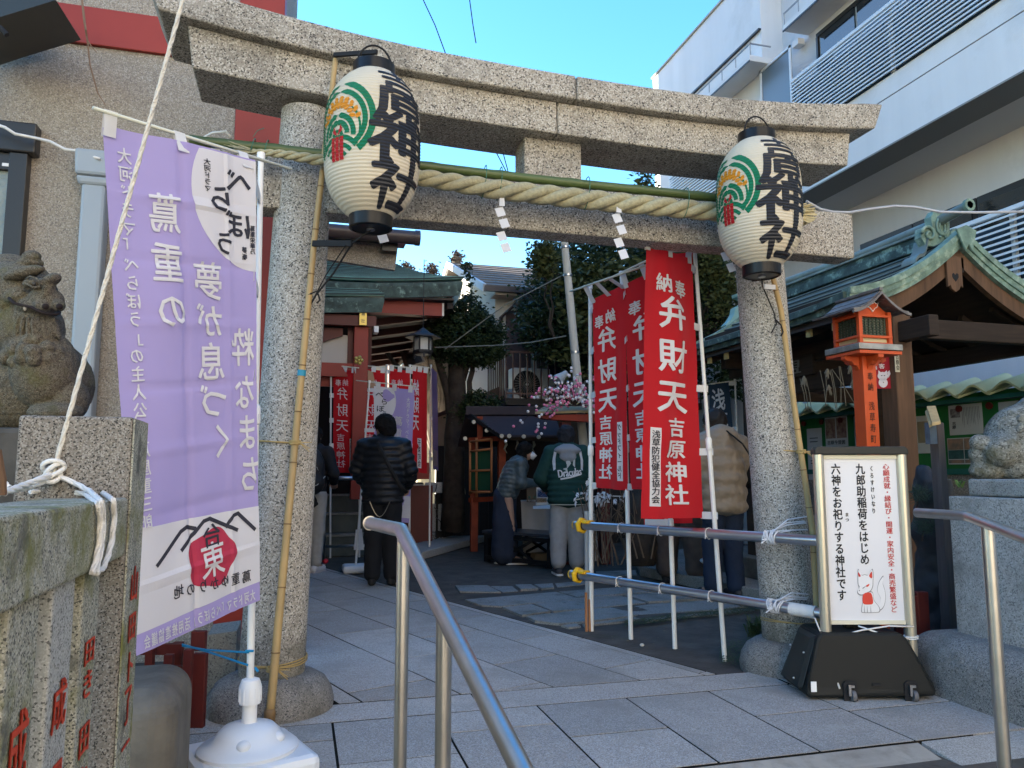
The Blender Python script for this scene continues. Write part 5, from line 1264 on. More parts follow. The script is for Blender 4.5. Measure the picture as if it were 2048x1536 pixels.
# straw ties round the pillars
def ring(px, py, r_, label, cx, n=2, knot=None):
    z = at(px, py, Y=3.93).z; t = thing('straw_tie', label, 'tie', (cx, 4.09, z), 'thin straw ties round the gate pillars')
    for k in range(n): MB().tube([V((cx+r_*cos(a), 4.09+r_*sin(a), z+.007*k+.006*sin(a*2+k))) for a in [2*pi*i/32 for i in range(32)]], .0035, 5, closed=True).build('loop', mat('straw_tie', (0.42,0.30,0.12), .8), t, smooth=True)
    if knot is not None:
        for k in range(3): MB().tube([knot+V((.026*cos(a), .0+.026*sin(a), .008*k-.008)) for a in [2*pi*i/14 for i in range(14)]], .004, 5, closed=True).build('knot_loop', MATS['straw_tie'], t)
        for d in (V((.05,-.02,-.03)), V((.06,-.02,0)), V((.05,-.01,-.045))): MB().tube([knot+V((.02,-.02,0)), knot+V((.02,-.02,0))+d], [.004,.002], 4).build('loose_end', MATS['straw_tie'], t)
ring(580, 885, .155, 'straw tie round the left pillar at mid height', -.085, 2, at(590,885,Y=3.90))
ring(560, 1335, .163, 'straw tie round the left pillar near the ground', -.10, 3, at(545,1338,Y=3.86))
ring(1540, 902, .155, 'straw tie round the right pillar at mid height', 2.81, 2, at(1602,903,Y=3.90))
ring(1580, 1250, .160, 'straw tie round the right pillar below the pipes', 2.84, 2)

# ---------------- banners ----------------
redcl = mat('red_cloth', (0.64,0.010,0.018), .8, transl=.38, sheen=.2)
purple = mat('lilac_cloth', (0.42,0.35,0.66), .8, transl=.22)
whitecl = mat('white_cloth', (0.74,0.73,0.76), .8, transl=.2)
inkcl = mat('banner_ink', (0.03,0.03,0.045), .8)
tabm = mat('white_tab', (0.72,0.71,0.70), .8, transl=.2)
class Cloth:
    def __init__(s, TL, TR, BR, BL, amp=.012, seed=0, creases=(), face=-1):
        s.c = [V(p) for p in (TL, TR, BR, BL)]; s.amp = amp; s.seed = seed; s.cr = creases
        n = (s.c[1]-s.c[0]).cross(s.c[3]-s.c[0]).normalized()
        mid = sum(s.c, V())/4
        if n.dot(CAM-mid) < 0: n = -n
        s.n = n
    def __call__(s, u, v, e=0.0):
        TL, TR, BR, BL = s.c; p = TL.lerp(TR, u).lerp(BL.lerp(BR, u), v)
        k = s.seed
        w = s.amp*(sin(u*5.5+k+v*2.2)*.5+sin(u*11+v*4+2*k)*.3*(.4+v) + sin(v*7+k+u*2)*.35 + noise.noise(V((u*3, v*7, k*3.1)))*.8)
        sag = 0
        for (d, a) in s.cr:
            x = (u-a) if d == 'u' else (v-a)
            w += .009*max(0, 1-abs(x)/(.03 if d == 'u' else .012))*(1 if int(a*40) % 2 else -1)
        return p + s.n*(w*min(1, .25+u*2, .25+(1-u)*2) + e)
def banner_stand(name, label, cloth, pole, tabs_v, side, group, m, nu=22, nv=60, bar=None, poler=.0125, tabw=.045, tops=(.1,.5,.9), category='banner', foot=True, tabh=.022, clmesh=True):
    """pole: (bottom, top); side 0: pole at u=0, 1: at u=1; bar: (end, end)"""
    t = thing(name, label, category, pole[0], group)
    b = MB(); b.grid(lambda u, v: cloth(u, v), nu, nv); b.build('cloth', m, t, smooth=True, fixn=False)
    mid = pole[0].lerp(pole[1], .52)
    MB().tube([pole[0], mid], poler, 12).build('lower_pole', whitep, t, smooth=True, auto=40)
    MB().tube([mid-V((0,0,.0)), pole[1]], poler*.82, 12).build('upper_pole', whitep, t, smooth=True, auto=40)
    d = (pole[1]-pole[0]).normalized()
    MB().tube([mid-d*.05, mid-d*.04, mid+d*.02, mid+d*.035], [poler*1.0, poler*1.35, poler*1.35, poler*.9], 12).build('pole_collar', whitepaint, t, smooth=True)
    MB().tube([pole[1]-d*.01, pole[1]+d*.02], poler*1.15, 12).build('pole_cap', whitepaint, t, smooth=True, auto=40)
    if bar: MB().tube([bar[0], bar[1]], poler*.45, 8).build('crossbar', mat('crossbar', (0.62,0.62,0.52), .5), t, smooth=True)
    def tabq(a, b_, w):
        a, b_ = V(a), V(b_); n = cloth.n*.004
        MB().add([a+V((0,0,w))+n, b_+V((0,0,w))+n, b_-V((0,0,w))+n, a-V((0,0,w))+n, a+V((0,0,w))-n*3, b_+V((0,0,w))-n*3, b_-V((0,0,w))-n*3, a-V((0,0,w))-n*3], [(0,1,2,3),(4,5,6,7),(1,5,6,2),(0,4,7,3)]).build('side_tab', tabm, t, fixn=False)
    for v in tabs_v:
        e = cloth(0.02 if side == 0 else .98, v); 
        # nearest point on pole at that height
        z = e.z; k = (z-pole[0].z)/(pole[1].z-pole[0].z); pp = pole[0].lerp(pole[1], k)
        dd = (pp-e); dd.z = 0
        tabq(e, pp+dd.normalized()*poler*1.3 if dd.length > 1e-4 else pp, tabh)
    for u in tops:
        e = cloth(u, 0.0); 
        if bar:
            x = max(0, min(1, (e-bar[0]).dot((bar[1]-bar[0]))/((bar[1]-bar[0]).length_squared))); tp = bar[0].lerp(bar[1], x)
            ax = (bar[1]-bar[0]).normalized()*tabw*.42; n = cloth.n*.007; lo = cloth(u, .022)
            MB().add([tp-ax+V((0,0,.008))+n*.6, tp+ax+V((0,0,.008))+n*.6, lo+ax+n, lo-ax+n, tp-ax+V((0,0,.008))-n, tp+ax+V((0,0,.008))-n, lo+ax-n, lo-ax-n], [(0,1,2,3),(4,5,6,7),(0,1,5,4)]).build('top_tab', tabm, t, fixn=False)
    return t
def red_text(t, cl, mirror, strip, us=None, bold=.0, fat=.020, small=False, stripu=None):
    us = [i/8 for i in range(1, 8)]; vs = [i/20 for i in range(1, 20)]
    m = (lambda u: .90-u) if mirror else (lambda u: u)
    items = [('奉', m(.69), .135, .26, .068), ('納', m(.37), .125, .26, .068), ('弁', m(.50), .235, .50, .125), ('財', m(.50), .395, .52, .125), ('天', m(.50), .545, .56, .125),
             ('吉', m(.56), .660, .36, .072), ('原', m(.56), .742, .37, .072), ('神', m(.56), .828, .40, .078), ('社', m(.56), .914, .40, .078)]
    letters(items, lambda u, v, e=0: cl(u, v, .0045+e*2), 'lettering', whitecl, t, us, vs, mirror=mirror, bold=bold, fat=fat)
    if strip:
        su = m(.20) if stripu is None else stripu
        letters([([(su-.08,.665),(su+.08,.665),(su+.08,.955),(su-.08,.955)],)], lambda u, v, e=0: cl(u, v, .004), 'name_strip', whitecl, t, us, vs)
        letters(column(strip, su, .675, .945, .12, .98), lambda u, v, e=0: cl(u, v, .0062+e), 'strip_lettering', inkcl, t, us, vs, mirror=mirror, bold=.0)
tabs5 = (.035,.26,.50,.745,.99)
GRN = 'red prayer banners in a row behind the pipe barrier'
# banner 1 and 2, backs to the viewer
cl1 = Cloth(at(1186,600,D=5.62), at(1252,566,D=5.42), at(1256,981,D=5.42), at(1192,975,D=5.66), .022, 1)
b1 = banner_stand('red_banner', 'leftmost red banner seen from behind, its name strip white', cl1, (at(1183,1265,Z=-.02), at(1180,575,Y=5.38)), tabs5, 0, GRN, redcl, bar=(at(1140,583,D=5.7), at(1300,528,D=5.0)), tops=(.06,.5,.95), poler=.017)
red_text(b1, cl1, True, 'グッドフィールド', stripu=.80)
cl2 = Cloth(at(1249,570,D=5.3), at(1345,520,D=4.98), at(1350,985,D=4.98), at(1262,978,D=5.34), .022, 2)
b2_ = banner_stand('red_banner', 'second red banner from the left, half hidden by the frontmost', cl2, (at(1262,1282,Z=-.02), at(1243,548,Y=5.05)), tabs5, 0, GRN, redcl, bar=(at(1208,562,D=5.4), at(1360,490,D=4.9)), tops=(.06,.45,.95), poler=.016)
red_text(b2_, cl2, True, None)
cl3 = Cloth(at(1296,510,D=5.12), at(1385,505,D=5.12), at(1385,1046,D=5.16), at(1288,1050,D=5.2), .01, 3)
b3_ = banner_stand('red_banner', 'red banner hidden behind the frontmost one, only its hem showing', cl3, (at(1350,1300,Z=-.02), at(1322,500,Y=4.73)), (.99,), 0, GRN, redcl, bar=(at(1300,505,D=5.08), at(1395,500,D=5.08)), tops=(.9,), poler=.0155)
cl4 = Cloth(at(1293,487,D=4.62), at(1384,518,D=4.86), at(1408,1036,D=4.86), at(1283,1037,D=4.62), .030, 4)
b4_ = banner_stand('red_banner', 'frontmost red banner facing the viewer with its pole at the right', cl4, (at(1450,1325,Z=-.02), at(1389,497,Y=4.33)), tabs5, 1, GRN, redcl, bar=(at(1285,482,D=4.60), at(1396,505,D=4.9)), tops=(.03,.50,.93), poler=.0155)
red_text(b4_, cl4, False, '浅草防犯健全協力会', stripu=.19)

# big lilac banner in the left foreground
PW = at(503,1400,D=2.98); pole_b, pole_t = at(499,1425,Y=PW.y), at(522,315,Y=PW.y)
clp = Cloth(at(206,248,D=2.44), at(511,320,D=2.87), at(519,1200,D=2.89), at(272,1312,D=2.44), .022, 5, creases=[('u',.45),('u',.78)]+[('v',.125*i) for i in range(1,8)])
lb_ = banner_stand('lilac_banner', 'big lilac banner with mirrored white lettering on a white weighted base', clp, (pole_b, pole_t), (.02,.262,.485,.72,.84), 1, None, purple, nu=40, nv=110, bar=(at(186,216,D=2.40), at(582,338,D=3.06)), tops=(.03,.47,.94), poler=.0145, tabw=.05, tabh=.02)
uU = [i/40 for i in range(1, 40)]; vV = [i/110 for i in range(1, 110)]
F = lambda e0: (lambda u, v, e=0: clp(u, v, e0+e))
cir = [(1.0-.49*cos(a), .088-.165*sin(a)) for a in [radians(x) for x in range(-90, 91, 6)]]
cir = [(min(1, p[0]), max(.004, p[1])) for p in cir]
letters([(cir+[(1.0,.004)],)], F(.002), 'white_disc', whitecl, lb_, uU, vV)
letters([([(0,.765),(1,.785),(1,.957),(0,.962)],)], F(.002), 'white_panel', whitecl, lb_, uU, vV)
wl = column('大河ドラマ「べらぼう」の主人公', .115, .035, .56, .085, .9) + column('蔦屋重三郎', .115, .60, .775, .085, .9)
wl += [('蔦',.335,.155,.20,.080),('重',.335,.255,.21,.082),('の',.345,.35,.21,.075)]
wl += [('夢',.615,.285,.21,.082),('が',.625,.368,.20,.072),('息',.63,.455,.21,.082),('づ',.645,.54,.21,.078),('く',.70,.625,.17,.078)]
wl += [('粋',.885,.425,.18,.085),('な',.895,.525,.17,.080),('ま',.915,.615,.17,.085),('ち',.925,.71,.17,.085)]
wl += [(c, .955-.905*(i+.5)/18, .982, .042, .026) for i, c in enumerate('大河ドラマ「べらぼう」活用推進協議会')]
letters(wl, F(.0035), 'white_lettering', whitecl, lb_, uU, vV, mirror=True, bold=.0, fat=.013)
bl = [('べ',.86,.060,.20,.060),('ら',.72,.105,.19,.060),('ぼ',.86,.155,.20,.058),('う',.74,.20,.16,.052)]
letters(bl, F(.0035), 'brush_title', inkcl, lb_, uU, vV, mirror=True, bold=.0, fat=.02)
bl = column('大河ドラマ', .625, .025, .095, .05) + column('蔦重栄華乃', .97, .15, .215, .04) + column('夢噺', .905, .20, .23, .04)
bl += [(c, .93-.66*(i+.5)/7, .935-.004*i, .075, .027) for i, c in enumerate('蔦重ゆかりの地')]
letters(bl, F(.0035), 'small_lettering', inkcl, lb_, uU, vV, mirror=True, bold=.0)
def stroke(P, w):
    out = []
    for a, b in zip(P, P[1:]):
        dx, dy = b[0]-a[0], (b[1]-a[1])*2.9; L = hypot(dx, dy); nx, ny = -dy/L*w, dx/L*w/2.9
        ex, ey = dx/L*w*.5, dy/L*w*.5/2.9
        out.append(([(a[0]-ex+nx,a[1]-ey+ny),(b[0]+ex+nx,b[1]+ey+ny),(b[0]+ex-nx,b[1]+ey-ny),(a[0]-ex-nx,a[1]-ey-ny)],))
    return out
mt = stroke([(.17,.845),(.37,.795),(.42,.789),(.48,.797),(.49,.802)], .012)+stroke([(.365,.832),(.55,.787),(.60,.785),(.82,.826)], .012)+stroke([(.73,.812),(.79,.792),(.83,.79),(.96,.835)], .012)
letters(mt, F(.0040), 'mountain_mark', inkcl, lb_, uU, vV)
plum = [(.60+.195*(1+.07*cos(5*a))*cos(a), .868+.060*(1+.07*cos(5*a))*sin(a)) for a in [2*pi*i/60 for i in range(60)]]
letters([(plum,)], F(.0030), 'plum_mark', mat('plum_red', (0.42,0.03,0.07), .8), lb_, uU, vV)
letters([('東',.60,.872,.20,.075)], F(.0050), 'plum_lettering', whitecl, lb_, uU, vV, mirror=True, bold=.0)
letters([('台',.605,.822,.16,.05)], F(.0052), 'plum_lettering', inkcl, lb_, uU, vV, mirror=True, bold=.0)
# weighted base of the lilac banner
wb = mat('white_plastic', (0.70,0.72,0.74), .35, var=.06, vs=8)
bc = V((pole_b.x, pole_b.y, 0)); th = radians(20)
b = MB(); ax = V((cos(th), sin(th), 0)); ay = V((-sin(th), cos(th), 0)); b.obox(bc+V((0,0,.045)), ax*.43, ay*.43, V((0,0,.085))); b.build('base_tank', wb, lb_, bevel=.028)
b = MB(); b.lathe([(.185,.085),(.188,.10),(.17,.115),(.135,.125),(.12,.15),(.095,.175),(.05,.188),(0,.19)], bc, 40); b.build('base_dome', wb, lb_, smooth=True, auto=50)
b = MB(); b.lathe([(.028,.18),(.028,.255),(.040,.258),(.042,.325),(.034,.348),(.017,.355)], bc, 24); b.build('clamp_collar', whitepaint, lb_, smooth=True, auto=40)
for k in range(12):
    a = 2*pi*k/12; MB().beam(bc+V((.041*cos(a),.041*sin(a),.265)), bc+V((.041*cos(a),.041*sin(a),.32)), .004, .004).build('collar_rib', whitepaint, lb_)
for k in range(3):
    a = vth_ = radians(-95+k*75); MB().ell(bc+V((.112*cos(a),.112*sin(a),.135)), (.03,.03,.022), 12, 8).build('filler_cap', wb, lb_, smooth=True)
# blue twine tied from the pole to the red lattice
bt = MB(); bt.tube([at(365,1292,D=3.3), at(415,1300,D=3.15), at(497,1305,D=2.96)], .004, 6); bt.tube([at(365,1289,D=3.3), at(420,1305,D=3.15), at(495,1330,D=2.96)], .0045, 6); bt.tube([at(510,1335,D=2.96), at(516,1343,D=2.95)], .005, 5); bt.tube([at(491,1302,D=2.96), at(507,1302,D=2.96)], .005, 6)
tag(bt.build('blue_twine', mat('blue_twine', (0.01,0.22,0.42), .6)), 'blue plastic twine tied round the lilac banner pole', 'twine')

# banners in the back yard
GRB = 'red prayer banners in front of the shrine hall'
for i, (x0, x1, lab) in enumerate(((664,712,'red banner leftmost in the row before the hall'),(722,770,'second red banner before the hall, partly behind the lilac one'),(776,820,'third red banner before the hall above the man in black'),(822,854,'red banner at the right end of the row before the hall'))):
    D_ = 10.2+.1*i; cl = Cloth(at(x0+3,737,D=D_), at(x1,742,D=D_), at(x1,947,D=D_), at(x0+2,944,D=D_), .015, i+10)
    q = at(x0-3,1092,D=D_); q.z = 0.02
    t = banner_stand('red_banner', lab, cl, (q, at(x0-2,732,D=D_)), (.03,.26,.50,.745,.98), 0, GRB, redcl, nu=8, nv=20, bar=(at(x0-5,730,D=D_), at(x1+6,736,D=D_)), poler=.014, tabw=.07, tabh=.03)
    if i != 3: red_text(t, cl, True, '江戸一三日会' if i == 0 else None, stripu=.80, fat=0)
    else: letters([([(.35,.665),(.62,.665),(.62,.955),(.35,.955)],)], lambda u, v, e=0: cl(u, v, .004), 'name_strip', whitecl, t); letters(column('千束町会', .48, .675, .945, .2), lambda u, v, e=0: cl(u, v, .008+e), 'strip_lettering', inkcl, t, mirror=True); letters(column('納財天', .25, .1, .6, .4), lambda u, v, e=0: cl(u, v, .008+e), 'lettering', whitecl, t, mirror=True)
D_ = 8.9; cl = Cloth(at(748,772,D=D_), at(829,780,D=D_), at(818,1046,D=D_), at(748,1040,D=D_), .02, 21)
t = banner_stand('lilac_banner', 'small-looking lilac banner behind the man in black', cl, (V((at(712,1108,D=D_).x, at(712,1108,D=D_).y, .08)), at(739,764,D=D_)), (.03,.33), 0, None, purple, nu=12, nv=30, bar=(at(712,761,D=D_), at(831,773,D=D_)), poler=.013, tabw=.06)
cir = [(.0+.55*cos(a), .10-.19*sin(a)) for a in [radians(x) for x in range(-90, 91, 10)]]
letters([([(max(0, p[0]), max(.0, p[1])) for p in cir]+[(0,.0)],)], lambda u, v, e=0: cl(u, v, .004), 'white_disc', whitecl, t)
letters([([(0,.80),(1,.80),(1,.965),(0,.965)],)], lambda u, v, e=0: cl(u, v, .004), 'white_panel', whitecl, t)
letters([('べ',.14,.06,.2,.05),('ら',.26,.11,.18,.05),('ぼ',.16,.165,.2,.05),('う',.27,.2,.15,.04)], lambda u, v, e=0: cl(u, v, .008+e), 'brush_title', inkcl, t, bold=.0)
letters(column('大河ドラマ「べらぼう」の主人', .86, .06, .62, .085)+[('蔦',.62,.245,.22,.07),('重',.62,.335,.22,.07),('の',.62,.42,.2,.06),('の',.72,.735,.14,.03),('地',.72,.775,.14,.03)], lambda u, v, e=0: cl(u, v, .008+e), 'lettering', whitecl, t, bold=.0)
q = at(712,1105,D=8.9); b = MB(); b.box(q.x-.15,q.x+.15,q.y-.15,q.y+.15,0,.09); b.build('base_tank', wb, t, bevel=.03)
MB().prism([at(712,1060,D=9.1), at(724,1058,D=9.1), at(728,1100,D=9.1), at(708,1100,D=9.1)], (0,.05,0)).build('water_bag', whitepaint, t)
D_ = 11; cl = Cloth(at(863,735,D=D_), at(874,745,D=10.6), at(877,942,D=10.6), at(866,938,D=D_), .01, 31)
q = at(860,985,D=D_); q.z = .1
t = banner_stand('lilac_banner', 'narrow edge-on lilac banner beside the clipped evergreen', cl, (q, at(862,732,D=D_)), (.05,.5,.9), 0, None, purple, nu=4, nv=20, bar=None, tops=(), poler=.013)
letters([([(.05,.8),(.95,.8),(.95,.96),(.05,.96)],)], lambda u, v, e=0: cl(u, v, .004), 'white_panel', whitecl, t)
D_ = 8.6; cl = Cloth(at(1418,768,D=D_), at(1458,762,D=D_), at(1466,860,D=D_), at(1420,862,D=D_), .01, 41)
nav = mat('navy_cloth', (0.012,0.035,0.07), .8)
q = at(1478,1000,D=D_); q.z = .12
t = banner_stand('navy_banner', 'navy banner with white lettering behind the man in beige', cl, (q, at(1470,760,D=D_)), (.05,.97), 1, None, nav, nu=8, nv=10, bar=(at(1405,770,D=D_), at(1496,758,D=D_)), tops=(.2,.9), poler=.012, tabw=.06)
letters([('浅',.42,.36,.62,.46),('草',.50,.80,.62,.36)], lambda u, v, e=0: cl(u, v, .006+e), 'lettering', mat('pale_blue_ink', (0.55,0.6,0.68), .8), t, bold=.0, fat=.02)
# little red maneki banner and sticker on the pavilion post
q = at(1757,740,D=6.1); a, b_ = at(1747,712,D=6.05), at(1782,778,D=6.05)
hb = thing('hanging_red_banner', 'small red banner with white cat drawing hung behind the orange lantern post', 'banner', q)
fnb = lambda u, v, e=0: a + RT*((b_-a).dot(RT)*u) + V((0,0,(b_.z-a.z)*v)) - V((FW.x,FW.y,0))*(.004+e)
b = MB(); b.grid(lambda u, v: fnb(u, v, -.004), 2, 2); b.build('cloth', mat('deep_red_cloth', (0.30,0.008,0.02), .8), hb, fixn=False)
letters([('千',.40,.14,.34,.16),('客',.42,.32,.34,.16),('招',.05,.2,.2,.14),('福',.05,.36,.2,.14)], fnb, 'lettering', whitecl, hb, bold=.0)
cat = [([(.45+.30*cos(x), .62+.13*sin(x)) for x in [2*pi*i/16 for i in range(16)]],), ([(.45+.26*cos(x), .82+.15*sin(x)) for x in [2*pi*i/16 for i in range(16)]],), ([(.2,.55),(.22,.44),(.36,.51)],), ([(.56,.50),(.7,.44),(.72,.56)],), ([(.72,.5),(.85,.44),(.9,.55),(.76,.68)],)]
letters(cat, lambda u, v, e=0: fnb(u, v, .001), 'cat_drawing', whitecl, hb)
letters([([(.34,.6),(.42,.59),(.42,.615),(.34,.62)],),([(.5,.59),(.58,.6),(.58,.62),(.5,.615)],),([(.42,.80),(.5,.80),(.46,.84)],)], lambda u, v, e=0: fnb(u, v, .003), 'cat_features', inkcl, hb)
sa, sb = at(1789,705,Y=4.905), at(1800,744,Y=4.905)
vs_ = thing('votive_sticker', 'narrow white name sticker near the top of the brown pavilion post', 'sticker', (sa.x, 4.905, sb.z))
MB().box(sa.x, sb.x, 4.905, 4.909, sb.z, sa.z).build('paper', mat('cream_paper', (0.6,0.56,0.42), .7), vs_)
letters(column('吉原会', .5, .06, .94, .8), lambda u, v, e=0: V((sa.x+(sb.x-sa.x)*u, 4.903-e, sa.z+(sb.z-sa.z)*v)), 'lettering', inkb, vs_, bold=.0)
# ---------------- stone fence in the left foreground ----------------
mossy = mat('mossy_granite', (0.33,0.32,0.25), .9, bump=.5, bs=70, speck=(360,(0.08,0.08,0.07),(0.48,0.46,0.38),.62), stain=[((0.17,0.17,0.055), 7, .50, .66), ((0.10,0.10,0.085), 11, .55, .7)])
darkgr = mat('dark_granite', (0.19,0.17,0.145), .85, bump=.4, bs=80, speck=(360,(0.035,0.033,0.03),(0.30,0.28,0.25),.62))
redink = mat('engraved_red', (0.55,0.055,0.02), .7)
fe = thing('stone_picket_fence', 'mossy granite picket fence with red carved names at the left edge', 'fence', (-.4, 1.3, -.4))
FX = -.33
b = MB(); b.box(FX-.15, FX, .45, 1.698, .985, 1.10); b.build('rail_beam', mossy, fe, bevel=.006)
def picket(y0, y1, txt, top=.984, off=-.012, m=None):
    b = MB(); b.box(FX-.13, FX+off, y0, y1, -.5, top); p = b.build('picket', m or mossy, fe, bevel=.005)
    if txt: letters([(c, .5, z, .5, h) for c, z, h in txt], lambda u, v, e=0: V((FX+off+.0015, y0+(y1-y0)*u, v)), 'carved_name', redink, p, mirror=True, bold=.0) if 0 else \
        letters([(c, .5, -z, .62, h) for c, z, h in txt], lambda u, v, e=0: V((FX+off+.0015+e, y0+(y1-y0)*u, -v)), 'carved_name', redink, p, bold=.0)
    return p
picket(.60,.72,''); picket(.79,.93,'')
picket(1.105,1.225,(('成',.79,.105),))
picket(1.285,1.40,(('成',.80,.075),('澤',.68,.075)), m=mat('pale_granite_post', (0.36,0.36,0.33), .85, speck=(380,(0.12,0.12,0.11),(0.48,0.47,0.44)), bump=.3, bs=80))
picket(1.45,1.56,(('田',.845,.045),('き',.79,.05),('田',.70,.055),('次',.63,.05)))
b = MB(); b.box(FX-.205, FX, 1.70, 1.845, -.5, 1.262); ep = b.build('end_post', darkgr, fe, bevel=.006)
b = MB(); b.box(FX+.0005, FX+.004, 1.703, 1.842, -.5, 1.258); b.build('mossy_lit_face', mossy, ep)  # lighter face: the lit side put into the colour, along with its moss
letters([(c, .5, -z, .5, h) for c, z, h in (('山',.92,.075),('田',.835,.06),('ト',.755,.07),('了',.68,.08),('一',.60,.06))], lambda u, v, e=0: V((FX+.0055+e, 1.70+.145*u, -v)), 'carved_name', redink, ep, bold=.0)
b = MB(); b.box(FX-.205+.001, FX-.001, 1.905, 2.0, -.5, .9)
# rope from the fence up and out of the frame
wr = thing('white_rope', 'thick white rope knotted on the stone fence and rising out of view', 'rope', (-.38,1.45,1.1))
k = at(106,948,D=1.50)
top = at(382,-60,D=1.75)
pts = [top.lerp(k, i/30) for i in range(31)]
def twist(P, r, nm='strand', tw=55, n=3, R_=.45):
    L = 0; out = [[] for _ in range(n)]; d = None
    for i, p in enumerate(P):
        if i: L += (P[i]-P[i-1]).length
        a = P[min(i+1, len(P)-1)]-P[max(i-1, 0)]; a.normalize(); x = a.cross(V((0.3,1,.2))).normalized(); y = a.cross(x)
        for s in range(n):
            t = L*tw+2*pi*s/n; out[s].append(p+x*cos(t)*r*R_+y*sin(t)*r*R_)
    b = MB()
    for s in range(n): b.tube(out[s], r*.62, 7)
    return b
def dens(P, m=14):
    return [P[i].lerp(P[i+1], j/m) for i in range(len(P)-1) for j in range(m)]+[P[-1]]
ropew = mat('white_cotton_rope', (0.72,0.70,0.66), .9, bump=.5, bs=150)
twist(dens([top, k], 220), .0047).build('strand', cord, wr, smooth=True)
b = twist(dens([k, at(60,966,D=1.42), at(10,985,D=1.30), at(-40,990,D=1.2)]), .0060); b.build('strand', ropew, wr, smooth=True)
b = twist(dens([k+V((0,.01,-.005)), at(60,975,D=1.45), at(15,982,D=1.36), at(-40,1000,D=1.25)]), .0052); b.build('strand', ropew, wr, smooth=True)
def onface(px, py): return at(px, py, X=FX+.008)
for P in ([k, at(150,966,D=1.50), at(180,982,D=1.47), onface(203,1003), onface(207,1040), onface(203,1090), onface(196,1128), onface(192,1146)],
          [k+V((0,.01,0)), at(150,975,D=1.53), at(205,985,D=1.53), onface(226,1000), onface(229,1030), onface(224,1080), onface(217,1110), onface(207,1136), onface(192,1147)],
          [at(60,984,D=1.48), at(120,980,D=1.54), at(170,988,D=1.50), onface(197,1008), onface(201,1045), onface(198,1092), onface(190,1130), onface(184,1147)]):
    twist(dens(P, 10), .0050).build('strand', ropew, wr, smooth=True)
kb = MB()
for i in range(4):
    q0 = k+V((0,0,-.004+.006*i)); kb.tube([q0+V((.016*cos(a)*(1.2 if i % 2 else .8), .012*sin(a), .012*sin(a+i))) for a in [2*pi*j/16 for j in range(16)]], .0048, 7, closed=True)
kb.build('knot', ropew, wr, smooth=True)
kb = MB(); kb.tube([at(18,975,D=1.33), at(10,968,D=1.33), at(14,978,D=1.33)], .006, 6); kb.tube([at(8,972,D=1.33), at(14,965,D=1.33)], .004, 5); kb.build('loose_end', ropew, wr)
tag(MB().tube([at(-6,900,D=1.2), at(4,960,D=1.2), at(5,990,D=1.2)], .0065, 8).build('wooden_stick', wood_br), 'brown wooden stick end at the left edge above the fence rail', 'stick')

# ---------------- guardian lion dogs ----------------
stone_l = mat('mossy_statue_stone', (0.125,0.105,0.075), .95, bump=.9, bs=70, speck=(330,(0.05,0.045,0.03),(0.19,0.17,0.125),.68), stain=[((0.10,0.095,0.03), 6, .52, .7), ((0.05,0.045,0.035), 9, .56, .72), ((0.27,0.245,0.19), 12, .64, .74)])
kl = thing('lion_dog_statue', 'mossy stone lion dog behind the fence facing right with curled mane', 'statue', at(60,1000,D=2.9))
def el(b, px, py, D, rx, ry, rz_, rot=0):
    """ellipsoid sized in photo pixels at distance D, axes along the view"""
    s = D/FPX; q = Matrix((( RT.x, FW.x, UP.x), (RT.y, FW.y, UP.y), (RT.z, FW.z, UP.z))).to_quaternion()
    if rot: 
        from mathutils import Quaternion
        q = Quaternion(FW, radians(-rot)) @ q
    b.ell(at(px, py, D=D), (rx*s, rz_*s, ry*s), 18, 12, q)
DL = 2.85
b = Field(.0055)
el(b, 60,770,DL+.10,120,100,95); el(b, 20,690,DL+.12,75,85,70); el(b, 90,740,DL-.02,62,80,60); el(b, 55,660,DL+.02,68,70,60)     # body, chest, neck
el(b, 138,800,DL,36,44,40); el(b, 110,824,DL-.05,52,22,38); el(b, -25,800,DL+.05,70,90,60); el(b,70,700,DL,60,50,55)                  # knees, paw
el(b, 45,585,DL+.02,62,62,58); el(b, 20,570,DL+.08,60,62,60)                  # skull
el(b, 92,600,DL-.06,33,26,30); el(b, 75,612,DL-.05,40,20,32); el(b, 70,634,DL-.03,42,16,32,-8)    # muzzle, jaw
el(b, 48,546,DL-.082,42,12,20,14); el(b, 103,560,DL-.09,20,11,18,30); el(b, 84,566,DL-.095,10,10,14,0)            # brows
el(b, 84,612,DL-.10,17,14,16); el(b, 116,611,DL-.08,13,13,14); el(b, 97,580,DL-.09,10,24,14,-15)                # nostril wings, nose bridge
el(b, 13,548,DL,26,24,16); el(b, 63,514,DL-.01,18,13,16,10); el(b, 60,526,DL,26,10,20)            # ear, topknot
el(b, 35,592,DL-.07,26,18,18,10)                                                    # cheek
r = random.Random(8)
for (px, py, s) in ((55,682,13),(72,678,12),(90,676,12),(47,700,14),(66,703,15),(95,695,14),(112,690,12),(45,716,15),(68,718,14),(95,716,15),(112,712,11),(28,700,14),(12,715,15),(118,704,11),(30,724,14),(122,722,10)):
    el(b, px, py, DL-.142 + abs(px-60)*.0013 + (.03 if py < 695 else 0), s, s*1.05, s)
for k_ in range(9): el(b, 25+k_*11, 657, DL-.108+abs(k_-3.5)*.011, 5, 24, 9, -8+k_*3)
for (px, py, s) in ((8,610,13),(-5,590,13),(5,575,12),(12,632,13),(-8,640,14),(18,650,12),(0,670,14)): el(b, px, py, DL-.06, s, s, s)
kb_ = blob(b, .0045, 'body', stone_l, kl, 2, .0016, 60, 3)
b = MB(); el(b, 64,566,DL-.108,18,10,14,12); b.build('eye', stone_l, kl, smooth=True)
b = MB(); el(b, 68,567,DL-.132,3.4,3.4,3); b.build('pupil', MATS['dark_stone'], kl, smooth=True)
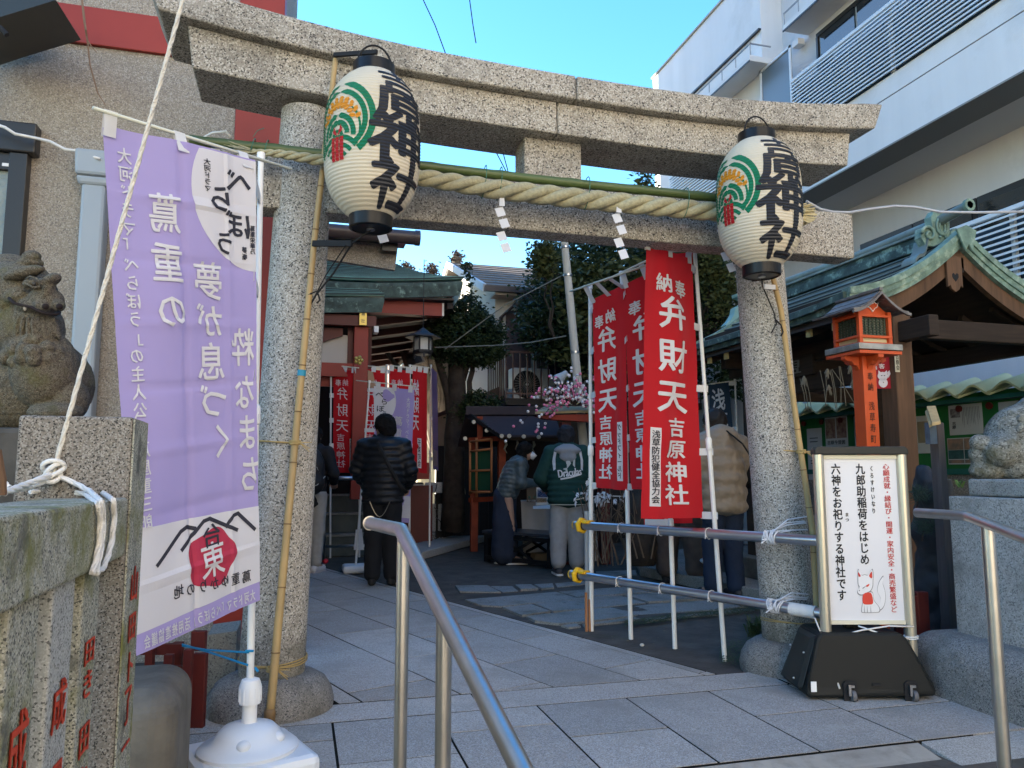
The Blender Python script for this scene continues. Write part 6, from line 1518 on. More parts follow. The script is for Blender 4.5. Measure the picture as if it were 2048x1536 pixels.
for (px, py, o) in ((91,613,.0),(119,613,.012)):
    b = MB(); el(b, px, py, DL-.138+o, 6.5, 6, 6); b.build('nostril', MATS['interior_dark'], kl, smooth=True)  # dark balls stand in for the shade inside the nostril holes
b = MB(); b.tube([at(px,py,D=DL+o) for px, py, o in ((18,596,-.10),(28,606,-.135),(45,611,-.145),(62,614,-.15),(76,622,-.155),(95,628,-.15),(112,629,-.13),(120,625,-.10))], .0055, 6); b.build('mouth_line', MATS['interior_dark'], kl, smooth=True)  # dark tube painted as the shade in the mouth groove
b = MB(); b.tube([at(px,py,D=DL+o) for px, py, o in ((52,558,-.125),(60,553,-.14),(74,557,-.145),(82,566,-.14),(80,573,-.135),(66,575,-.14),(54,568,-.13))], .004, 6, closed=True); b.build('eyelid', stone_l, kl, smooth=True)
b = MB(); el(b, 50,616,DL-.145,3,6,3); b.build('tooth', mat('tooth_stone', (0.35,0.32,0.26), .8), kl, smooth=True)
plx = thing('statue_plinth', 'shadowed stone plinth under the left lion dog', 'plinth', at(60,1000,D=2.9))
c = at(70,850,D=DL+.05); b = MB(); b.box(c.x-.75, c.x+.16, c.y-.2, c.y+.45, .95, c.z-.02); b  .build('cap_stone', MATS['dark_stone'], plx, bevel=.02)  # dark stone colour stands in for the deep shadow under the statue
b = MB(); b.box(c.x-.80, c.x+.06, c.y-.12, c.y+.4, -.03, .95); b.build('block', darkgr, plx, bevel=.02)
b = MB(); q = at(275,1480,D=2.45); b.box(q.x-.62, at(352,1440,D=2.5).x, q.y-.0, q.y+.5, -.45, at(300,1393,D=2.45).z); b.build('rounded_base', mat('brown_stone', (0.17,0.15,0.12), .8, var=.35, vs=9, bump=.3, bs=50), plx, bevel=.10)
plx.children[-1].modifiers[0].segments = 8
# right lion dog, seen from behind
kr = thing('lion_dog_statue', 'stone lion dog at the right edge showing its curled tail', 'statue', at(2000,955,D=4.35))
DR = 4.35
b = Field(.02); el(b,2072,872,DR+.1,68,74,66); el(b,2095,835,DR+.1,56,56,56); el(b,2030,900,DR,62,48,50); el(b,2045,880,DR+.05,70,70,60); el(b,1960,886,DR,20,17,18); el(b,1980,888,DR,26,10,18); el(b,1955,908,DR+.02,17,16,16); el(b,1965,920,DR+.02,22,22,18); el(b,2005,905,DR-.06,34,32,30); el(b,1975,942,DR,34,20,30); el(b,2030,935,DR-.04,36,26,30)
for (px,py,s) in ((2042,838,9),(2050,850,9),(2040,858,8)): el(b,px,py,DR-.2,s,s,s)
stone_r = mat('grey_statue_stone', (0.16,0.16,0.14), .95, bump=.6, bs=55, speck=(130,(0.06,0.06,0.055),(0.26,0.26,0.23),.6), stain=[((0.10,0.085,0.04), 5, .5, .7), ((0.26,0.28,0.27), 8, .6, .75)])
blob(b, .008, 'body', stone_r, kr, 3, .003, 30, 9)
pr = thing('granite_pedestal', 'big granite pedestal with a rounded foot under the right lion dog', 'pedestal', at(1960,1290,D=4.0))
A_, B_ = at(1896,991,D=4.20), at(2048,994,D=3.75); dx = (B_-A_); dx.z = 0; dx.normalize(); nb_ = V((-dx.y, dx.x, 0)); nb_ = nb_ if nb_.dot(FW) > 0 else -nb_
gped = mat('pedestal_granite', (0.30,0.29,0.27), .85, bump=.3, bs=90, speck=(170,(0.15,0.15,0.14),(0.38,0.37,0.35),.6), stain=((0.16,0.155,0.14), 3, .5, .75))
def lbox(l0, l1, n0, n1, z0, z1): return MB().prism([V((A_.x,A_.y,z0))+dx*l0+nb_*n0, V((A_.x,A_.y,z0))+dx*l1+nb_*n0, V((A_.x,A_.y,z0))+dx*l1+nb_*n1, V((A_.x,A_.y,z0))+dx*l0+nb_*n1], (0,0,z1-z0))
lbox(.0,1.3,.0,.9,.25,1.022).build('block', gped, pr, bevel=.008)
lbox(.085,1.3,.05,.85,1.026,1.115).build('cap_stone', slabd, pr, bevel=.012)
o = lbox(-.20,1.35,-.22,1.0,-.45,.30); o = o.build('rounded_foot', granite_base, pr, bevel=.15); o.modifiers[0].segments = 10
for p_ in o.data.polygons: p_.use_smooth = True
o.data.set_sharp_from_angle(angle=radians(30)) if 0 else None
# leaves sprouting on the pedestal
def blades(name, label, cat_, base, n, L, w, m, spread=.6, seed=0, up=.8, label_kind='thing'):
    t = thing(name, label, cat_, base); r = random.Random(seed); b = MB()
    for i in range(n):
        a = r.uniform(0, 2*pi); l = L*r.uniform(.6,1.15); d = V((cos(a)*spread*r.uniform(.3,1), sin(a)*spread*r.uniform(.3,1), up*r.uniform(.6,1.1))); s = V((-sin(a), cos(a), 0))*w
        o0 = base+V((r.uniform(-.04,.04), r.uniform(-.04,.04), 0)); m1 = o0+d*l*.5+V((0,0,l*.1)); e = o0+d*l-V((0,0,l*.30*spread))
        b.add([o0-s*.5, o0+s*.5, m1+s, m1-s, e], [(0,1,2,3),(3,2,4)])
    o = b.build('leaf_blades', m, t, merge=False, fixn=False); kind(o, 'stuff'); return t
gleaf = mat('bright_leaf', (0.10,0.17,0.03), .5, transl=.3); gras = mat('grass_blade', (0.04,0.075,0.025), .6, transl=.25, var=.5, vs=9, col2=(0.09,0.10,0.04))
t = blades('seedling', 'tiny bright green seedling at the corner of the right pedestal', 'plant', at(1918,975,D=4.2), 7, .07, .008, gleaf, .9, 2)
for i, (px, py) in enumerate(((1530,1262),(1510,1275),(1545,1240))): blades('grass_tuft', ['long-bladed grass tuft against the right pillar foot','lower grass tuft left of the right pillar base stone','upper grass tuft tucked behind the right pillar'][i], 'plant', at(px,py,Z=0), 70, .22, .006, gras, .6, 5+i)
b = MB(); r = random.Random(2)
for i in range(900):
    q = at(r.uniform(1440,1530), r.uniform(1285,1330), Z=0.0); a = r.uniform(0,6.3); s = r.uniform(.004,.010); q.z = r.uniform(0,.03)
    b.quad(q+V((s*cos(a),s*sin(a),.003)), q+V((-s*sin(a),s*cos(a),0)), q-V((s*cos(a),s*sin(a),-.002)), q+V((s*sin(a),-s*cos(a),0)))
for i in range(1600):
    q = at(r.uniform(1250,1520), r.uniform(1222,1242), Z=0.0); q = at(1250+(i % 270), 1248-(i % 270)*.115+r.uniform(-5,6), Z=0); a = r.uniform(0,6.3); s = r.uniform(.004,.012); q.z = r.uniform(0,.02)
    b.quad(q+V((s*cos(a),s*sin(a),.003)), q+V((-s*sin(a),s*cos(a),0)), q-V((s*cos(a),s*sin(a),-.002)), q+V((s*sin(a),-s*cos(a),0)))
kind(b.build('ground_cover', gras, merge=False, fixn=False), 'stuff')

# ---------------- stainless handrails ----------------
cr = thing('handrail', 'stainless handrail sloping towards the viewer in the centre', 'handrail', at(805,1500,D=2.0), 'stainless handrails beside the ramp')
E1 = at(802,1060,D=2.02); E0 = at(774,1052,Y=E1.y+.30); E0.z = E1.z-.0; E0.x = E1.x-.055; E2 = at(1046,1545,D=1.22); E3 = E2+(E2-E1)*.25
b = MB(); b.tube([E0, E1+(E0-E1)*.03, E1, E1+(E2-E1)*.03, E2, E3], .0188, 28); b.build('rail', steel, cr, smooth=True, auto=40)
MB().tube([E0+(E0-E1).normalized()*.002, E0], .0215, 28).build('end_cap', steel, cr, smooth=True, auto=40)
def postdown(p, r_, zb): return MB().tube([p, V((p.x, p.y, zb))], r_, 24)
q1 = E1.lerp(E2, .035); postdown(V((q1.x,q1.y,q1.z)), .0168, -.4).build('post', steel, cr, smooth=True, auto=40)
tt = .475; q2 = E1.lerp(E2, tt); postdown(q2, .0172, -.45).build('post', steel, cr, smooth=True, auto=40)
rr_ = thing('handrail', 'stainless handrail in front of the right pedestal', 'handrail', at(2000,1500,D=2.8), 'stainless handrails beside the ramp')
R1 = at(1935,1032,D=2.95); R0 = V((R1.x-.03, R1.y+.26, R1.z)); R0 = at(1834,1031,D=3.2); R0.z = R1.z; R2 = at(2075,1086,D=2.45); R3 = R2+(R2-R1)*1.2
MB().tube([R0, R1+(R0-R1)*.04, R1, R1+(R2-R1)*.04, R2, R3], .0195, 24).build('rail', steel, rr_, smooth=True, auto=40)
q = at(1975,1050,D=2.82); postdown(q, .0225, -.45).build('post', steel, rr_, smooth=True, auto=40)

# ---------------- pipe barrier ----------------
pbx = thing('pipe_barrier', 'two silver pipes clamped to a stake and tied to the right pillar', 'barrier', (2.1,5.3,0))
pa, pb2 = at(1150,1050,D=5.55), at(1652,1082,D=4.10); pc, pd2 = at(1142,1148,D=5.55), at(1650,1228,D=4.10)
for a, b_ in ((pa, pb2), (pc, pd2)):
    MB().tube([a, b_], .0295, 24).build('pipe', galv, pbx, smooth=True, auto=40)
yel = mat('yellow_plastic', (0.72,0.42,0.015), .4)
for a, b_, py in ((pa, pb2, 1047), (pc, pd2, 1150)):
    d = (b_-a).normalized(); q = a+d*.055
    b = MB(); b.tube([q-d*.002, q+d*.004, q+d*.03, q+d*.034], [.048,.062,.060,.046], 6); b.build('clamp', yel, pbx, bevel=.008)
    b = MB(); b.obox(q+d*.055+V((.0,0,.025)), d*.10, V((-d.y,d.x,0))*.05, V((0,0,.03))); b.obox(q+d*.085+V((0,0,.028)), d*.03, V((-d.y,d.x,0))*.08, V((0,0,.02))); b.build('clamp_arm', yel, pbx, bevel=.006)
    MB().tube([a-d*.003, a+d*.004], .031, 20).build('pipe_cap', yel, pbx, smooth=True, auto=40)
    MB().tube([q+d*.034, q+d*.045], .034, 20).build('clamp_ring', dark, pbx)
q = at(1178,1260,Z=0); q2 = at(1176,1050,D=5.7); MB().tube([V((q.x+.02,q.y+.06,-.02)), V((q.x+.02,q.y+.06,.86))], .024, 16).build('stake_pipe', mat('grey_pipe', (0.30,0.30,0.31), .4), pbx, smooth=True, auto=40)
for dx_ in (-.022,.004): MB().box(q.x+dx_-.008, q.x+dx_+.008, q.y-.01, q.y+.004, -.02, .27-.05*(dx_ > 0)).build('stake', mat('rust_stake', (0.36,0.16,0.07), .7), pbx)
# small wire ties and white straps
for (ln, lst) in (((pa, pb2), (1243,1322,1418)), ((pc, pd2), (1246,1331,1428))):
    for px in lst:
        f = min(1, max(0, (px-1150)/(1652-1150))); a, b_ = ln
        # perspective-correct parameter
        f = f*5.55/(f*5.55+(1-f)*4.10)
        q = a.lerp(b_, f); d = (b_-a).normalized(); s = V((-d.y, d.x, 0))
        MB().tube([q+s*.034*cos(t_)+V((0,0,.034*sin(t_)))+d*.004*sin(2*t_) for t_ in [2*pi*i/16 for i in range(16)]], .0028, 5, closed=True).build('wire_tie', tabm, pbx)
        MB().tube([q-s*.036+V((0,0,.02)), q-s*.038+V((0,0,-.02)), q-s*.04-V((0,0,.03))], .003, 5).build('tie_tail', tabm, pbx)
strap = mat('white_strap', (0.68,0.69,0.72), .6)
tp = thing('white_tape_binding', 'white plastic tape binding the pipes round the right pillar', 'tape', at(1560,1060,D=4.4))
for (ln, px0, z0) in (((pa, pb2), 1532, 0), ((pc, pd2), 1545, 0)):
    a, b_ = ln; f = ((px0-1150)/502)*5.55/(((px0-1150)/502)*5.55+(1-(px0-1150)/502)*4.10); q = a.lerp(b_, f); d = (b_-a).normalized(); s = V((-d.y, d.x, 0)); r = random.Random(int(px0))
    for i in range(7):
        o_ = d*(.012*i); tl = r.uniform(-.02,.02)
        MB().tube([q+o_+s*.036*cos(t_)+V((0,0,.036*sin(t_)))+d*tl*sin(t_) for t_ in [2*pi*k/18 for k in range(18)]], .0045, 5, closed=True, sq=.5).build('wrap', strap, tp)
    for i in range(5):
        t1_ = at(1612+r.uniform(-4,6), (1052 if px0 == 1532 else 1208)+r.uniform(-6,8)-8*i*.6, Y=3.93)
        MB().tube([q+V((0,0,.03))+d*.01*i, (q+t1_)/2+V((-.01,-.03,.02+.006*i)), t1_], .004, 5, sq=.5).build('strand', strap, tp)
    for i in range(4): MB().tube([q+V((-.0,-.03,.0)), q+V((-.03-.01*i, -.04, .03-.02*i)), q+V((-.045+.01*i, -.05, .05-.03*i))], .004, 4, sq=.4).build('loose_end', strap, tp)
    MB().tube([q+V((.03,-.035,0)), q+V((.08,-.04,.03)), q+V((.14,-.03,.035))], .0045, 5).build('strand', strap, tp); MB().tube([q+V((.03,-.035,.02)), q+V((.07,-.045,-.02)), q+V((.14,-.04,-.04))], .0045, 5).build('strand', strap, tp)
q = pc.lerp(pd2, .975); d = (pd2-pc).normalized()
for i in range(10): MB().tube([q-d*(.15-.015*i), q-d*(.15-.015*i)+d*.0145], .0345, 20).build('wrap', ropew, tp, smooth=True, auto=40)

# ---------------- sign stand ----------------
sg = thing('sign_stand', 'white information sign with a fox drawing on a black wheeled base', 'sign', at(1735,1395,Z=0))
EX = RT.copy(); EN = V((-sin(YAW), -cos(YAW), 0))
SC = at(1718,905,D=4.12)
def sp(u, w, n=0.0):   # u metres right of centre, absolute z, n towards viewer
    return V((SC.x, SC.y, 0)) + EX*u + EN*n + V((0,0,w))
zt_ = at(1718,905,D=4.12).z; zb_ = at(1725,1242,D=4.10).z; zpost = at(1640,1282,D=4.1).z
alu = mat('champagne_aluminium', (0.56,0.52,0.42), .32, metal=.75)
for u in (-.222, .222): MB().tube([sp(u, zt_-.005), sp(u, .20)], .0285, 24).build('upright', alu, sg, smooth=True, auto=40)
MB().prism([sp(-.252,zt_-.012,-.03),sp(-.252,zt_+.016,-.03),sp(-.235,zt_+.032,-.03),sp(.235,zt_+.032,-.03),sp(.252,zt_+.016,-.03),sp(.252,zt_-.012,-.03)], EN*.062).build('top_bar', mat('charcoal_plastic', (0.022,0.024,0.022), .45, spec=.25), sg, bevel=.006)
bd = MB().prism([sp(-.195,zb_,-.010),sp(.195,zb_,-.010),sp(.195,zt_-.014,-.010),sp(-.195,zt_-.014,-.010)], EN*.012).build('board', mat('sign_white', (0.70,0.69,0.70), .35), sg)
MB().obox(sp(0,zb_+.010,.004), EX*.39, EN*.014, V((0,0,.020))).build('frame_strip', mat('cream_strip', (0.66,0.62,0.48), .4), sg); MB().obox(sp(0,zt_-.024,.004), EX*.39, EN*.014, V((0,0,.020))).build('frame_strip', MATS['cream_strip'], sg)
BH = zt_-.034-(zb_+.02); bw = .37
fs = lambda n: (lambda u, v, e=0: sp(-bw/2+bw*u, zt_-.034-BH*v, .003+n+e))
letters(column('六神をお祀りする神社です', .145, .03, .885, .135, .97)+column('九郎助稲荷をはじめ', .50, .03, .665, .135, .97)+column('くろすけいなり', .665, .04, .35, .055, .8)+column('まつ', .275, .335, .40, .055, .8), fs(0), 'black_lettering', inkb, bd, bold=.0, fat=.022)
letters(column('心願成就・縁結び・開運・家内安全・商売繁盛など', .875, .03, .955, .095, .98), fs(0), 'red_lettering', mat('sign_red', (0.55,0.02,0.03), .5), bd, bold=.0, fat=.008)
# plain seated fox with a red bib
foxl = mat('fox_line', (0.25,0.24,0.24), .6); foxw = mat('fox_white', (0.74,0.73,0.73), .5); foxr = mat('fox_red', (0.62,0.05,0.03), .5)
def fx(P, k=4):
    n = len(P); out = []
    for i in range(n):
        a, b, c, d = P[i-1], P[i], P[(i+1) % n], P[(i+2) % n]
        for j in range(k):
            t = j/k; out.append(tuple(.5*(2*b[q]+(c[q]-a[q])*t+(2*a[q]-5*b[q]+4*c[q]-d[q])*t*t+(3*b[q]-a[q]-3*c[q]+d[q])*t**3) for q in (0, 1)))
    return [(.37+.38*p[0], .690+.268*p[1]) for p in out]
head = [(.04,.24),(.05,.12),(.07,.0),(.12,.04),(.19,.13),(.30,.12),(.42,.13),(.52,.04),(.60,.0),(.62,.12),(.60,.26),(.58,.38),(.50,.48),(.36,.53),(.22,.57),(.10,.58),(.01,.54),(.01,.48),(.07,.42),(.04,.33)]
body = [(.25,.55),(.55,.52),(.60,.70),(.78,.86),(.78,.96),(.60,.98),(.20,.98),(.12,.95),(.16,.80),(.22,.68)]
tail = [(.70,.88),(.82,.78),(.86,.66),(.76,.52),(.78,.38),(.86,.26),(1.0,.16),(.97,.32),(1.03,.48),(1.04,.66),(.96,.84),(.80,.93)]
def scaled(P, k):
    cx = sum(p[0] for p in P)/len(P); cy = sum(p[1] for p in P)/len(P); return [(cx+(p[0]-cx)*k, cy+(p[1]-cy)*k) for p in P]
for i, P in enumerate((tail, body, head)):
    letters([(fx(scaled(P, 1.045)),)], fs(.0003+.0006*i), 'fox_outline', foxl, bd); letters([(fx(scaled(P, .97)),)], fs(.0006+.0006*i), 'fox_shape', foxw, bd)
letters([(fx([(.22,.56),(.50,.54),(.56,.76),(.40,.80),(.18,.77)]),), (fx([(.07,.16),(.06,.06),(.15,.15)]),), (fx([(.46,.15),(.57,.05),(.57,.2)]),), (fx([(.33,.37),(.45,.33),(.44,.37),(.36,.40)]),)], fs(.0026), 'fox_bib_and_ears', foxr, bd)
letters([(fx([(.06,.36),(.10,.40),(.06,.38)]),), (fx([(.20,.42),(.34,.37),(.21,.44)]),), (fx([(.05,.47),(.09,.47),(.07,.50)]),), (fx([(.22,.80),(.23,.97),(.21,.97)]),), (fx([(.33,.82),(.34,.97),(.32,.97)]),), (fx([(.46,.82),(.47,.97),(.45,.97)]),)], fs(.003), 'fox_lines', foxl, bd)
# base
BC = at(1743,1402,Z=0); 
def bp_(u, w, n): return V((BC.x, BC.y, 0)) + EX*u - EN*n + V((0,0,w))
bpl = mat('black_plastic', (0.014,0.015,0.014), .55, spec=.2, bump=.12, bs=250)
prof = [(-.325,.035),(-.32,.07),(-.245,.295),(-.22,.325),(.19,.325),(.225,.295),(.325,.085),(.335,.05),(.33,.02),(-.315,.012)]
b = MB(); n = len(prof)
L0 = [bp_(p[0], p[1], .0 + .05*max(0, (p[1]-.1)/.22)) for p in prof]; L1 = [bp_(p[0]*1.0, p[1], .36 - .04*max(0, (p[1]-.1)/.22)) for p in prof]
b.add(L0+L1, [tuple(range(n)), tuple(range(n, 2*n))]+[(i, (i+1) % n, n+(i+1) % n, n+i) for i in range(n)]); b.build('base_tank', bpl, sg, bevel=.016)
b = MB(); b.add([bp_(-.352,.05,.06), bp_(-.262,.29,.10), bp_(-.262,.29,.27), bp_(-.352,.05,.31), bp_(-.335,.05,.03), bp_(-.235,.31,.07), bp_(-.235,.31,.30), bp_(-.335,.05,.34)], [(0,1,2,3),(4,5,6,7),(0,1,5,4),(1,2,6,5),(2,3,7,6),(3,0,4,7)]); b.build('side_panel', MATS['charcoal_plastic'], sg, bevel=.01)
for (u, w, nn) in ((-.296,.22,.08),(-.350,.09,.09),(-.30,.22,.26)): MB().ell(bp_(u-.008, w, nn), .006, 8, 6).build('bolt', galv, sg, smooth=True)
MB().obox(bp_(-.005,.338,.19), EX*.075, EN*.05, V((0,0,.03))).build('filler_cap', bpl, sg, bevel=.008)
b = MB(); b.obox(bp_(-.29,.07,-.002), EX*.028, EN*.004, V((0,0,.05))); b.build('white_label', whitepaint, sg)
b = MB(); b.obox(bp_(.03,.08,-.003), EX*.04, EN*.004, V((0,0,.012))); b.build('moulded_slot', blackmat, sg)
for u in (-.105, .205):
    MB().prism([bp_(u-.035,.0,-.001),bp_(u+.035,.0,-.001),bp_(u+.035,.085,-.001),bp_(u+.02,.10,-.001),bp_(u-.02,.10,-.001),bp_(u-.035,.085,-.001)], EN*.004).build('wheel_recess', blackmat, sg)
    MB().lathe([(0,-.010),(.026,-.010),(.028,0),(.026,.010),(0,.010)], bp_(u+.008,.028,-.012), 20, axis=EX).build('wheel', mat('grey_rubber', (0.12,0.12,0.125), .6), sg, smooth=True, auto=40)
    b = MB(); b.obox(bp_(u-.012,.055,-.012), EX*.012, EN*.03, V((0,0,.05))); b.obox(bp_(u,.075,-.010), EX*.03, EN*.02, V((0,0,.012))); b.build('wheel_fork', galv, sg)
    MB().lathe([(0,-.012),(.009,-.012),(.009,.012),(0,.012)], bp_(u+.008,.028,-.012), 10, axis=EX).build('wheel_hub', galv, sg)
# ropes on the sign legs
ts = thing('white_sign_rope', 'thin white rope crossed between the sign legs', 'rope', sp(0,.33,0))
zr = at(1640,1265,D=4.1).z
for u in (-.222,.222):
    for k in range(3 if u < 0 else 2): MB().tube([sp(u, zr-.010+.010*k+.002*cos(t), 0)+EX*.033*cos(t)+EN*.033*sin(t) for t in [2*pi*i/20 for i in range(20)]], .0045, 6, closed=True).build('loop', ropew, ts, smooth=True)
zk = zb_-.006
MB().tube([sp(-.19,zr+.0,.03), sp(-.05,zr+.035,.028), sp(.10,zk,.02), sp(.222,zk,.036)], .0045, 6).build('strand', ropew, ts, smooth=True)
MB().tube([sp(-.06,zk-.0,.02), sp(.06,zr+.015,.028), sp(.19,zr-.005,.035)], .0045, 6).build('strand', ropew, ts, smooth=True)
MB().tube([sp(-.245,zr,.01), sp(-.262,zr+.05,.0), sp(-.27,zr+.09,-.02)], .004, 6).build('strand', ropew, ts, smooth=True); MB().tube([sp(-.21,zr,.034), sp(-.215,.15,.04), sp(-.205,.06,.10)], .005, 6).build('strand', ropew, ts, smooth=True)

# ---------------- orange lantern post ----------------
lpst = thing('orange_lantern_post', 'orange wooden lantern post with little tiled roof and lattice windows', 'lantern', (3.66,4.28,0))
LX, LYY = 3.63, 4.28
def zf(py): return at(1735, py, D=4.28*.9641+3.63*.2656).z
MB().box(LX-.052,LX+.052,LYY-.052,LYY+.052,0,zf(706)).build('post', vermilion, lpst, bevel=.004)
letters(column('奉納', .5, .16, .40, .42, .8)+column('浅草寿町', .5, .50, 1.0, .42, .8), lambda u, v, e=0: V((LX-.052+.104*u, LYY-.054-e, zf(715)-(zf(715)-zf(890))*v)), 'lettering', mat('brush_ink', (0.10,0.03,0.015), .8), lpst, bold=.0)
MB().box(LX-.165,LX+.165,LYY-.165,LYY+.165,zf(712),zf(706)).build('shelf_board', vermilion, lpst)
MB().box(LX-.170,LX+.170,LYY-.170,LYY+.170,zf(704),zf(692)).build('metal_edge', mat('dull_metal', (0.42,0.41,0.38), .4, metal=.6, var=.4, vs=12), lpst, bevel=.003)
for s in (-1, 1):
    pr_ = [(0,0),(.11,0),(.11,-.02),(.085,-.035),(.06,-.03),(.04,-.055),(.015,-.06),(0,-.09)]
    MB().prism([V((LX+s*.053+s*p[0], LYY-.02, zf(712.5)+p[1])) for p in pr_], (0,.04,0)).build('carved_bracket', vermilion, lpst); MB().prism([V((LX-.02, LYY+s*.053+s*p[0], zf(712.5)+p[1])) for p in pr_], (.04,0,0)).build('carved_bracket', vermilion, lpst)
zA, zB, zC = zf(688), zf(676), zf(634)
MB().box(LX-.105,LX+.105,LYY-.105,LYY+.105,zA,zB).build('base_panel', mat('cream_panel', (0.58,0.50,0.30), .6), lpst)
bx = MB().box(LX-.095,LX+.095,LYY-.095,LYY+.095,zB,zC).build('lantern_pane', mat('dusty_glass', (0.20,0.20,0.17), .4, var=.3, vs=20), lpst)
for z in (zA-.006, zB, zC): MB().box(LX-.13,LX+.13,LYY-.13,LYY+.13,z-.008,z+.008).build('frame_rail', vermilion, lpst, bevel=.002)
for sx in (-1, 1):
    for sy in (-1, 1): MB().box(LX+sx*.115-.013,LX+sx*.115+.013,LYY+sy*.115-.013,LYY+sy*.115+.013,zA-.01,zC+.03).build('corner_post', vermilion, lpst)
lat = mat('lattice_green', (0.035,0.05,0.03), .6)
for k_ in range(7):
    x = -.09+.03*k_; z = zB+.015+(zC-zB-.03)*k_/6
    MB().box(LX+x-.004,LX+x+.004,LYY-.108,LYY-.100,zB,zC).build('lattice_bar', lat, lpst); MB().box(LX-.108,LX-.100,LYY+x-.004,LYY+x+.004,zB,zC).build('lattice_bar', lat, lpst)
    MB().box(LX-.1,LX+.1,LYY-.109,LYY-.101,z-.003,z+.003).build('lattice_bar', lat, lpst); MB().box(LX-.109,LX-.101,LYY-.1,LYY+.1,z-.003,z+.003).build('lattice_bar', lat, lpst)
MB().prism([(LX-.15,LYY-.10,zC+.01),(LX+.15,LYY-.10,zC+.01),(LX+.09,LYY-.10,zC+.05),(LX,LYY-.10,zC+.12),(LX-.09,LYY-.10,zC+.05)], (0,.2,0)).build('gable_panel', vermilion, lpst)
cre = [(-.05,.095),(-.03,.085),(-.02,.10),(0,.085),(.02,.10),(.03,.085),(.05,.095),(.035,.06),(.02,.055),(.0,.03),(-.02,.055),(-.035,.06)]
MB().prism([V((LX+p[0], LYY-.112, zC+p[1])) for p in cre], (0,.01,0)).build('crest_outline', whitepaint, lpst); MB().prism([V((LX+p[0]*.82, LYY-.114, zC+.07+(p[1]-.07)*.8)) for p in cre], (0,.01,0)).build('crest_board', vermilion, lpst)
brz = mat('bronze_roof', (0.10,0.085,0.08), .45, var=.4, vs=14, col2=(0.20,0.19,0.18))
for s in (-1, 1):
    for i in range(4):
        a, b_ = i/4, (i+1)/4+.01
        c = MB(); c.shell(lambda u, v: V((LX+s*.215*(1-(a+(b_-a)*v)), LYY-.19+.42*u, zC+.005+.155*((a+(b_-a)*v)*.55+.45*(a+(b_-a)*v)**2)+.006*(1-v)+.02*(1-(a+(b_-a)*v))**3)), 4, 3, .010); c.build('roof_course', brz, lpst, smooth=True, auto=40)
    c = MB(); c.shell(lambda u, v: V((LX+s*.222*(1-u), LYY-.205+.02*v, zC-.004+.155*(u*.55+.45*u**2)+.02*(1-u)**3)), 10, 1, .018); c.build('roof_edge', brz, lpst, smooth=True, auto=40)
MB().box(LX-.014,LX+.014,LYY-.20,LYY+.24,zC+.157,zC+.178).build('ridge', brz, lpst, bevel=.004)

# ---------------- roofed wooden marker, rock, pine sprigs, red stakes ----------------
wm = thing('wooden_marker', 'weathered wooden post with a small yellow roof board before the notice wall', 'post', at(1880,1000,D=4.85))
w_grey = mat('grey_wood', (0.10,0.085,0.08), .8, grain=(30,30,2,.4))
q0, q1 = at(1874,845,D=4.85), at(1898,1260,D=4.85); MB().box(q0.x-.0,q0.x+.055,q0.y,q0.y+.07,0,q0.z).build('post', w_grey, wm, bevel=.004)
a = at(1868,888,D=4.78); MB().box(a.x-.035,a.x+.018,a.y-.01,a.y+.03,a.z-.0,at(1860,845,D=4.78).z).build('name_board', mat('blue_grey_board', (0.10,0.14,0.19), .5, var=.5, vs=12), wm)
P = [at(1853,812,D=5.0), at(1871,811,D=5.0), at(1881,842,D=4.70), at(1864,846,D=4.70)]; MB().prism(P, (0,0,-.02)).build('roof_board', wood_lt, wm, bevel=.003)
P = [at(1850,822,D=5.0), at(1855,818,D=5.0), at(1866,846,D=4.72), at(1858,850,D=4.72)]; MB().prism(P, (0,0,-.018)).build('roof_board', wood_lt, wm, bevel=.003)
rk = thing('dark_rock', 'tall dark upright rock behind the sign and pedestal', 'rock', at(1850,1250,D=5.2))
b = Field(.05); DK = 5.2
for (px,py,rx,ry) in ((1848,970,18,42),(1862,1030,26,70),(1875,1110,38,90),(1872,1200,48,90),(1880,1270,55,70)): el(b,px,py,DK,rx,ry,40)
blob(b, .02, 'rock_body', mat('dark_rock_stone', (0.035,0.036,0.045), .6, bump=.8, bs=9, var=.5, vs=4, col2=(0.06,0.055,0.05)), rk, 2, .03, 5, 2)
tr = thing('low_tree_stem', 'bare leaning trunk between the rock and the pedestal', 'tree', at(1905,1100,D=5.0)); MB().tube([at(1893,960,D=5.0), at(1905,1040,D=5.0), at(1908,1140,D=5.0), at(1900,1260,D=5.0)], [.03,.045,.05,.06], 9).build('trunk', mat('mottled_bark', (0.15,0.12,0.09), .9, var=.4, vs=10), tr, smooth=True)
pn2 = mat('pine_needle', (0.04,0.07,0.05), .6, transl=.2)
for (px, py, lab, n_) in ((1838,990,'upper pine sprig in front of the dark rock',150),(1848,1052,'lower pine sprig in front of the dark rock',170)):
    t = thing('pine_sprig', lab, 'plant', at(px,py,D=4.95)); b = MB(); r = random.Random(px)
    for i in range(n_):
        c = at(px+r.uniform(-14,18), py+r.uniform(-12,14), D=4.9+r.uniform(-.05,.05)); d = V((r.uniform(-1,1), r.uniform(-1,1), r.uniform(-.5,1))).normalized()*r.uniform(.05,.085); w = d.cross(FW).normalized()*.0016
        b.quad(c-w, c+w, c+d+w*.4, c+d-w*.4)
    kind(b.build('needles', pn2, t, merge=False, fixn=False), 'stuff'); MB().tube([at(px-5,py+30,D=4.96), at(px,py,D=4.96)], .006, 5).build('stem', bark, t)
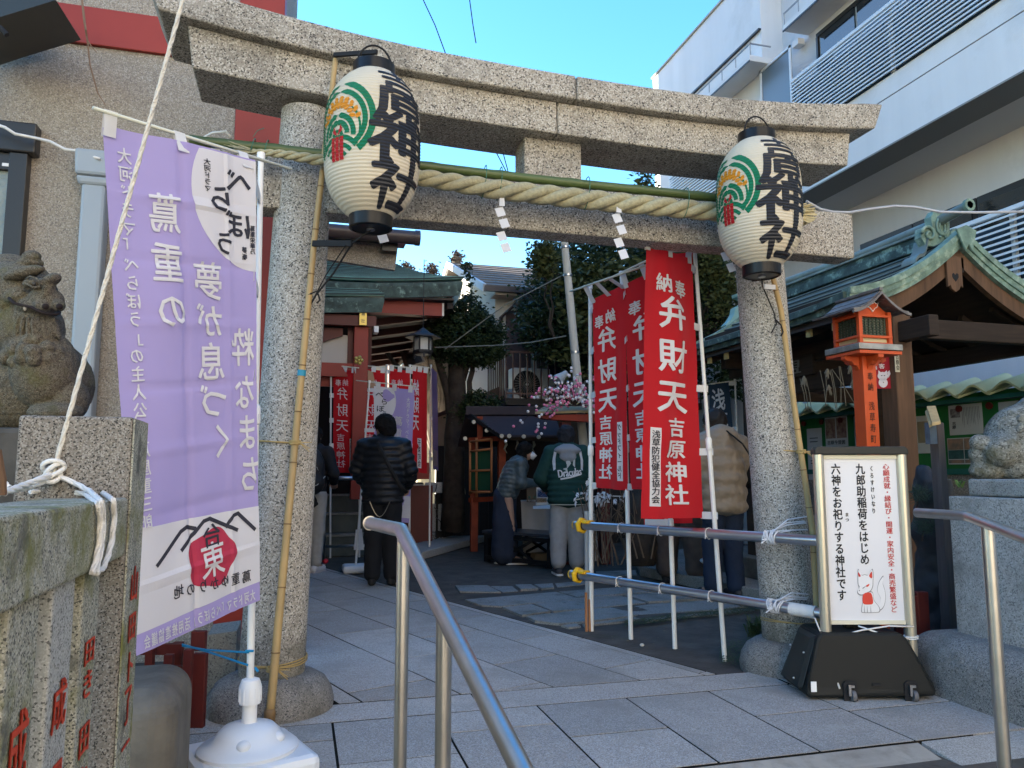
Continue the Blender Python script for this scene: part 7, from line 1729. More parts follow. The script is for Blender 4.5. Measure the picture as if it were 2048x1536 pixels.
for i, (x0, x1, y0, y1, lab) in enumerate(((1820,1839,1192,1300,'short dark red stake, lower of the two beside the black base'),(1833,1856,1184,1300,'taller dark red stake right of the sign'))):
    a, b_ = at(x0,y0,D=4.55), at(x1,y1,D=4.55); c = (a+b_)/2; MBs = MB().obox(V((c.x,c.y,(a.z+0)/2)), EX*((b_-a).dot(EX)), EN*.05, V((0,0,a.z))); tag(MBs.build('red_stake', darkred, bevel=.005), lab, 'stake')
rf_ = thing('low_red_fence', 'low dark red picket fence seen under the sign board', 'fence', at(1740,1280,D=4.9))
for k_ in range(9):
    a = at(1665+k_*22,1252+ (k_%2)*8,D=4.95); MB().obox(V((a.x,a.y,a.z/2)), EX*.05, EN*.03, V((0,0,a.z))).build('picket', darkred, rf_, bevel=.004)
a, b_ = at(1660,1285,D=4.98), at(1860,1285,D=4.98); MB().beam(a, b_, .03, .05).build('rail', darkred, rf_)

# ---------------- red lattice at the lower left ----------------
rl = thing('red_picket_gate', 'dark red wooden lattice between the left pillar and the fence', 'fence', (-.7,3.9,-.0))
for (x0, x1, y0, y1, D_) in ((288,303,1275,1520,3.6),(327,344,1310,1440,3.5),(345,364,1285,1380,3.75),(366,382,1300,1455,3.4),(384,411,1308,1465,3.5),(384,412,1262,1300,3.7)):
    a, b_ = at(x0,y0,D=D_), at(x1,y1,D=D_); MB().obox((a+b_)/2, EX*((b_-a).dot(EX)), EN*.035, V((0,0,a.z-b_.z))).build('picket', redpaint if 0 else darkred, rl, bevel=.003)
for (x0, x1, y0, D_) in ((275,366,1380,3.62),(275,366,1298,3.7),(340,366,1342,3.7)): MB().beam(at(x0,y0,D=D_), at(x1,y0,D=D_), .03, .05).build('rail', darkred, rl)
MB().prism([at(415,1270,D=3.95), at(474,1262,D=3.95), at(468,1405,D=3.95), at(412,1412,D=3.95)], (0,.3,0)).build('pale_side_panel', mat('dull_cream', (0.24,0.22,0.18), .9, speck=(150,(0.12,0.11,0.1),(0.3,0.28,0.24))), rl)
rk2 = thing('dark_foot_stone', 'black rounded stone between the lattice and the left pillar foot', 'rock', at(440,1440,D=3.7)); b = Field(.03); el(b,430,1440,3.8,50,42,50); el(b,395,1470,3.8,40,30,40); blob(b, .02, 'stone', MATS['dark_rock_stone'], rk2, 2, .01, 6, 4)

# ---------------- bench, table, leaflets ----------------
bn = thing('black_bench', 'black wooden bench with crossed braces on the earth yard', 'bench', at(1050,1130,Z=0))
TL_, TR_ = at(1010,1056,D=10.3), at(1145,1066,D=9.6); zt2 = at(1050,1064,D=9.7).z
A0 = at(967,1123,Z=0); A1 = at(1105,1138,Z=0); A2 = at(1145,1128,Z=0); A3 = A0+(A2-A1); A0.z = A1.z = A2.z = A3.z = 0
HB = .40
b = MB(); b.prism([p+V((0,0,HB-.035)) for p in (A0-(A1-A0)*.03, A1+(A1-A0)*.03, A2+(A1-A0)*.03, A3-(A1-A0)*.03)], (0,0,.035)); b.build('seat', mat('black_wood_top', (0.05,0.052,0.06), .35), bn, bevel=.006)
bw_ = mat('black_wood', (0.008,0.007,0.007), .6)
for p in (A0,A1,A2,A3): c = (A0+A2)/2; q = p+(c-p).normalized()*.05; MB().obox(q+V((0,0,HB/2-.02)), (A1-A0).normalized()*.08, (A2-A1).normalized()*.06, V((0,0,HB-.045))).build('leg', bw_, bn)
for (a, b_) in ((A0,A1),(A3,A2)):
    for z in (.06,HB-.07): MB().beam(a.lerp(b_,.03)+V((0,0,z)), a.lerp(b_,.97)+V((0,0,z)), .04, .05).build('rail', bw_, bn)
    MB().beam(a.lerp(b_,.30)+V((0,0,.08)), a.lerp(b_,.72)+V((0,0,HB-.09)), .03,.03).build('cross_brace', bw_, bn); MB().beam(a.lerp(b_,.72)+V((0,0,.08)), a.lerp(b_,.30)+V((0,0,HB-.09)), .03,.03).build('cross_brace', bw_, bn)
for a, b_ in ((A0,A3),(A1,A2)): MB().obox((a+b_)/2+V((0,0,HB/2)), (b_-a)*.8, (A1-A0).normalized()*.02, V((0,0,HB-.1))).build('end_panel', bw_, bn)
tb = thing('cloth_covered_table', 'small table under a pale grey cloth behind the bench', 'table', at(1080,1080,D=10.4))
q = at(1042,1004,D=10.3); q2 = at(1125,1004,D=10.3); clg = mat('grey_cloth', (0.46,0.44,0.43), .85, var=.15, vs=4)
def tbf(u, v):
    p = q.lerp(q2, u); return V((p.x, p.y, q.z*(1-v))) + V((0,1,0))*(.02*sin(u*17)*v) + RT*(.06*v*(1-2*u)*.5) - FW*.05*v
b = MB(); b.grid(tbf, 20, 8); b.build('cloth_front', clg, tb, smooth=True, fixn=False)
b = MB(); b.prism([q, q2, q2+back*.5, q+back*.5], (0,0,.01)); b.build('cloth_top', clg, tb)
for (x0,y0,x1,y1,lab,cols) in ((1054,972,1073,1004,'dark leaflet display standing on the table','a'),(1072,975,1100,1010,'blue and sand coloured leaflet rack on the table','b')):
    a, b_ = at(x0,y0,D=10.2), at(x1,y1,D=10.2); t = thing('leaflet_holder', lab, 'leaflets', b_)
    f = lambda u, v, e=0: a+RT*((b_-a).dot(RT)*u)+V((0,0,(b_.z-a.z)*v))-FW*(.004+e)
    b = MB(); b.prism([f(0,0), f(1,0), f(1,1), f(0,1)], (0,.02,0)); b.build('backing', whitepaint if cols == 'b' else dark, t)
    if cols == 'b':
        letters([([(.1,.12),(.9,.12),(.9,.55),(.1,.55)],)], f, 'blue_print', mat('blue_print', (0.03,0.09,0.28), .5, var=.5, vs=30), t); letters([([(.05,.60),(.75,.60),(.75,.85),(.05,.85)],)], f, 'sand_print', mat('sand_print', (0.45,0.28,0.14), .6), t)
    else: letters([([(.1,.62),(.35,.62),(.35,.78),(.1,.78)],),([(.65,.62),(.9,.62),(.9,.78),(.65,.78)],)], f, 'colour_print', mat('teal_print', (0.05,0.25,0.2), .6), t); letters([([(.1,.85),(.9,.85),(.9,.97),(.1,.97)],)], f, 'white_print', whitecl, t)
a = at(1066,1012,D=10.1); tag(MB().prism([at(1066,1012,D=10.1), at(1100,1010,D=10.1), at(1100,1017,D=9.95), at(1066,1017,D=9.95)], (0,0,-.006)).build('white_leaflets', whitepaint), 'stack of white leaflets on the front edge of the table', 'leaflets')
tag(MB().prism([at(1070,1108,D=9.9), at(1100,1106,D=9.9), at(1102,1122,D=9.8), at(1068,1120,D=9.8)], (0,.2,0)).build('cardboard_sheet', mat('cardboard', (0.26,0.18,0.10), .9), bevel=.01), 'crumpled brown cardboard under the bench', 'cardboard')
tag(blob((lambda b: (el(b,1105,1100,10.0,8,10,8), b)[1])(Field(.004)), .01, 'white_box', whitepaint), 'white box glimpsed through the bench legs', 'box')
tag(blob((lambda b: (el(b,1418,1122,7.6,18,6,20), b)[1])(Field(.004)), .01, 'white_dish', mat('pale_blue_dish', (0.45,0.50,0.54), .5)), 'pale oval dish on the pavilion step behind the flag pole', 'dish')
tag(MB().ell(at(1284,1290,Z=.012), (.016,.013,.011), 10, 8).build('pebble', mat('pale_pebble', (0.5,0.48,0.43), .7), smooth=True), 'single pale pebble beside the second flag pole foot', 'pebble')
tag(blob((lambda b: (el(b,1453,1325,4.78,9,3.5,9), b)[1])(Field(.004)), .006, 'yellow_leaf', mat('yellow_leaf', (0.42,0.29,0.06), .8)), 'yellowed leaf at the foot of the rightmost flag pole', 'leaf')
# yard tube barrier and ladle ropes
yb = thing('pipe_barrier', 'thin silver pipes behind the left pillar before the hall steps', 'barrier', at(700,1100,D=9.6))
MB().tube([at(640,955,D=9.6), at(726,957,D=9.6)], .025, 12).build('pipe', galv, yb, smooth=True); MB().tube([at(640,1093,D=9.6), at(760,1091,D=9.6)], .018, 12).build('pipe', galv, yb, smooth=True)
for px in (648,): MB().tube([at(px,950,D=9.6), V((at(px,1110,D=9.6).x, at(px,1110,D=9.6).y, 0))], .02, 10).build('upright', galv, yb, smooth=True)
# ropes and straw hanging inside the pavilion
hr = thing('hanging_straw_ropes', 'thin ropes and straw tassels hanging from the pavilion beam', 'rope', at(1660,740,D=6.2))
for (x0,y0,x1,y1) in ((1600,757,1612,820),(1605,757,1617,822),(1612,757,1623,822),(1640,740,1652,813),(1651,740,1651,812),(1660,740,1671,817),(1663,740,1674,817),(1664,738,1712,812),(1678,732,1682,806),(1680,732,1692,812),(1700,730,1704,780),(1702,730,1712,812)):
    MB().tube([at(x0,y0,D=6.2), at((x0+x1)/2+2,(y0+y1)/2,D=6.2), at(x1,y1,D=6.2)], .003, 5).build('cord_line', mat('grey_straw', (0.17,0.16,0.125), .9), hr)
for (x0,y0,s) in ((1608,752,7),(1655,738,8),(1657,770,6),(1700,728,7),(1706,760,5)):
    b = MB(); r = random.Random(x0)
    for i in range(14): c = at(x0,y0,D=6.18); b.tube([c, c+V((r.uniform(-.03,.03), r.uniform(-.02,.02), -r.uniform(.03,.09)))], [.006,.002], 4)
    kind(b.build('straw_tassel', MATS['grey_straw'], hr), 'stuff')
# power lines across the sky
for i, P in enumerate(([(842,-10),(870,50),(890,104),(902,140)],[(938,-10),(946,50),(952,86)],[(975,268),(990,300),(1012,342)],[(1002,290),(1010,320),(1016,342)],[(573,-10),(577,30),(584,60)])):
    tag(MB().tube([at(*p, D=14) for p in P], .010, 5).build('power_line', blackmat), ['dark wire falling from the top edge towards the left beam','short loose wire end hanging in the open sky','left wire of the pair under the gate beam','right wire of the pair under the gate beam','thin wire beside the red column at the top'][i], 'wire')
cbl = [at(x,y,D=4.9) for x, y in ((1612,402),(1640,418),(1665,424),(1700,425),(1740,418),(1790,412),(1830,414),(1880,424),(1960,425),(2070,423))]
tag(MB().tube(cbl, .009, 8).build('cable', mat('grey_cable', (0.42,0.43,0.46), .5), smooth=True), 'grey cable running from the right lantern across the building', 'cable')
# ---------------- people ----------------
skin = mat('skin', (0.42,0.25,0.18), .6); hairm = mat('black_hair', (0.008,0.007,0.007), .75, spec=.15, bump=.8, bs=160)
def person(label, base, face, H=1.72, lean=0.0, arms=None, head=(0, 0), stance=(.0, .0), gap=.10, female=False, side=0.0):
    """skeleton in metres; face: heading of the body (angle of the forward direction), lean: forward bend of the trunk.
    returns the thing and a dict of joints in world space"""
    s = H/1.72; F_ = V((cos(face), sin(face), 0)); Rr = V((sin(face), -cos(face), 0)); U = V((0, 0, 1)); base = V((base[0], base[1], 0))
    def W(r, f, u): return base + Rr*r*s + F_*f*s + U*u*s
    J = {'F': F_, 'R': Rr, 's': s, 'W': W}
    hz = .93; J['pelvis'] = W(0, 0, hz)
    def tr(r, u, f=0): d = u-hz; return W(r+side*d, f+d*sin(lean), hz+d*cos(lean))
    J['tr'] = tr
    J['waist'] = tr(0, 1.08); J['chest'] = tr(0, 1.30); J['neck'] = tr(0, 1.46); sw = .185 if not female else .165
    J['shL'] = tr(-sw, 1.40); J['shR'] = tr(sw, 1.40)
    hp = tr(0, 1.575, .02); J['head'] = hp + F_*head[0]*s + Rr*head[1]*s
    for k, sg in (('L', -1), ('R', 1)):
        st_ = stance[0] if k == 'L' else stance[1]
        J['hip'+k] = W(sg*.09, 0, .90); J['kn'+k] = W(sg*gap*.95, st_*.5+.02, .48); J['an'+k] = W(sg*gap, st_, .09); J['toe'+k] = W(sg*(gap+.02), st_+.16, .035)
    arms = arms or {}
    for k, sg in (('L', -1), ('R', 1)):
        e, h = arms.get(k, ((sg*.27, -.02, 1.12), (sg*.27, .08, .88)))
        J['el'+k] = tr(e[0], e[2], e[1]); J['ha'+k] = tr(h[0], h[2], h[1])
    t = thing('person', label, 'person', base)
    return t, J
def hand(f, w, d, s=1.0, curl=.5):
    """palm and five bent fingers from the wrist w along d"""
    d = V(d).normalized(); x = d.cross(V((0, 0, 1))); x = x.normalized() if x.length > .1 else V((1, 0, 0)); n = x.cross(d)
    p = w+d*.085*s; f.cap(w, w+d*.03*s, .026*s, .030*s, sq=.6, ax=n); f.cap(w+d*.03*s, p, .034*s, .036*s, sq=.5, ax=n)
    for i, (o, l) in enumerate(((-.030, .062), (-.010, .072), (.010, .068), (.029, .052))):
        a = p+x*o*s; b = a+(d-n*curl*.3).normalized()*l*.5*s; c = b+(d-n*curl*1.2).normalized()*l*.5*s; f.cap(a, b, .0095*s, .009*s); f.cap(b, c, .009*s, .0075*s)
    a = w+d*.03*s-x*.03*s; b = a+(d*.6-x*.7-n*.3).normalized()*.035*s; c = b+(d-n*.5).normalized()*.03*s; f.cap(a, b, .012*s, .011*s); f.cap(b, c, .011*s, .009*s)
def body(t, J, facedir=None, hands=('L', 'R'), m=skin, vox=.009):
    s = J['s']; F_ = (facedir or J['F']).normalized(); R_ = V((F_.y, -F_.x, 0)); f = Field(.016); h = J['head']
    f.chain([J['pelvis'], J['waist'], J['chest'], J['neck']], [.12*s, .11*s, .12*s, .06*s], sq=.75, ax=J['F'])
    f.cap(J['neck'], h-V((0, 0, .03)), .052*s, .05*s); f.cap(J['shL'], J['shR'], .055*s, .055*s)
    f.ell(h+V((0, 0, .02))*s, (.075*s, .095*s, .108*s), q=F_.to_track_quat('Y', 'Z')); f.ell(h+F_*.035*s-V((0, 0, .055))*s, (.052*s, .055*s, .055*s), q=F_.to_track_quat('Y', 'Z'))
    f.cap(h+F_*.088*s+V((0, 0, .012))*s, h+F_*.108*s-V((0, 0, .018))*s, .009*s, .014*s)     # nose
    f.cap(h+F_*.082*s-R_*.018*s-V((0, 0, .045))*s, h+F_*.082*s+R_*.018*s-V((0, 0, .045))*s, .009*s)   # lips
    for sg in (-1, 1):
        f.ell(h+R_*sg*.078*s-F_*.005*s, (.008*s, .018*s, .030*s), q=F_.to_track_quat('Y', 'Z')); f.cap(h+F_*.083*s+R_*sg*.022*s+V((0, 0, .026))*s, h+F_*.075*s+R_*sg*.045*s+V((0, 0, .026))*s, .008*s)
    for k in ('L', 'R'):
        f.chain([J['sh'+k], J['el'+k], J['ha'+k]], [.048*s, .038*s, .026*s]); f.chain([J['hip'+k], J['kn'+k], J['an'+k]], [.075*s, .052*s, .036*s]); f.cap(J['an'+k], J['toe'+k], .034*s, .03*s)
        if k in hands: hand(f, J['ha'+k], J['ha'+k]-J['el'+k], s)
    o = blob(f, vox, 'body', m, t)
    e = MB()
    for sg in (-1, 1):
        e = MB(); e.ell(h+F_*.084*s+R_*sg*.031*s+V((0, 0, .012))*s, (.012*s, .012*s, .008*s), 10, 6); e.build('eye', inkb, t, smooth=True)
    return o
def hair(t, J, facedir=None, cap=None, length=0, m=hairm, vox=.008):
    s = J['s']; F_ = (facedir or J['F']).normalized(); h = J['head']; f = Field(.02); q = F_.to_track_quat('Y', 'Z')
    f.ell(h-F_*.012*s+V((0, 0, .045))*s, (.102*s, .112*s, .108*s), q=q); f.ell(h-F_*.045*s-V((0, 0, .01))*s, (.092*s, .078*s, .105*s), q=q)
    f.ell(h+F_*.055*s+V((0, 0, .085))*s, (.065*s, .040*s, .035*s), q=q)
    if length: f.ell(h-F_*.045*s-V((0, 0, length*.5)), (.085*s, .07*s, length), q=q)
    return blob(f, vox, 'hair', m, t, rough=.010, rs=22)
def trousers(t, J, m, r=(.105, .075, .062), hem=.07, vox=.010, rise=.06, flare=0, knee=None):
    s = J['s']; f = Field(.03)
    f.ell(J['pelvis']+V((0, 0, .0)), (.150*s, .11*s, .10*s), q=J['F'].to_track_quat('Y', 'Z')); f.cap(J['pelvis'], J['waist']-V((0, 0, rise)), .125*s, .13*s, sq=.8, ax=J['F'])
    for k in ('L', 'R'):
        a = J['an'+k]; a = a.lerp(J['kn'+k], hem); f.chain([J['hip'+k]+V((0, 0, -.02)), J['kn'+k], a], [r[0]*s, r[1]*s, (r[2]+flare)*s])
    o = blob(f, vox, 'trousers', m, t, rough=.006, rs=9)
    return o
def shoes(t, J, m, sole=None):
    s = J['s']
    for k in ('L', 'R'):
        f = Field(.015); a = J['an'+k]; b = J['toe'+k]; a = V((a.x, a.y, .055*s)); b = V((b.x, b.y, .038)); back_ = a-(b-a).normalized()*.045
        f.cap(V((back_.x, back_.y, .045)), b, .040*s, .038*s); f.cap(a+V((0,0,.0)), a+V((0,0,.05)), .042*s, .042*s); o = blob(f, .007, 'shoe', m, t)
        for v in o.data.vertices: v.co.z = max(v.co.z, .012)
        if sole:
            d = (b-a); d.z = 0; d.normalize(); n = V((-d.y, d.x, 0)); p0 = V((back_.x, back_.y, 0))-d*.045; p1 = V((b.x, b.y, 0))+d*.04
            MB().prism([p0-n*.03, p0+d*.03-n*.043, p1-d*.03-n*.043, p1-n*.02, p1+n*.02, p1-d*.03+n*.043, p0+d*.03+n*.043, p0+n*.03], (0,0,.020)).build('sole', sole, o)
def jacket(t, J, m, quilt=0, torso=(.165, .185, .19), hemz=.80, depth=.68, sl=(.075, .066, .052), vox=.010, rough=.005, rs=10, hood=None, name='jacket', kk=.022):
    s = J['s']; f = Field(kk); tr = J['tr']; F_ = J['F']; q = (tr(0, 1.3)-tr(0, .9)).to_track_quat('Z', 'Y')
    qm = F_.to_track_quat('Y', 'Z'); up_ = (tr(0, 1.4)-tr(0, 1.0)).normalized(); 
    M = Matrix((J['R'], F_, up_)).transposed(); qq = M.to_quaternion()
    n = quilt or 9
    for i in range(n+1):
        u = hemz+(1.44-hemz)*i/n; x = i/n
        w = torso[0]+(torso[1]-torso[0])*min(1, x*2) if x < .5 else torso[1]+(torso[2]-torso[1])*(x-.5)*2
        w *= (1 if x < .9 else .80); hgt = (1.44-hemz)/n*(.80 if quilt else 1.3)
        f.ell(tr(0, u), (w*s, w*depth*s, hgt*s), q=qq)
    f.cap(J['shL'], J['shR'], .075*s, .075*s); f.cap(J['neck']-V((0,0,.03)), J['neck']+V((0,0,.015)), .075*s, .066*s)
    for k in ('L', 'R'):
        P = [J['sh'+k], J['el'+k], J['ha'+k].lerp(J['el'+k], .08)]
        if quilt:
            L1 = (P[1]-P[0]).length; L2 = (P[2]-P[1]).length; n1 = max(2, int(L1/.068)); n2 = max(2, int(L2/.068))
            for i in range(n1+n2+1):
                p = P[0].lerp(P[1], i/n1) if i <= n1 else P[1].lerp(P[2], (i-n1)/n2); d = (P[1]-P[0] if i <= n1 else P[2]-P[1]).normalized(); r_ = sl[0]+(sl[2]-sl[0])*i/(n1+n2)
                f.ell(p, (r_*s, r_*s, .042*s), q=d.to_track_quat('Z', 'Y'))
        else: f.chain(P, [sl[0]*s, sl[1]*s, sl[2]*s])
    if hood:
        f.ell(J['neck']-F_*.075*s+V((0,0,hood[1])), (.125*s, .085*s, hood[0]*s), q=qm); f.ell(J['neck']-F_*.02*s+V((0,0,hood[1]+.02)), (.105*s, .10*s, .05*s), q=qm)
    return blob(f, vox, name, m, t, rough=rough, rs=rs)
AW = atan2(FW.y, FW.x)      # heading straight away from the viewer
def gpos(px, py): p = at(px, py, Z=0); return p
# man in the black quilted jacket, back to the viewer, looking left
blk = mat('black_nylon', (0.009,0.010,0.013), .42, spec=.25); blkt = mat('black_trousers', (0.006,0.007,0.010), .9)
p = gpos(762,1172); t, J = person('man in black quilted jacket seen from behind with a shoulder strap', p, AW, 1.76, 0.02, {'L': ((-.285,.02,1.14),(-.21,.20,1.0)), 'R': ((.285,.0,1.13),(.22,.18,.99))}, stance=(.02,.06), gap=.095)
fd = (V((cos(AW+1.0), sin(AW+1.0), 0))); J['head'] += V((0,0,.0))
body(t, J, fd); hair(t, J, fd); jacket(t, J, blk, quilt=9, torso=(.215,.235,.225), hemz=.84, sl=(.096,.088,.062), kk=.042, depth=.66, rough=.004, rs=14)
trousers(t, J, blkt, r=(.115,.090,.082), rise=.05); shoes(t, J, blackmat)
h_ = J['head']; Rf = V((fd.y, -fd.x, 0))
b = MB(); b.tube([h_-Rf*.075+fd*.0+V((0,0,.02)), h_-Rf*.06+fd*.085+V((0,0,.02))], .003, 5); b.tube([h_-Rf*.034+fd*.105+V((.0,0,.015))+Rf*.024*cos(a)+V((0,0,.018*sin(a))) for a in [2*pi*i/14 for i in range(14)]], .0025, 5, closed=True); b.build('glasses', blackmat, t)
b = MB(); Wd = J['W']; b.tube([Wd(-.10,-.02,1.50), Wd(-.02,-.15,1.38), Wd(.10,-.165,1.16), Wd(.20,-.12,.98), Wd(.24,.0,.92)], .022, 8, sq=.35); b.build('shoulder_strap', blackmat, t, smooth=True)
b = MB(); b.tube([Wd(-.10,-.15,.84)]+[Wd(-.10+.20*i/8,-.165,.84-.15*sin(pi*i/8)) for i in range(9)], .004, 5); b.build('wallet_chain', mat('dim_chain', (0.30,0.27,0.22), .4, metal=.8), t)
# partly hidden person with black backpack behind the left pillar
p = gpos(618,1144); t, J = person('person with a black backpack half hidden behind the left pillar', p, AW-.15, 1.70, .03, {'L': ((-.27,.0,1.15),(-.2,.2,1.05)), 'R': ((.27,.0,1.15),(.2,.2,1.05))}, stance=(.1,-.02), gap=.09)
body(t, J); hair(t, J, length=.12); jacket(t, J, mat('black_coat', (0.010,0.010,0.012), .8), torso=(.18,.19,.19), hemz=.80)
trousers(t, J, mat('grey_marl', (0.36,0.345,0.32), .9, var=.1, vs=20), r=(.105,.082,.066)); shoes(t, J, mat('white_sneaker', (0.62,0.60,0.60), .5), mat('sneaker_red_sole', (0.45,0.40,0.40), .5))
Wd = J['W']; MB().ell(Wd(.14,.155,.11), (.035,.035,.03), 10, 8).build('red_shoe_strap', mat('sneaker_red', (0.50,0.02,0.03), .5), t, smooth=True)
f = Field(.03); q = J['F'].to_track_quat('Y', 'Z'); f.ell(Wd(.06,-.24,1.20), (.19,.13,.27), q=q); f.ell(Wd(.06,-.26,1.04), (.20,.14,.15), q=q); f.ell(Wd(.06,-.34,1.05), (.14,.07,.12), q=q); bk_ = blob(f, .011, 'backpack', mat('backpack_black', (0.012,0.012,0.014), .6), t, rough=.004)
b = MB(); b.tube([Wd(-.10,-.36,1.0), Wd(.06,-.415,.98), Wd(.22,-.36,1.02), Wd(.255,-.22,1.12)], .005, 5); b.tube([Wd(.12,-.34,1.35), Wd(.20,-.33,1.22), Wd(.235,-.28,1.10)], .004, 5); b.build('piping', mat('grey_piping', (0.40,0.40,0.38), .5), t)
# woman in grey bomber jacket and long navy skirt, bending to the right
ARt = atan2(RT.y, RT.x)
p = gpos(1012,1128); t, J = person('woman in grey bomber jacket and navy skirt bending over the table', p, ARt+.25, 1.58, .36, {'L': ((-.17,.12,1.13),(-.10,.36,1.10)), 'R': ((.19,.10,1.12),(.12,.36,1.12))}, head=(.03,0), stance=(-.05,.08), gap=.07, female=True)
fd = V((cos(ARt+.1), sin(ARt+.1), 0)); body(t, J, fd); hair(t, J, fd, length=.13)
jacket(t, J, mat('grey_green_satin', (0.085,0.11,0.115), .45, var=.25, vs=8, bump=.4, bs=14), torso=(.18,.215,.19), hemz=.92, sl=(.080,.082,.05), depth=.85, rough=.008, rs=11)
Wd = J['W']; f = Field(.03); f.ell(J['pelvis']+V((0,0,.02)), (.155,.14,.12)); f.cap(Wd(0,-.02,.88), Wd(.0,-.02,.16), .145, .17, sq=.85, ax=J['R']); blob(f, .011, 'skirt', mat('navy_skirt', (0.018,0.026,0.048), .85), t, rough=.010, rs=6)
shoes(t, J, blackmat, whitep)
MB().tube([h2 for h2 in (J['head']+fd*.07-V((0,0,.02)), J['head']+fd*.105-V((0,0,.045)), J['head']+fd*.075-V((0,0,.08)))], [.045,.05,.035], 10).build('face_mask', mat('mask_white', (0.65,0.65,0.66), .8), t, smooth=True)
f = Field(.02); q0 = at(1033,950,D=9.8); f.ell(q0, (.06,.04,.13)); f.ell(q0+V((0,0,-.06)), (.065,.045,.10)); tag(blob(f, .009, 'pink_bag', mat('dusty_pink', (0.36,0.14,0.12), .8), rough=.004), 'dusty pink soft bag hanging from the arm of the woman in grey', 'bag')
b = MB(); sa_ = J['tr'](0,1.20); 
for i, c_ in enumerate(('patch_red','patch_white')):
    MB().ell(J['tr'](-.17+.02*i,1.24-.06*i,-.10), (.035,.02,.03), 10, 6).build('sleeve_patch', mat(c_, ((.25,.05,.06) if i == 0 else (.45,.45,.47)), .7), t, smooth=True)
# person in the green varsity jacket, back to the viewer
grn = mat('dark_green_wool', (0.006,0.042,0.036), .85, var=.2, vs=10)
p = gpos(1136,1150); t, J = person('person in dark green varsity jacket with script lettering on the back', p, AW+.05, 1.70, .10, {'L': ((-.30,.05,1.10),(-.22,.26,.98)), 'R': ((.29,.03,1.12),(.20,.24,1.02))}, stance=(.0,.05), gap=.11)
body(t, J); hair(t, J, m=mat('navy_beanie_hair', (0.008,0.009,0.014), .8))
jk = jacket(t, J, grn, torso=(.235,.235,.21), hemz=.84, sl=(.090,.085,.06), depth=.74, rough=.005, rs=9)
trousers(t, J, mat('light_grey_sweats', (0.34,0.34,0.345), .9, var=.12, vs=14), r=(.108,.100,.092), hem=.16); shoes(t, J, mat('dark_grey_shoe', (0.05,0.05,0.055), .7), whitep)
F_, R_ = J['F'], J['R']; tr = J['tr']
f = Field(.03); qf = F_.to_track_quat('Y', 'Z'); f.ell(tr(0,1.42,-.10), (.155,.085,.06), q=qf); f.ell(tr(0,1.34,-.13), (.10,.05,.07), q=qf); f.ell(tr(0,1.46,-.02), (.12,.11,.05), q=qf); blob(f, .009, 'hood', mat('grey_hood_marl', (0.22,0.23,0.25), .9), t, rough=.004)
import mathutils
def onback(t_obj, J, depth_guess=.30):
    bv = mathutils.bvhtree.BVHTree.FromPolygons([v.co.copy() for v in t_obj.data.vertices], [tuple(p.vertices) for p in t_obj.data.polygons])
    def g(r, u, e=0):
        o = J['tr'](r, u, -.6); h_ = bv.ray_cast(o, J['F']); 
        return (h_[0] if h_[0] is not None and (h_[0]-o).length < .8 else J['tr'](r, u, -.12)) - J['F']*(.005+e)
    return g
gb = onback(jk, J)
letters([('Draculas', 0, 0, .27, .085, -.12)], lambda u, v, e=0: gb(u+.015, 1.165-v, e), 'script_lettering', whitecl, t, [i*.02-.14 for i in range(15)], [i*.02-.08 for i in range(9)], bold=.0, fat=.012)
letters(stroke([(-.11,.075/2.9),(0,.055/2.9),(.12,.02/2.9)], .009), lambda u, v, e=0: gb(u+.02, 1.165-v*2.9, e), 'underline_swash', whitecl, t, [i*.03-.12 for i in range(9)])
letters([([(-.03,-.15),(.0,-.08),(-.045,-.02),(-.06,-.10)],),([(.03,-.15),(.05,-.14),(.045,-.03),(.02,-.06)],),([(-.09,-.02),(-.05,-.03),(-.04,.02),(-.08,.03)],)], lambda u, v, e=0: gb(u+.03, 1.19-v, e), 'back_motif', mat('motif_grey', (0.42,0.43,0.42), .7), t, [i*.02-.1 for i in range(9)])
for sg in (-1, 1):
    letters([([(.0,.0),(.028,-.012),(.055,.13),(.045,.24),(.02,.22),(.02,.10)],)], lambda u, v, e=0: gb(sg*(.125+u), 1.425-v, e), 'shoulder_stripe', whitecl, t, [i*.02 for i in range(4)], [i*.03 for i in range(9)])
M = Matrix((J['R'], F_, V((0,0,1)))).transposed().to_quaternion()
for z in (.800,.826): MB().tube([J['W'](.222*cos(a), .165*sin(a), z) for a in [2*pi*i/28 for i in range(28)]], .006, 6, closed=True).build('hem_stripe', mat('cream_stripe', (0.5,0.48,0.4), .8), t, smooth=True)
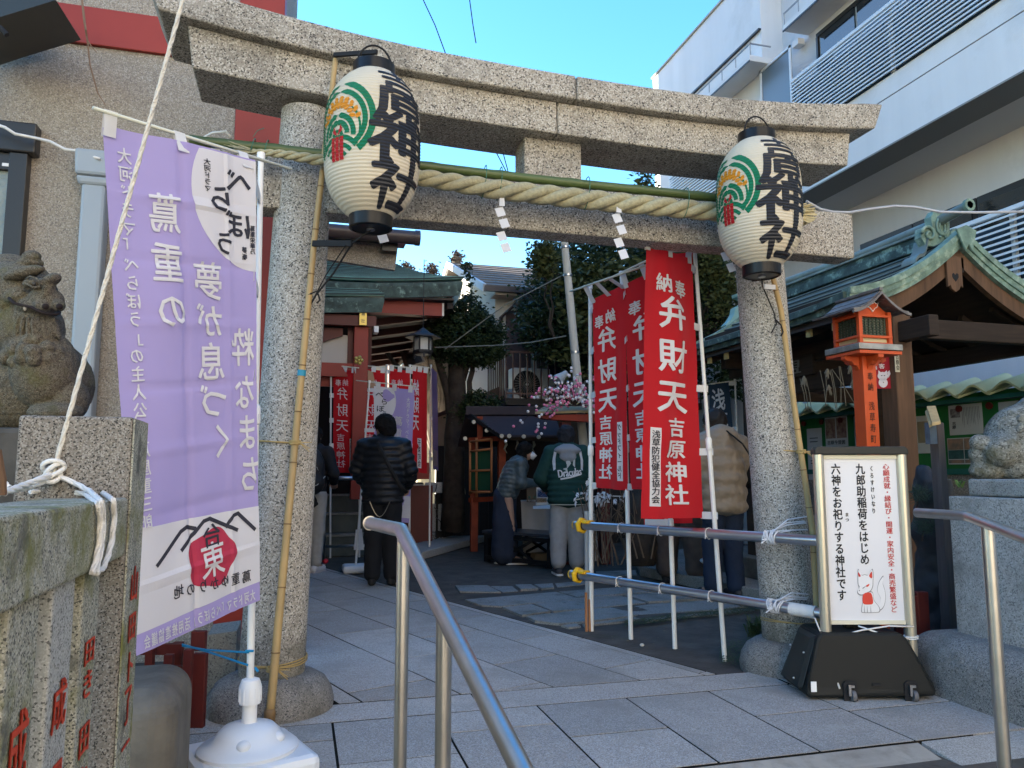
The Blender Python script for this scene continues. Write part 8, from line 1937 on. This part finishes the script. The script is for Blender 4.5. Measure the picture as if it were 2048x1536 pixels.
# man in the beige puffer with navy jeans
bei = mat('beige_nylon', (0.30,0.235,0.165), .55, sheen=.2, var=.12, vs=5)
p = gpos(1452,1196); t, J = person('man in beige hooded puffer jacket beside the right pillar', p, AW+.35, 1.76, .06, {'L': ((-.31,.05,1.12),(-.18,.28,1.08)), 'R': ((.31,.04,1.10),(.16,.28,1.08))}, head=(.05,0), stance=(.05,-.02), gap=.10)
fd = V((cos(AW+.8), sin(AW+.8), 0)); body(t, J, fd); hair(t, J, fd, m=mat('short_hair', (0.018,0.013,0.010), .7))
jacket(t, J, bei, quilt=5, torso=(.235,.250,.225), hemz=.82, sl=(.105,.100,.070), depth=.74, rough=.012, rs=9, hood=(.10,-.01), kk=.072)
trousers(t, J, mat('navy_denim', (0.012,0.024,0.055), .85, var=.3, vs=6), r=(.118,.090,.082)); shoes(t, J, mat('dark_shoe', (0.03,0.03,0.035), .6), whitep)
Wd = J['W']; b = MB(); b.tube([Wd(-.02,-.12,1.50), Wd(.06,-.235,1.38), Wd(.17,-.245,1.22), Wd(.25,-.17,1.06), Wd(.27,.0,.98)], .020, 8, sq=.4); b.build('shoulder_strap', blackmat, t, smooth=True)
f = Field(.02); f.ell(Wd(.29,.0,1.12), (.06,.09,.12)); blob(f, .012, 'shoulder_bag', blackmat, t)
# person hidden behind the frontmost banner: brown wide trousers show
p = gpos(1362,1172); t, J = person('person in wide brown trousers mostly hidden by the frontmost banner', p, AW-.5, 1.66, .04, {'L': ((-.27,.02,1.14),(-.2,.2,1.0)), 'R': ((.27,.02,1.12),(.2,.2,1.0))}, stance=(.02,.04), gap=.16)
body(t, J); hair(t, J); jacket(t, J, mat('dark_coat', (0.02,0.018,0.02), .85), torso=(.17,.18,.18), hemz=.86)
trousers(t, J, mat('brown_trousers', (0.060,0.045,0.042), .9, var=.35, vs=5, col2=(0.10,0.075,0.06)), r=(.125,.125,.115), hem=.26); 
b = Field(.02)
for k in ('L','R'): b.cap(J['an'+k].lerp(J['kn'+k],.32), J['an'+k], .062, .055)
for k in ('L','R'): 
    bb_ = Field(.02); bb_.cap(J['an'+k].lerp(J['kn'+k],.32), J['an'+k], .062, .055); blob(bb_, .010, 'boot_shaft', blackmat, t)
shoes(t, J, blackmat, mat('grey_sole', (0.25,0.25,0.25), .6))
